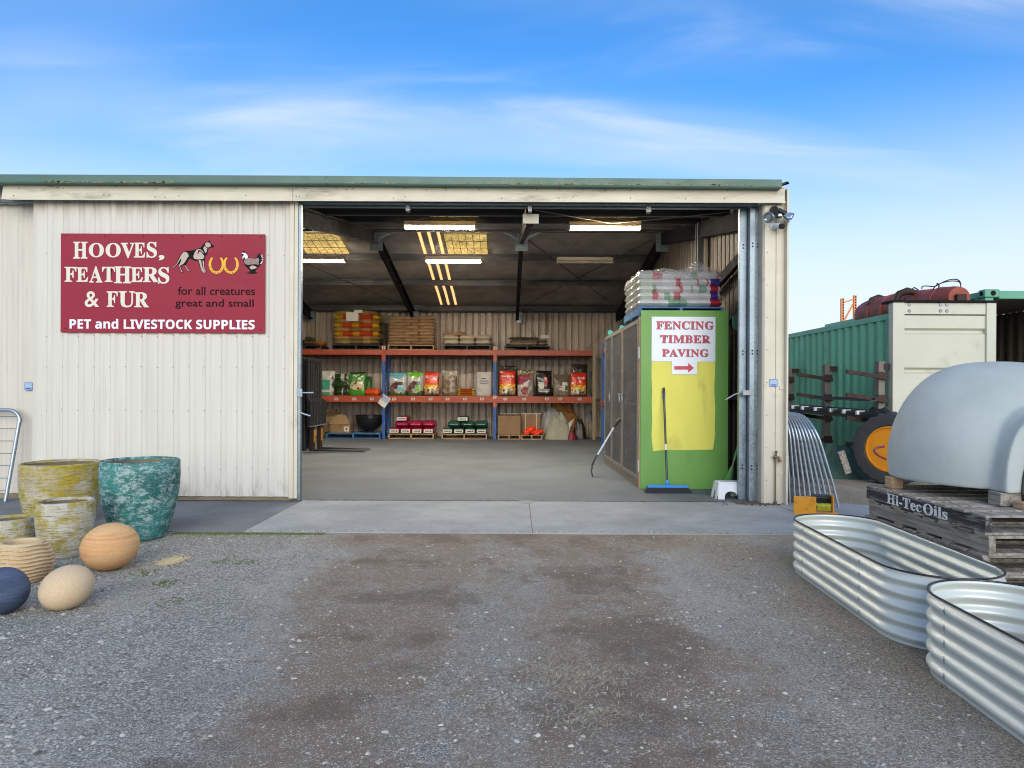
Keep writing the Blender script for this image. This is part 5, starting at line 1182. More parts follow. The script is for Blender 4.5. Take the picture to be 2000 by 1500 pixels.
# FENCING / TIMBER / PAVING sign
fs = thing('direction_sign', 'white FENCING TIMBER PAVING sign with red arrow on the green cabinet end', 'sign', at(1335, 731, CY0-.004))
fy = CY0-.012; a, b, c2 = at(1272.5, 706, fy), at(1397.5, 619, fy), at(1312, 731, fy); d2 = at(1361.5, 706, fy)
mb = MB(); mb.poly([(a.x, fy, a.z), (c2.x, fy, a.z), (c2.x, fy, c2.z), (d2.x, fy, c2.z), (d2.x, fy, a.z), (b.x, fy, a.z), (b.x, fy, b.z), (a.x, fy, b.z)], (0, .008, 0)); mb.build('sign_board', M['signwhite'], fs)
for body, x0, x1, y0, y1 in (('FENCING', 1281.5, 1393.5, 627, 643), ('TIMBER', 1289, 1387, 654.5, 669.5), ('PAVING', 1292.5, 1383.5, 681.5, 696.5)):
    for mt, off, ds, dy in ((M['shadowink'], .02, .9, .0012), (M['fenred'], .006, 0, .0024)):
        p0, p1, p2 = at(x0+ds, y1+ds, fy), at(x1+ds, y1+ds, fy), at(x0+ds, y0+ds, fy)
        mb = MB(); letters(mb, bold(body), p0+Vector((0, -dy, 0)), (p1.x-p0.x, 0, 0), (0, 0, p2.z-p0.z), off, 1.05); mb.build('lettering', mt, fs)
mb = MB(); mb.poly([at(x, y, fy-.0024) for x, y in ((1317, 715), (1344, 715), (1344, 709), (1355.5, 718.5), (1344, 728), (1344, 722), (1317, 722))], (0, .001, 0)); mb.build('arrow', M['fenred'], fs)
mb = MB()
for px, py in ((1275.5, 621.5), (1394.5, 621.5), (1275.5, 703.5), (1394.5, 703.5)): q = at(px, py, fy); mb.cyl(q, q+Vector((0, -.003, 0)), .007, .006, 8)
mb.build('screw', M['galvd'], fs)

# wrapped pallet of printed bags on top of the cabinet
LX0, LX1, LY0, LY1 = at(1250, 590, 9.66).x, at(1408, 590, 9.66).x, 9.66, 10.85
pallet(LX0-.02, LX1+.03, LY0-.03, LY1+.03, CZ+.012, .13, M['palletblue'], 'blue pallet under the film-wrapped bags on top of the cabinet', 6)
nl = 5; zb_ = CZ+.145; ht = at(1330, 531, LY0).z - zb_; hb = ht/nl; wd = (LX1-LX0)/2
for k in range(nl):
    for j in range(2):
        for r_ in range(2):
            endc = ('2f3f9a', 'c22f3c')[(k+j) % 2]
            def pf(u, v, s_, endc=endc, j=j, k=k, r_=r_):
                e = u if j == 0 else 1-u
                if j == 1 and e < .26: return C(endc) if mnoise.noise(Vector((u*7, v*5, k))) > -.3 else C('d8d8dc')
                if e < .34: return C('cfd6cf')
                n_ = mnoise.noise(Vector((u*5, v*4+9, k*3.3+j)))
                if n_ > .30: return C('c9707a')
                if n_ < -.34: return C('86ab94')
                return C('cfd0d4')
            lying_bag((LX0+wd*(j+.5), LY0+.29+r_*.60, zb_+k*hb), wd*1.09, .64, hb*1.14, pf, f'white printed bag, {("left","right")[j]} {("front","rear")[r_]}, {ORD[k] if k < 4 else "top"} layer of the stack on the green cabinet', 'white printed bags wrapped on top of the cabinet', M['baggloss'], 500+k*4+j*2+r_, pw=12, pe=.30, nu=22)
mb = MB(); zt_ = zb_+ht
def capf(u, v):
    x, y = LX0-.03+(LX1-LX0+.06)*u, LY0-.03+(LY1-LY0+.06)*v; e = min(u, 1-u, v, 1-v)
    bumpz = .015+.035*mnoise.fractal(Vector((x*5, y*5, 1)), 1., 2., 4) + .19*math.exp(-((u-.74)**2/.012+(v-.2)**2/.05)) + .08*math.exp(-((u-.35)**2/.03+(v-.3)**2/.06))
    return (x, y, zt_ + (bumpz if e > .02 else -.10))
mb.grid(capf, 46, 40)
t = mb.build('stretch_wrap', M['film'], loc=((LX0+LX1)/2, (LY0+LY1)/2, zt_-.1), smooth=True, angle=0); tag(t, 'crumpled clear plastic film over the bags on top of the cabinet', 'plastic film')
t['kind'] = 'thing'

# broom, scraper, mop, step stool, shelf bracket by the cabinet
br = thing('broom', 'push broom with blue head and dark handle leaning on the yellow patch', 'broom', at(1303, 962, 9.25))
h0, h1 = at(1303, 949, 9.30), at(1296.3, 757, CY0-.03)
mb = MB(); mb.tube([h0, h1], .0145, 10); mb.build('handle', pm('dark_steel_handle', '3f434b', .4, .4, .08), br, smooth=True)
mb = MB(); d_ = (h1-h0); mb.tube([h1-d_*.10, h1-d_*.02, h1], [.017, .018, .014], 10); mb.build('grip', M['blackpl'], br, smooth=True)
mb = MB(); mb.tube([h1-d_*.105, h1-d_*.06], [.0185, .0185], 10); mb.build('grip_band', pm('navy_grip', '2a3f8a', .4), br, smooth=True)
mb = MB(); mb.tube([h0+d_*.36, h0+d_*.42], .0152, 10); mb.build('handle_label', M['whiteplastic'], br, smooth=True)
xl, xr = at(1259.5, 955, 9.25).x, at(1348, 955, 9.25).x; zt_ = .115
mb = MB(); mb.poly([(xl+.03, 9.20, .085), (xr-.03, 9.20, .085), (xr-.035, 9.20, .118), (xl+.035, 9.20, .118)], (0, .09, 0)); mb.tube([Vector((h0.x, 9.25, .11)), h0+Vector((0, 0, .03)), h0+d_*.06], [.04, .022, .018], 10); mb.build('broom_head', M['blueplastic'], br, bevel=.006)
mb = MB(); mb.poly([(xl-.01, 9.17, .014), (xr+.015, 9.17, .014), (xr-.03, 9.205, .086), (xl+.03, 9.205, .086)], (0, .085, 0)); mb.build('bristles', pm('dark_bristles', '26262b', .9, 0, .35, 40, .5, 120, (30, 4, 1)), br)
sc_ = thing('hand_scraper', 'white pole with black grip and curved dark blade leaning on the mesh doors', 'scraper', gnd(1157, 933, .02))
p0 = gnd(1156, 931, .02); p1 = at(1211, 820, 10.95)
def lp(px, py, f_): return at(px, py, p0.y+(p1.y-p0.y)*f_)
mb = MB(); mb.tube([lp(1167.5, 888, .45), lp(1200, 833, .88)], .014, 10); mb.build('pole', M['whiteplastic'], sc_, smooth=True)
mb = MB(); mb.tube([lp(1199, 835, .87), lp(1204, 826, .93), lp(1210.5, 819, 1.0)], [.016, .028, .030], 10); mb.build('grip', M['blackpl'], sc_, smooth=True)
mb = MB(); cv = [lp(1168, 888, .45), lp(1162, 896, .34), lp(1157, 908, .22), lp(1155, 920, .12), lp(1158, 934, .0)]
mb.tube(cv[:3], [.012, .012, .018], 8); n0 = len(mb.v)
for i in range(2, 4): 
    a_, b_ = cv[i], cv[i+1]; mb.bar(a_, b_+ (b_-a_)*.04, .012, .11, (0, 1, 0))
mb.build('blade', M['rubber'], sc_)
mp = thing('mop', 'green handled mop leaning against the shed wall behind the white stool', 'mop', gnd(1424, 950, .02))
q0, q1 = at(1421, 942, 9.35), at(1452, 838, 9.05)
mb = MB(); mb.tube([q0, q0+(q1-q0)*.5, q1, q1+(q1-q0)*.55], .010, 8); mb.build('handle', M['alu'], mp, smooth=True)
for f0, f1, r_ in ((.86, 1.12, .016), (.42, .68, .017)): mb = MB(); mb.tube([q0+(q1-q0)*f0, q0+(q1-q0)*f1], r_, 10); mb.build('grip', M['greenplastic'], mp, smooth=True)
mb = MB(); mb.tube([q0+(q1-q0)*-.20, q0+(q1-q0)*.10, q0+(q1-q0)*.30], [.055, .05, .018], 10); mb.tube([q0+(q1-q0)*-.25, q0+(q1-q0)*-.19], [.09, .06], 10); mb.build('mop_head', M['greenplastic'], mp, smooth=True)
pl = thing('pole', 'thin white pole hanging beside the galvanised door post', 'pole', at(1443, 842, 8.95)); mb = MB(); mb.tube([at(1443, 842, 8.95), at(1450, 690, 8.85)], .011, 8); mb.build('shaft', M['whiteplastic'], pl, smooth=True)
mb = MB(); mb.tube([at(1450, 690, 8.85), at(1452, 640, 8.82)], .008, 8); mb.build('tip', M['alu'], pl, smooth=True)
mb = MB(); a, b, c = at(1432, 619, 9.2), at(1450, 619, 9.2), at(1450, 660, 9.2)
mb.poly([at(1431, 616, 9.2), at(1449, 612, 9.2), at(1449, 658, 9.2), at(1440, 645, 9.2), at(1432, 640, 9.2)], (0, .03, 0)); t = mb.build('shelf_bracket', pm('dark_green_bracket', '2f5a48', .45, 0, .1), loc=tuple(at(1440, 658, 9.2)), bevel=.004); tag(t, 'dark green shelf bracket fixed behind the galvanised door post', 'bracket')
st = thing('step_stool', 'white plastic step stool at the foot of the galvanised door post', 'stool', gnd(1421, 972, .02))
g0, g1 = gnd(1394, 974, .019), gnd(1450, 974, .019); yy = 8.62; cx, cy, wd, dp_, hh = (g0.x+g1.x)/2, 8.86, .36, .27, .215
cx = at(1421.5, 960, 8.80).x
mb = MB()
def ring(fx, fy_, z, n=40, e=.35): return [(cx+fx/2*math.copysign(abs(math.cos(2*math.pi*k/n))**e, math.cos(2*math.pi*k/n)), cy-.06+fy_/2*math.copysign(abs(math.sin(2*math.pi*k/n))**e, math.sin(2*math.pi*k/n)), z) for k in range(n)]
top_ = ring(.30, .21, hh+.019); shl = ring(.315, .225, hh+.008); n = 40
mb.add(top_+shl, [(k, (k+1) % n, n+(k+1) % n, n+k)[::-1] for k in range(n)] + [tuple(range(n))]); mb.build('seat', M['whiteplastic'], st, smooth=True)
mb = MB()
for sx_ in (-1, 1):
    for axis in (0, 1): pass
def panel(p, qv, h0_, arch):   # a stool side: outline with an arched cut-out, flaring towards the floor
    p, qv = Vector(p), Vector(qv); d = (qv-p); L = d.length; d.normalize(); nrm = Vector((d.y, -d.x, 0)); pts = [(0-.02, 0), (.055, 0)]
    for i in range(11): a_ = math.pi*(1-i/10); pts.append((L/2+(L/2-.065)*math.cos(a_), arch*math.sin(a_)**.7+.0))
    pts += [(L-.055, 0), (L+.02, 0), (L, h0_), (0, h0_)]
    return [p + d*x + Vector((0, 0, z+.019)) + nrm*(.035*(1-z/h0_)) for x, z in pts], nrm
x0, x1, y0, y1 = cx-.15, cx+.15, cy-.06-.105, cy-.06+.105
for p, qv in (((x0, y0), (x1, y0)), ((x1, y0), (x1, y1)), ((x1, y1), (x0, y1)), ((x0, y1), (x0, y0))):
    pts, nr = panel((*p, 0), (*qv, 0), hh-.012, .10); mb = MB(); mb.poly(pts, -nr*.006); mb.build('side_panel', M['whiteplastic'], st)
# ------------------------------------------------------------------ pots and stone eggs on the left
def pot(name, lab, cx, cy, R_, H_, rb, mat, z0=.0, bulge=.0, gro=.004, wall=.034, n=96):
    pr = []; m = 40
    for i in range(m+1):
        t = i/m; r = rb + (R_-rb)*math.sin(min(1, t*1.02)*math.pi/2)**.75 + bulge*math.sin(t*math.pi)
        pr.append((r, H_*t))
    pr[0] = (rb*.97, 0); w_ = wall
    pr += [(R_-.006, H_+.010), (R_-w_*.5, H_+.014), (R_-w_+.006, H_+.010), (R_-w_, H_-.01)]
    pr += [(R_-w_-(.02*k), H_-(H_*.75)*k/6) for k in range(1, 7)] + [(0.01, H_*.24)]
    sd = cx*7.7
    def fn(r, z, a):
        if r > R_-w_*.6 or z < H_*.9 and r > .2*R_: pass
        return r + (gro*mnoise.noise(Vector((math.cos(a)*1.5, math.sin(a)*1.5, z*70+sd))) + gro*1.5*mnoise.noise(Vector((math.cos(a)*2, math.sin(a)*2, z*4+sd))) if r > .05 else 0)
    mb = MB(); mb.lathe(pr, (cx, cy, z0), n, fn); o = mb.build(name, mat, loc=(cx, cy, z0), smooth=True, angle=50); o.data.materials.append(M['potinside'])
    for p_ in o.data.polygons:                      # raw cement inside, below the lip
        c_ = p_.center
        if math.hypot(c_.x, c_.y) < R_-w_*1.05 and p_.normal.x*c_.x+p_.normal.y*c_.y <= 0 and c_.z > H_*.2 or (math.hypot(c_.x, c_.y) < R_-w_-.001 and c_.z > H_*.9): p_.material_index = 1
    return tag(o, lab, 'pot')
q = at(120, 903, 7.05); pot('garden_pot', 'largest pot, beige with yellow lichen, standing behind the others', q.x, 7.05, .365, q.z-.02, .285, M['potyellow'], .010, .01)
q = at(274, 897, 6.42); pot('garden_pot', 'tall teal glazed pot beside the large yellowed pot', q.x+.035, 6.36, .335, q.z-.01, .20, M['potteal'], .0, .010, .0015, .026)
q = at(131.5, 977, 5.68); pot('garden_pot', 'middle sized pale pot with yellow lichen, next to the orange stone egg', q.x, 5.66, .213, q.z-.008, .135, M['potmid'], 0, .012)
q = at(18, 1012, 5.75); pot('garden_pot', 'smallest pale lichened pot cut off by the left edge', q.x, 5.75, .18, q.z-.008, .135, M['potmid'], 0, .01)
q = at(42, 1068, 4.92); cx, cy = q.x, 4.92; mb = MB(); prf = []
for i in range(61):
    t = i/60; r = .118 + .078*math.sin(math.pi*(.12+.80*t))**.9; prf.append((r, .275*t))
prf += [(.132, .282), (.112, .282), (.105, .26), (.135, .16), (.11, .06), (.01, .05)]
def rib(r, z, a): return r + (.011*math.sin(z*2*math.pi/.026 + 1.6*math.sin(a*2+1) + 1.2*math.sin(a*5)) if .01 < z < .27 and r > .13 else 0)
mb.lathe(prf, (cx, cy, 0), 110, rib); o = mb.build('garden_pot', M['ribpot'], loc=(cx, cy, 0), smooth=True, angle=60); tag(o, 'low round sandstone pot carved with wavy ribs', 'pot')
def egg(lab, cx, cy, rx, rz, mat, tilt=(0, 0, 0)):
    mb = MB(); n, m = 56, 36; vs = []; E_ = Euler(tilt).to_matrix()
    for j in range(1, m):
        for k in range(n):
            th, ph = math.pi*j/m, 2*math.pi*k/n; v = Vector((rx*math.sin(th)*math.cos(ph), rx*math.sin(th)*math.sin(ph), rz*math.cos(th))); v *= 1+.006*mnoise.noise(v*6); vs.append(E_ @ v)
    fs = [((j)*n+k, (j+1)*n+k, (j+1)*n+(k+1) % n, j*n+(k+1) % n) for j in range(m-2) for k in range(n)]
    vs += [E_ @ Vector((0, 0, rz)), E_ @ Vector((0, 0, -rz))]; a, b = len(vs)-2, len(vs)-1
    fs += [(a, k, (k+1) % n) for k in range(n)] + [(b, (m-2)*n+(k+1) % n, (m-2)*n+k) for k in range(n)]
    zm = min(v.z for v in vs); mb.add([(v.x+cx, v.y+cy, v.z-zm-.006) for v in vs], fs); o = mb.build('stone_egg', mat, loc=(cx, cy, 0), smooth=True, angle=0); return tag(o, lab, 'stone egg', 'polished stone eggs beside the pots')
q = at(214, 1070, 5.36); egg('orange banded sandstone egg in front of the teal pot', q.x+.075, 5.24, .203, .178, M['eggorange'], (R(4), R(-8), 0))
q = at(131, 1150, 4.42); egg('cream sandstone egg nearest the camera', q.x+.075, 4.30, .155, .132, M['eggcream'], (R(12), R(-20), 0))
q = at(17, 1160, 4.36); egg('dark blue stone egg cut off by the left edge of the picture', q.x+.08, 4.20, .142, .142, M['eggblue'], (R(30), R(20), 0))
# curved pieces of gate frame resting on the left wall
def hoop_gate(lab, px, H_, Y, W_, tilt):
    q = gnd(px, 980, .01); t = thing('gate_panel', lab, 'gate', (q.x, Y, .008)); x1 = q.x; x0 = x1-W_; mb = MB()
    pts = [(x1-.05, Y-.18, .010)]; rr = .16
    def on(x, z): return Vector((x, Y-.18+.14*z/H_, z))
    pts = [on(x1-.09, .010), on(x1-.012, H_-rr)] + [on(x1-rr*(1-math.cos(a)), H_-rr+rr*math.sin(a)) for a in [i*math.pi/16 for i in range(1, 9)]] + [on(x0+rr, H_)]
    pts += [on(x0+rr-rr*math.sin(a), H_-rr+rr*math.cos(a)) for a in [i*math.pi/16 for i in range(1, 9)]] + [on(x0, .010)]
    mb.tube(pts, .024, 10); mb.build('frame', M['tube'], t, smooth=True)
    for k in range(7): mb = MB(); z = .14+k*.15; mb.tube([on(x0+.02, z), on(x1-.02-.06*(1-z/H_), z)], .005, 5); mb.build('wire', M['galvd'], t)
    return t
hoop_gate('galvanised round-topped gate leaning on the wall at the left edge', 22, 1.12, 8.5, 1.6, 0)

# ------------------------------------------------------------------ galvanised garden beds
def bed(lab, cx, cy, W_, L_, H_, rot, seams):
    t = thing('garden_bed', lab, 'garden bed', (cx, cy, 0), 'oval corrugated garden beds'); r = W_/2; st_ = (L_-W_)/2
    def path(off):
        pts = []
        for i in range(25): a = math.pi*i/24; pts.append(((r+off)*math.cos(a), st_+(r+off)*math.sin(a)))
        for i in range(1, 8): pts.append((-(r+off), st_-2*st_*i/8))
        for i in range(25): a = math.pi+math.pi*i/24; pts.append(((r+off)*math.cos(a), -st_+(r+off)*math.sin(a)))
        for i in range(1, 8): pts.append((r+off, -st_+2*st_*i/8))
        return pts
    m = 60; base = path(0); n = len(base); ca, sa = math.cos(rot), math.sin(rot)
    def tr(x, y, z): return (cx+x*ca-y*sa, cy+x*sa+y*ca, z)
    vs = []
    for j in range(m+1):
        z = H_*j/m; off = .0105*math.cos(2*math.pi*(z/H_*5.25) + math.pi*.75)
        for x, y in path(off): vs.append(tr(x, y, z+.002))
    fs = [(j*n+k, j*n+(k+1) % n, (j+1)*n+(k+1) % n, (j+1)*n+k) for j in range(m) for k in range(n)]
    mb = MB(); mb.add(vs, fs); s_ = mb.build('side_wall', M['zinc'], t, smooth=True, angle=0)
    md = s_.modifiers.new('thick', 'SOLIDIFY'); md.thickness = .0016; md.offset = -1
    mb = MB(); mb.tube([tr(x, y, H_+.004) for x, y in path(.004)], .0055, 8, closed=True); mb.build('rim_trim', M['blackpl'], t, smooth=True)
    mb = MB()
    for (x, y, nx, ny) in seams:
        for k in range(5):
            z = H_*(k+.72)/5.25
            p = Vector(tr(x+nx*.0125, y+ny*.0125, z)); q = Vector(tr(x+nx*.0155, y+ny*.0155, z)); mb.cyl(p, q, .006, .004, 8)
            mb.bar(Vector(tr(x+nx*.0112, y+ny*.0112, z-.018)), Vector(tr(x+nx*.0118, y+ny*.0118, z+.018)), .0035, .0015, (nx, ny, .01))
    mb.build('seam_bolts', M['galv'], t); return t
r1 = R(-3.2)
bed('oval corrugated metal garden bed in front of the pallet stack', 2.475, 4.52, .635, 1.90, .40, r1, [(-.317, -.42, -1, 0), (.317, -.42, 1, 0), (-.317, .5, -1, 0)])
bed('oval corrugated metal garden bed at the right foreground, cut by the picture edge', 2.335, 2.605, .635, 1.90, .40, r1, [(-.317, .56, -1, 0), (.317, .5, 1, 0), (-.317, -.4, -1, 0)])

# ------------------------------------------------------------------ stack of weathered pallets
PX0, PX1, PY0, PY1 = 2.955, 4.30, 4.22, 5.62; ph_ = .124
for k in range(5):
    top = k == 4; dx, dy = (0, 0) if top else (rnd.uniform(-.015, .02), rnd.uniform(-.02, .02)); z0 = .001+k*(ph_+.0005)
    lab = f'weathered grey pallet, {ORD[k]} of the stack beside the garden beds' if not top else 'weathered pallet stencilled Hi-Tec Oils on top of the stack'
    t = thing('pallet', lab, 'pallet', ((PX0+PX1)/2+dx, (PY0+PY1)/2+dy, z0), 'weathered pallets stacked beside the garden beds')
    x0, x1, y0, y1 = PX0+dx, PX1+dx, PY0+dy, PY1+dy; d = .017
    mb = MB(); nb = 8; bw = (y1-y0)/nb*.72
    for i in range(nb):
        y = y0+(y1-y0-bw)*i/(nb-1); xa = x0-rnd.uniform(-.004, .014); mb.obox(((xa+x1)/2, y+bw/2, z0+ph_-d/2), (x1-xa, bw, d-.001), (0, 0, rnd.gauss(0, .004)))
    mb.build('deck', M['oldwood'], t, bevel=.002)
    for i in range(3):
        x = x0+.021+(x1-x0-.042)*i/2; mb = MB(); mb.box((x-.021, y0+.002, z0+d+.0005), (x+.021, y1-.002, z0+ph_-d-.0005)); s_ = mb.build('stringer', M['blackwood'] if (top and i == 0) else M['oldwood'], t, bevel=.002)
        if top and i == 0:
            mb = MB(); sx = x-.0225; zA = z0+d+.004; zh = ph_-2*d-.010
            ya, yb_ = None, None
            ys = (at(1730, 960, 1).x, 0)
            # stencil reads from the far end towards the near end of the stringer
            def ysolve(px): return sx/ray(px, 970)[0]
            ya, ym, yb_ = ysolve(1732), ysolve(1800), ysolve(1851)
            letters(mb, bold('Hi-Tec'), (sx, ya, zA), (0, ym-ya, 0), (0, 0, zh), .018); mb.build('lettering', M['stencil'], s_)
            mb = MB(); y2 = ysolve(1803); letters(mb, bold('Oils'), (sx, y2, zA), (0, yb_-y2, 0), (0, 0, zh), .018); mb.build('lettering', M['stencil'], s_)
    mb = MB()
    for y in (y0+.006, y0+.36, (y0+y1)/2-.05, y1-.46, y1-.106): mb.box((x0+.003, y, z0), (x1-.003, y+.10, z0+d-.001))
    mb.build('bottom_board', M['oldwood'], t)
PT = .001+5*(ph_+.0005)
for k, (px, py, Y_, sz_, lab) in enumerate(((1746, 930, 5.42, (.09, .10, .0895), 'short timber block under the far left edge of the grey dome'), (1962, 965, 4.60, (.14, .12, .0905), 'pale timber block under the near edge of the grey dome'))):
    q = at(px, py, Y_); mb = MB(); mb.box((q.x-sz_[0]/2, Y_-sz_[1]/2, PT+.001), (q.x+sz_[0]/2, Y_+sz_[1]/2, PT+sz_[2])); t = mb.build('timber_block', M['oldwood'] if k else M['timber'], loc=(q.x, Y_, PT+.001), bevel=.004); tag(t, lab, 'timber block')
q = at(1985, 980, 4.45); mb = MB(); mb.box((3.33, 4.40, PT+.001), (4.25, 4.50, PT+.045)); t = mb.build('timber_block', M['timber'], loc=(3.7, 4.45, PT+.001), bevel=.004); tag(t, 'brown timber batten lying across the top pallet under the grey dome', 'timber block')

# ------------------------------------------------------------------ grey domed oven shell on the pallets
DZ = PT+.092; DCX, DCY, DR, DH = 3.73, 5.25, .735, .905
ov = thing('oven_dome', 'smooth grey rendered dome shell with arched entry on the pallet stack', 'dome oven', (DCX, DCY, DZ))
mb = MB(); n = 72; m = 30; vs = []
for j in range(m+1):
    t = math.pi/2*j/m; rr = math.cos(t)**.74; zz_ = math.sin(t)**1.02
    for k in range(n):
        a = 2*math.pi*k/n; w_ = 1+.012*mnoise.noise(Vector((math.cos(a)*1.5, math.sin(a)*1.5, t*1.5)))
        low = 1.0 - .05*(1-j/m)**6
        vs.append((DCX+DR*rr*math.cos(a)*w_*low, DCY+DR*rr*math.sin(a)*w_*low, DZ+DH*zz_))
mb.add(vs, [(j*n+k, j*n+(k+1) % n, (j+1)*n+(k+1) % n, (j+1)*n+k) for j in range(m) for k in range(n)] + [tuple(range(n))[::-1]])
dm_ = mb.build('shell', M['dome'], ov, smooth=True, angle=0)
dirv = Vector((-.13, -1, 0)).normalized(); sdv = Vector((-dirv.y, dirv.x, 0)); mb = MB(); vs = []; m2 = 26; nn = 40
for i in range(m2+1):
    s_ = .10 + (.78-.10)*i/m2; k_ = 1.16 - .16*min(1, max(0, (s_-.48)/.2))**.8
    for j in range(nn):
        a = 2*math.pi*j/nn; x = .335*k_*math.copysign(abs(math.cos(a))**.8, math.cos(a)); z = .56*k_*math.sin(a)**.85 if math.sin(a) > 0 else 0
        p = Vector((DCX, DCY, DZ)) + dirv*s_ + sdv*x + Vector((0, 0, z)); vs.append(p[:])
fs = [(i*nn+j, i*nn+(j+1) % nn, (i+1)*nn+(j+1) % nn, (i+1)*nn+j) for i in range(m2) for j in range(nn)] + [tuple(range(nn))[::-1], tuple(m2*nn+j for j in range(nn))]
me = dm_.data; bm = bmesh.new(); bm.from_mesh(me); b0_ = Vector((DCX, DCY, DZ)); vv_ = [bm.verts.new(Vector(v)-b0_) for v in vs]
for f in fs: bm.faces.new([vv_[q] for q in f])
bmesh.ops.triangulate(bm, faces=[f for f in bm.faces if len(f.verts) > 4]); bmesh.ops.recalc_face_normals(bm, faces=bm.faces); bm.to_mesh(me); bm.free()
md = dm_.modifiers.new('join', 'REMESH'); md.mode = 'VOXEL'; md.voxel_size = .012; md.use_smooth_shade = True
md = dm_.modifiers.new('soft', 'SMOOTH'); md.iterations = 4; md.factor = .5
mb = MB(); pts = []
for j in range(nn+1):
    a = math.pi*j/nn; pts.append(Vector((DCX, DCY, DZ+.004)) + dirv*.765 + sdv*(.24*math.cos(a)) + Vector((0, 0, .43*math.sin(a))))
mb.poly(pts, dirv*.03); mb.build('oven_mouth_shade', M['blackpl'], ov)  # black sheet painting the dark mouth of the arch, which is solid

# ------------------------------------------------------------------ bent tube gates leaning on the shed end wall
NG = 11
for k in range(NG):
    f_ = k/(NG-1); xb_ = 3.46 + .50*f_; yb_ = 8.52 - .36*f_; lean = .03 + .30*f_; H_ = 1.15 - .05*f_
    t = thing('gate_panel', ('outermost' if k == NG-1 else 'innermost' if k == 0 else ('second','third','fourth','fifth','sixth','seventh','eighth','ninth','tenth','eleventh')[k-1]) + ' galvanised bent-tube gate, counted from the shed end wall, in the leaning row', 'gate', (xb_, yb_+.8, .004), 'bent tube gates leaning on the shed end wall')
    def on(y, z): return Vector((xb_ - lean*(z/H_)**1.15, yb_+y, z+.004))
    rr = .34; L_ = 1.9
    pts = [on(0, 0), on(0, .3), on(0, H_-rr)] + [on(rr-rr*math.cos(a), H_-rr+rr*math.sin(a)) for a in [i*math.pi/20 for i in range(1, 11)]] + [on(L_-rr, H_)]
    pts += [on(L_-rr+rr*math.sin(a), H_-rr+rr*math.cos(a)) for a in [i*math.pi/20 for i in range(1, 11)]] + [on(L_, 0)]
    mb = MB(); mb.tube(pts, .0155, 9); mb.build('frame', M['tube'], t, smooth=True)
    mb = MB()
    for z in [.10+.085*i for i in range(11)]: mb.tube([on(.01, z), on(L_-.01, z)], .0035, 4)
    for i in range(1, 12): mb.tube([on(i*.15, .05), on(i*.15, H_-.04)], .003, 4)
    mb.build('wire_infill', M['galvd'], t)

# boot cleaner
q = at(1592, 985, 7.72); bz = .013; bcx, bcy = q.x, 7.74
bt = thing('boot_cleaner', 'orange metal boot cleaner with black and lime brushes on the slab', 'boot cleaner', (bcx, bcy, bz))
la, lb = at(1572, 985, 7.66).x, at(1622, 985, 7.82).x
mb = MB(); mb.obox((la, 7.66, bz+.10), (.235, .012, .20), (0, 0, R(-14))); mb.build('side_plate', M['boot'], bt, bevel=.003)
mb = MB(); mb.obox((lb, 7.80, bz+.10), (.012, .22, .20), (0, 0, R(-14))); mb.build('side_plate', M['boot'], bt, bevel=.003)
mb = MB(); mb.obox(((la+lb)/2+.03, 7.80, bz+.006), (.36, .22, .012), (0, 0, R(-6))); mb.build('base_plate', M['boot'], bt)
mb = MB(); mb.obox(((la+lb)/2+.08, 7.84, bz+.15), (.21, .10, .085), (R(10), 0, R(-8))); mb.build('brush', M['blackpl'], bt, bevel=.02)
mb = MB()
for i in range(12):
    for j in range(3): mb.cyl(((la+lb)/2-.0+i*.012, 7.735+j*.02-.006*i*.2, bz+.085), ((la+lb)/2-.0+i*.0125, 7.72+j*.02, bz+.03), .007, .003, 5)
mb.obox(((la+lb)/2+.065, 7.755, bz+.09), (.16, .07, .022)); mb.build('brush', M['lime'], bt)

# ------------------------------------------------------------------ containers beyond
CNX, CNY, CNZ = 6.32, 11.2, 2.70
ct = thing('shipping_container', 'green corrugated shipping container with a cream end and rusty drums on its roof', 'container', (7.2, 14.2, 0))
mb = MB(); corr(mb, (CNX+.04, CNY+.1), (CNX+.04, 17.9), .17, CNZ-.10, (-1, 0), .278, .036, .070, .068); mb.build('side_wall', M['contgreen'], ct)
mb = MB(); mb.box((CNX, CNY+.1, CNZ-.099), (CNX+.07, 17.95, CNZ)); mb.build('top_rail', M['contgreen'], ct, bevel=.008)
mb = MB(); mb.box((CNX, CNY+.1, .02), (CNX+.07, 17.95, .169)); mb.build('bottom_rail', M['contgreen'], ct, bevel=.008)
mb = MB(); mb.box((CNX, 17.951, .02), (CNX+1.66, 18.05, CNZ)); mb.box((CNX+1.56, CNY+.2, .02), (CNX+1.66, 17.949, CNZ)); mb.build('far_walls', M['contgreen'], ct)
mb = MB(); mb.box((CNX+.071, CNY+.11, CNZ-.04), (CNX+1.559, 17.94, CNZ-.003)); mb.build('roof', M['contgreen'], ct)
ex0, ex1, ezt = at(1743, 600, CNY).x, at(1945, 600, CNY).x, at(1840, 588, CNY).z
pl_, pr_ = at(1766, 600, CNY).x, at(1926, 600, CNY).x; zh0, zh1 = at(1840, 591, CNY).z, at(1840, 614, CNY).z
mb = MB(); mb.box((ex0, CNY-.02, .02), (pl_, CNY+.12, zh0)); mb.build('corner_post', M['contcream'], ct, bevel=.012)
mb = MB(); mb.box((pr_, CNY-.02, .02), (ex1, CNY+.12, zh0)); mb.build('corner_post', M['contcream'], ct, bevel=.012)
mb = MB(); mb.box((pl_+.001, CNY+.005, zh1), (pr_-.001, CNY+.11, zh0-.002)); hd = mb.build('header_rail', M['contcream'], ct, bevel=.008)
mb = MB(); mb.box((ex0-.02, CNY-.04, zh0+.001), (ex1+.01, CNY+.3, ezt+.01)); mb.build('roof_flashing', M['black'], ct)
mb = MB()
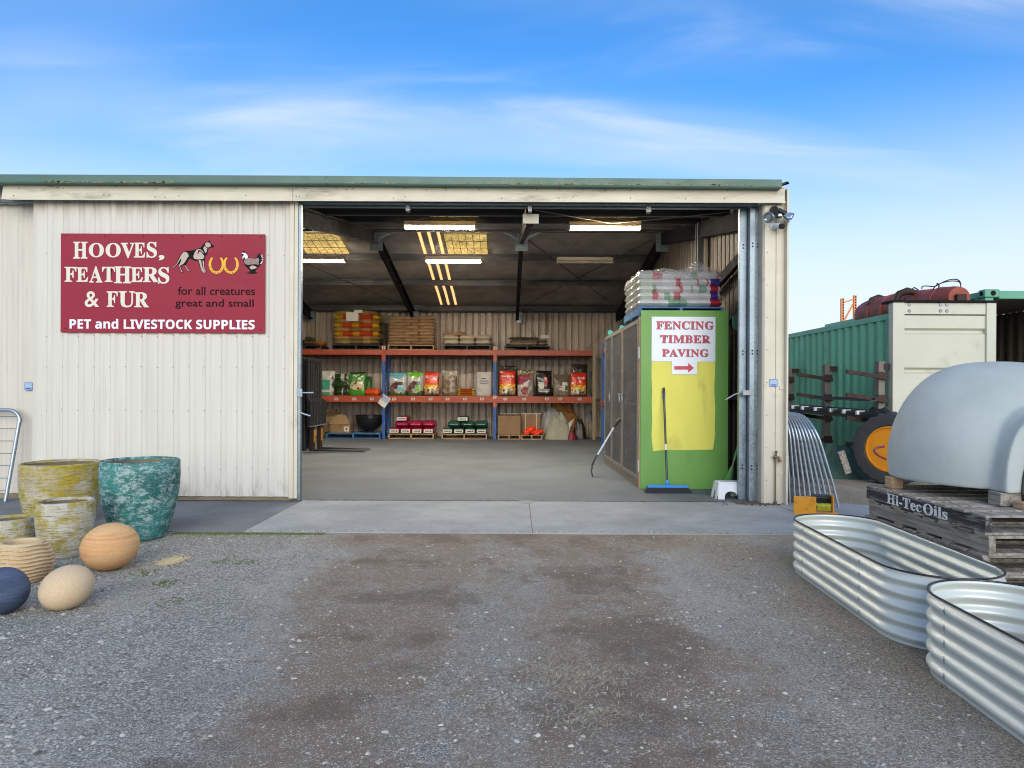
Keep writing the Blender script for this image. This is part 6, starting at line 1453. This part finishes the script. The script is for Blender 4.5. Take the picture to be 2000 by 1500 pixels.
for px in (1776, 1837, 1849.5):
    for py in (595, 607): q = at(px, py, CNY+.005); mb.cyl(q, q+Vector((0, -.012, 0)), .030, .026, 12)
mb.build('bolt', M['galvd'], hd)
zs_ = [at(1840, y, CNY).z for y in (616, 641, 653, 718, 730, 790, 802, 862, 874, 930)] + [.05]; prf = []
dep = 0; prf = []
for i, z in enumerate(zs_): prf.append((0.050 if (i % 4 in (2, 3)) else 0.095, z))
vs = []; fs = []
prof2 = [(.02, zs_[0])]
for i in range(1, len(zs_)-1, 2): prof2 += [(.020, zs_[i]), (.075, (zs_[i]*2+zs_[i+1])/3), (.075, (zs_[i]+zs_[i+1]*2)/3), (.020, zs_[i+1])]
prof2 += [(.02, .05)]
for d, z in prof2: vs += [(pl_, CNY+d, z), (pr_, CNY+d, z)]
mb = MB(); mb.add(vs, [(2*i, 2*i+2, 2*i+3, 2*i+1) for i in range(len(prof2)-1)]); mb.build('end_panel', M['contcream'], ct)
# open green container further right
O = thing('shipping_container', 'open pale green container with dark bare inside at the right edge', 'container', (9.3, 14.6, 0))
oy = 11.75; ox = at(1924, 575, oy).x; oz = at(1940, 565, oy).z
mb = MB(); mb.box((ox, oy, oz-.14), (ox+.26, oy+.18, oz+.005)); cc = mb.build('corner_casting', M['contgreen2'], O, bevel=.02)
mb = MB(); q = Vector((ox+.14, oy-.002, oz-.065)); mb.tube([q, q+Vector((0, -.004, 0))], [.045, .045], 16); mb.tube([Vector((ox-.002, oy+.09, oz-.065)), Vector((ox-.006, oy+.09, oz-.065))], .04, 16); mb.build('casting_hole', M['black'], cc)
mb = MB(); mb.box((ox+.261, oy+.02, oz-.16), (ox+2.4, oy+.16, oz-.02)); mb.box((ox+.02, oy+.181, oz-.13), (ox+.10, oy+6.0, oz-.02)); mb.build('top_rail', M['contgreen2'], O, bevel=.01)
mb = MB(); mb.box((ox+.02, oy+.02, .1), (ox+.16, oy+.16, oz-.141)); mb.build('corner_post', M['contgreen2'], O, bevel=.01)
mb = MB(); corr(mb, (ox+.06, oy+.17), (ox+.06, oy+6.0), .2, oz-.135, (-1, 0), .278, .036, .07, .068); mb.build('side_wall', M['contgreen2'], O)
mb = MB(); corr(mb, (ox+.10, oy+.17), (ox+.10, oy+6.0), .2, oz-.10, (1, 0), .278, .036, .07, .068); corr(mb, (ox+2.38, oy+.05), (ox+2.38, oy+6.0), .1, oz-.10, (-1, 0), .278, .036, .07, .068); corr(mb, (ox+.1, oy+5.98), (ox+2.38, oy+5.98), .1, oz-.1, (0, -1), .278, .036, .07, .068)
mb.add([(ox+.05, oy, .12), (ox+2.4, oy, .12), (ox+2.4, oy+6, .12), (ox+.05, oy+6, .12)], [(0, 1, 2, 3)]); mb.build('inner_lining', M['contdark'], O)
mb = MB(); vs = []; k = 0
for i in range(120):
    y = oy+.17+i*.049; vs += [(ox+.05, y, oz-.08-(.022 if i % 4 in (0, 1) else 0)), (ox+2.4, y, oz-.08-(.022 if i % 4 in (0, 1) else 0))]
mb.add(vs, [(2*i, 2*i+1, 2*i+3, 2*i+2) for i in range(119)]); mb.build('ceiling_sheet', M['contdark'], O)
# rusty drums on the container roof
zr = CNZ+.0
rd = thing('rusty_drum', 'rusty red sprayer drum with collars and looped hose on the container roof', 'drum', (7.75, 12.6, zr))
def drumseg(nm, y0, y1, xc, r0, r1, mat=None, zc=None):
    pts = []; rs_ = []
    for i in range(13): t = i/12; pts.append((xc, y0+(y1-y0)*t, zr+.02+(zc or max(r0, r1)))); rs_.append((r0+(r1-r0)*t)*(1-.16*abs(2*t-1)**4))
    mb = MB(); mb.tube(pts, rs_, 32); return mb.build(nm, mat or M['rust'], rd, smooth=True)
drumseg('drum_body', 13.25, 14.8, 7.78, .30, .335); drumseg('drum_body', 12.2, 13.27, 7.62, .25, .295); drumseg('drum_body', 11.32, 12.22, 7.48, .215, .245)
for y, x, r_ in ((13.3, 7.75, .325), (12.75, 7.62, .295), (13.7, 7.78, .335), (14.2, 7.78, .345), (12.2, 7.56, .268), (11.75, 7.48, .25)):
    mb = MB(); mb.tube([(x, y-.03, zr+.02+r_*.96), (x, y+.03, zr+.02+r_*.96)], [r_, r_], 32); mb.build('drum_collar', M['rust'], rd, smooth=True)
for px, py, Y in ((1772, 576, 12.5), (1716, 588, 14.2)):
    q = at(px, py, Y); mb = MB(); mb.tube([q+Vector((-.22, 0, -.12)), q+Vector((-.14, 0, .02)), q+Vector((.0, 0, .07)), q+Vector((.16, 0, .04))], [.035, .065, .07, .05], 12); mb.build('pipe_elbow', M['rustbar'], rd, smooth=True)
mb = MB(); q = at(1862, 578, 11.5); mb.box((q.x-.10, 11.24, zr+.02), (q.x+.06, 11.45, q.z+.0)); mb.build('motor_block', M['rustbar'], rd, bevel=.02)
for o_ in (0, 1):
    hp = [(1800, 564), (1802, 559.5), (1810, 558.5), (1825, 559.5), (1838, 553-o_*-2), (1852, 547+o_*2.5), (1866, 545.5+o_*3.5), (1874, 549+o_*2), (1876.5, 558), (1874, 566), (1868, 571)]
    if o_: hp = [(1822, 566), (1826, 560), (1833, 555)] + hp[5:]
    mb = MB(); P3 = [at(x, y, 11.62+o_*.05) for x, y in hp]; SP_ = []
    for i in range(len(P3)-1):
        a0, a1, a2, a3 = P3[max(0, i-1)], P3[i], P3[i+1], P3[min(len(P3)-1, i+2)]
        for s_ in range(5): t = s_/5; SP_.append(.5*((2*a1)+(a2-a0)*t+(2*a0-5*a1+4*a2-a3)*t*t+(3*a1-a0-3*a2+a3)*t**3))
    SP_.append(P3[-1]); mb.tube(SP_, .0095, 6); mb.build('hose', M['blackpl'], rd, smooth=True)
for (xa, ya, xm_, ym_, xb2, yb2, Y) in ((1778, 566, 1786, 561.5, 1793, 566, 12.2), (1745, 578, 1751, 571, 1756, 577, 13.2), (1833, 566, 1834, 557, 1830, 553, 11.7)):
    mb = MB(); mb.tube([at(xa, ya+3, Y), at(xa, ya, Y), at(xm_, ym_, Y), at(xb2, yb2, Y), at(xb2, yb2+3, Y)], .011, 6); mb.build('handle', M['blackpl'], rd, smooth=True)
# orange rack upright standing far behind
Yf = 30; a, b = at(1642, 631, Yf), at(1672, 577, Yf)
of = thing('rack_upright', 'tall orange rack frame standing in the sun behind the green container', 'rack frame', ((a.x+b.x)/2, Yf, 0))
for x, zt in ((a.x+.06, at(1645, 583, Yf).z), (b.x-.06, b.z)):
    mb = MB(); mb.box((x-.06, Yf-.05, 0), (x+.06, Yf+.05, zt)); u_ = mb.build('post', M['orangesun'], of)
    mb = MB()
    for k in range(60):
        z = .2+k*.12
        if z < zt-.05: mb.box((x-.005, Yf-.056, z-.035), (x+.05, Yf-.0505, z+.035))
    mb.build('slot', M['black'], u_)
zz_ = at(1657, 590, Yf).z
mb = MB(); mb.bar((a.x+.1, Yf, zz_-.02), (b.x-.1, Yf, zz_+.12), .05, .06); mb.bar((a.x+.1, Yf, zz_-.9), (b.x-.1, Yf, zz_-.05), .05, .06); mb.bar((a.x+.1, Yf, 2.2), (b.x-.1, Yf, 3.2), .05, .06); mb.bar((b.x-.1, Yf, .8), (a.x+.1, Yf, 2.1), .05, .06); mb.build('brace', M['orangesun'], of)

# cantilever rack on the container side
cr = thing('cantilever_rack', 'rusty steel cantilever rack with projecting arms along the green container', 'racking', (6.1, 13, 0))
for px, pt, Yv in ((1718, 706, 11.35), (1614, 711.5, 13.2), (1541, 717, 15.0)):
    x = at(px, 760, Yv).x; zt = at(px, pt, Yv).z
    mb = MB(); mb.box((x-.055, Yv-.07, 0), (x+.055, Yv+.07, zt)); p_ = mb.build('post', M['oldwood'] if 0 else pm('weathered_grey_post', '77726a', .6, .35, .2, 3, .1, 12, (1, 1, .4), '56463a', 2.5, .5), cr, bevel=.01)
    mb = MB(); mb.box((x+.03, Yv-.085, zt-.14), (x+.20, Yv-.071, zt-.04)); mb.build('bracket', M['rustbar'], p_)
    for z in (1.68, 1.30, .92, .50):
        mb = MB(); mb.bar((x+.06, Yv-.12, z-.05), (x-.62, Yv-.14, z+.05), .05, .065); mb.build('arm', M['rustbar'], cr)
        mb = MB(); mb.box((x-.075, Yv-.088, z-.07), (x+.075, Yv-.0712, z+.05)); mb.build('arm_clamp', M['rustbar'], cr)
bn = thing('sheet_bundle', 'black film wrapped bundle of steel lengths on the cantilever arms', 'bundle', at(1635, 812, 11.8))
b0, b1 = at(1546, 798, 13.4), at(1722, 814, 10.75); dv = (b1-b0)
for k in range(3):
    off = Vector((.10*k, 0, .012*k)); mb = MB(); mb.bar(b0+off+Vector((0, 0, .03)), b1+off+Vector((0, 0, .03)), .09, .055); mb.build('steel_length', M['blackpl'], bn, bevel=.008)
mb = MB(); mb.bar(b0+Vector((.13, 0, -.03)), b1+Vector((.13, 0, -.03)), .34, .06); mb.build('wrapping', M['baggloss'] if 0 else M['blackpl'], bn)
for f_ in (.05, .18, .34, .52, .66, .80): mb = MB(); c = b0+dv*f_; mb.obox(c+Vector((.08, 0, .035)), (.34, .05, .07), (0, 0, .2)); mb.build('wrap_band', M['whiteplastic'] if f_ != .52 else M['alu'], bn, bevel=.01)
mb = MB(); pts = [b0+dv*t_+Vector((.12, 0, .035+.02*math.sin(t_*60))) for t_ in [.84+.018*i for i in range(10)]]; mb.tube(pts, [.06, .09, .075, .095, .08, .10, .085, .10, .08, .05], 9); mb.build('loose_film', M['blackpl'], bn, smooth=True)
a, b = at(1588, 778, 12.9), at(1706, 783, 11.1); bs_ = thing('steel_angle', 'loose dark steel angle lying on the middle cantilever arms', 'steel bar', (a+b)/2); mb = MB(); mb.bar(a, b, .10, .016); mb.bar(a+Vector((.045, 0, .02)), b+Vector((.045, 0, .02)), .014, .05); mb.build('bar', M['steel'], bs_)

# loader wheel, tarp, timber between shed and containers
Yw = 10.35; wc = at(1746, 868, Yw); wr = .535; wc.z = wr
wh = thing('loader_wheel', 'large tractor tyre with yellow rim standing behind the grey dome', 'wheel', (wc.x, Yw, 0))
ax = Vector((-.74, -.67, 0)).normalized(); q_ = Vector((0, 0, 1)).rotation_difference(ax)
def wl_(prof, n=56, fn=None):
    mb = MB(); mb.lathe(prof, n=n, fn=fn); mb.v = [tuple(wc + q_ @ Vector(v)) for v in mb.v]; return mb
tp = [(.335, -.16), (.36, -.19), (.45, -.20), (.51, -.19), (.53, -.16), (.53, .16), (.51, .19), (.45, .20), (.36, .19), (.335, .16), (.335, -.16)]
wl_(tp, 96, lambda r, z, a: r*(1.0+(.028 if (r > .5 and math.sin(a*24+abs(z)*14) > 0) else 0))).build('tyre', M['rubber'], wh, smooth=True, angle=35)
wl_([(.338, .165), (.345, .185), (.325, .19), (.308, .13), (.298, .0), (.285, -.05), (.25, -.06), (.235, -.11), (.15, -.13), (.14, -.08), (.10, -.07), (.09, .02), (.0, .03)], 48).build('rim', M['yellowrim'], wh, smooth=True, angle=30)
rh = thing('tube_frame', 'bent dark red tube frame in front of the yellow wheel rim', 'tube frame', at(1722, 880, 9.9)); mb = MB(); mb.tube([at(1727, 872, 9.95), at(1714, 874, 9.9), at(1707.5, 879, 9.9), at(1709, 884, 9.9), at(1716, 890, 9.9), at(1730, 897, 9.95)], .017, 8); mb.build('tube', pm('dark_red_paint', '7a2f3f', .45, 0, .1), rh, smooth=True)
q = gnd(1645, 938); o = heap('tarpaulin', (q.x+.25, q.y+.6, 0), .75, .5, .50, M['tarpgreen'], 'dark green tarpaulin heaped against the green container', 'tarpaulin', 33, 44, 1.8, .22)
q = at(1649, 903, 10.2); mb = MB(); mb.obox(q, (.10, .05, .36), (R(8), R(-22), 0)); t = mb.build('timber_block', M['oldwood'], loc=(q.x, q.y, q.z-.18), bevel=.004); tag(t, 'short weathered timber offcut resting on the green tarpaulin', 'timber offcut')

# ------------------------------------------------------------------ loose stones, straw, moss, sawdust
rng = np.random.default_rng(5)
def noise2(x, y, s, seed):
    return np.array([mnoise.noise(Vector((a*s+seed, b*s, seed))) for a, b in zip(x, y)])
N = 46000; yy = 2.35 + (6.5-2.35)*rng.random(N)**1.25; xx = (rng.random(N)*2-1)*yy*.80
d1 = noise2(xx, yy*.6, 1.3, 3.0) + .5*noise2(xx, yy, 4.0, 9.0)
trk_m = np.exp(-((xx+.86)/.38)**2)+np.exp(-((xx-.5)/.33)**2)
left_m = np.clip((-xx-1.6)/1.2, 0, 1)
keep = rng.random(N) < np.clip(.40 + 1.1*d1 - .38*trk_m + .45*left_m, .05, 1)
keep &= ~((np.abs(xx-2.42) < .5) & (yy > 1.5) & (yy < 5.6)); xx, yy, left_m = xx[keep], yy[keep], left_m[keep]; n = len(xx)
base = np.array([(1,0,0),(.3,.95,0),(-.8,.6,0),(-.8,-.6,0),(.3,-.95,0),(.05,.05,1),(.35,.15,.75),(-.4,-.1,.8)], dtype=float)
tri = [(0,1,6),(1,2,7),(1,7,5),(1,5,6),(2,3,7),(3,4,7),(4,5,7),(4,0,6),(4,6,5)]
sz = np.clip(rng.lognormal(math.log(.0047), .50, n), .0022, .017)*(1+.35*left_m); ang = rng.random(n)*6.283; hz_ = sz*rng.uniform(.35, .8, n)
V = base[None]*np.stack([sz*rng.uniform(.8, 1.5, n), sz*rng.uniform(.6, 1.0, n), hz_], 1)[:, None, :]*rng.uniform(.75, 1.2, (n, 8, 1))
ca, sa = np.cos(ang)[:, None], np.sin(ang)[:, None]; Vx = V[:, :, 0]*ca-V[:, :, 1]*sa+xx[:, None]; Vy = V[:, :, 0]*sa+V[:, :, 1]*ca+yy[:, None]; Vz = V[:, :, 2]-.0008
vv = np.stack([Vx, Vy, Vz], 2).reshape(-1, 3); T_ = np.array(tri); ff = (np.arange(n)[:, None, None]*8+T_[None]).reshape(-1, 3)
me = bpy.data.meshes.new('loose_gravel'); me.vertices.add(len(vv)); me.vertices.foreach_set('co', vv.ravel().astype(np.float32)); me.loops.add(ff.size); me.loops.foreach_set('vertex_index', ff.ravel().astype(np.int32)); me.polygons.add(len(ff)); me.polygons.foreach_set('loop_start', np.arange(0, ff.size, 3, dtype=np.int32)); me.update(calc_edges=True); me.validate()
me.materials.append(M['pebble']); o = bpy.data.objects.new('loose_gravel', me); COL.objects.link(o); tag(o, None, None, kind='stuff')
mb = MB(); rs = random.Random(11)
def blade(x, y, L_, a, z=.004, wv=.002):
    dx, dy = math.cos(a)*L_/2, math.sin(a)*L_/2; px_, py_ = -math.sin(a)*wv, math.cos(a)*wv; h_ = rs.uniform(.0, .010)
    mb.add([(x-dx-px_, y-dy-py_, z), (x-dx+px_, y-dy+py_, z), (x+px_, y+py_, z+h_+.003), (x-px_, y-py_, z+h_+.003), (x+dx, y+dy, z+rs.uniform(0, .006))], [(0, 1, 2, 3), (3, 2, 4)])
for (px, py, sx, sy, cnt) in ((1085, 1318, .10, .09, 190), (1150, 1330, .13, .10, 260), (1150, 1400, .10, .055, 260), (1010, 1365, .12, .1, 30), (1120, 1280, .12, .1, 40), (60, 1235, .18, .12, 40), (1500, 1075, .3, .2, 90), (1560, 1075, .1, .1, 30), (500, 1220, .5, .4, 25), (900, 1060, .7, .06, 60)):
    q = gnd(px, py)
    for _ in range(cnt): blade(q.x+rs.gauss(0, sx), q.y+rs.gauss(0, sy), rs.uniform(.015, .075), rs.gauss(.3, .9), rs.uniform(.002, .010), rs.uniform(.0007, .0018))
for _ in range(260): y = rs.uniform(2.4, 6.4); blade(rs.uniform(-.75, .75)*y, y, rs.uniform(.01, .06), rs.uniform(0, 6.3), .003, .0012)
tag(mb.build('dry_straw', M['straw']), None, None, kind='stuff')
mb = MB()
for _ in range(1900):
    if rs.random() < .88: x, y = rs.uniform(-3.2, -1.75), 6.585-abs(rs.gauss(0, .035))
    else: q = gnd(*rs.choice(((335, 1175), (310, 1140), (282, 1121), (480, 1100), (440, 1095), (325, 1140)))); x, y = q.x+rs.gauss(0, .055), q.y+rs.gauss(0, .06)
    s_ = rs.uniform(.003, .008); mb.obox((x, y, s_*.4), (s_*1.6, s_, s_), (rs.uniform(-.5, .5), rs.uniform(-.5, .5), rs.uniform(0, 3)))
tag(mb.build('moss', M['moss']), None, None, kind='stuff')
mb = MB()                                            # gravel and dirt kicked up onto the front edge of the slab
for _ in range(1500):
    x = rs.uniform(-2.6, 3.9); y = 6.60+abs(rs.gauss(0, .045)) if rs.random() < .8 else rs.uniform(6.6, 7.6); s_ = rs.uniform(.002, .006)*(1.6 if rs.random() < .05 else 1)
    if y < 6.62 and rs.random() < .2: y -= .02
    mb.obox((x, y, .012+s_*.4), (s_*rs.uniform(1, 2), s_, s_), (rs.uniform(-.4, .4), rs.uniform(-.4, .4), rs.uniform(0, 3)))
tag(mb.build('slab_grit', M['pebble']), None, None, kind='stuff')
mb = MB(); q = gnd(336, 1097)
for _ in range(700): s_ = rs.uniform(.003, .008); mb.obox((q.x+rs.gauss(0, .045), q.y+rs.gauss(0, .075), .004+rs.random()*.006), (s_*2, s_, s_*.5), (rs.uniform(-.4, .4), 0, rs.uniform(0, 3)))
tag(mb.build('sawdust', M['woodchip']), None, None, kind='stuff')
for k, (px, py, s_) in enumerate(((950, 1197, .020), (1296, 1367, .022), (861, 1417, .020), (1190, 1207, .02), (1262, 1295, .016), (1633, 1365, .016), (1893, 1397, .016), (240, 1245, .016), (275, 1243, .014), (1115, 1458, .022))):
    q = gnd(px, py); mb = MB(); mb.v = []; 
    mb.add([(q.x+base[i][0]*s_*1.2, q.y+base[i][1]*s_*.8, base[i][2]*s_*.6-.001) for i in range(8)], tri + [(0, 4, 3, 2, 1)])
    o = mb.build('pale_stone', pm('pale_quartz_%s' % 'abcdefghij'[k], 'bdbdb8', .7, 0, .1), loc=(q.x, q.y, 0), smooth=True, angle=0, sub=1); tag(o, 'pale stone lying loose on the gravel yard', 'stone', 'pale stones scattered on the gravel')
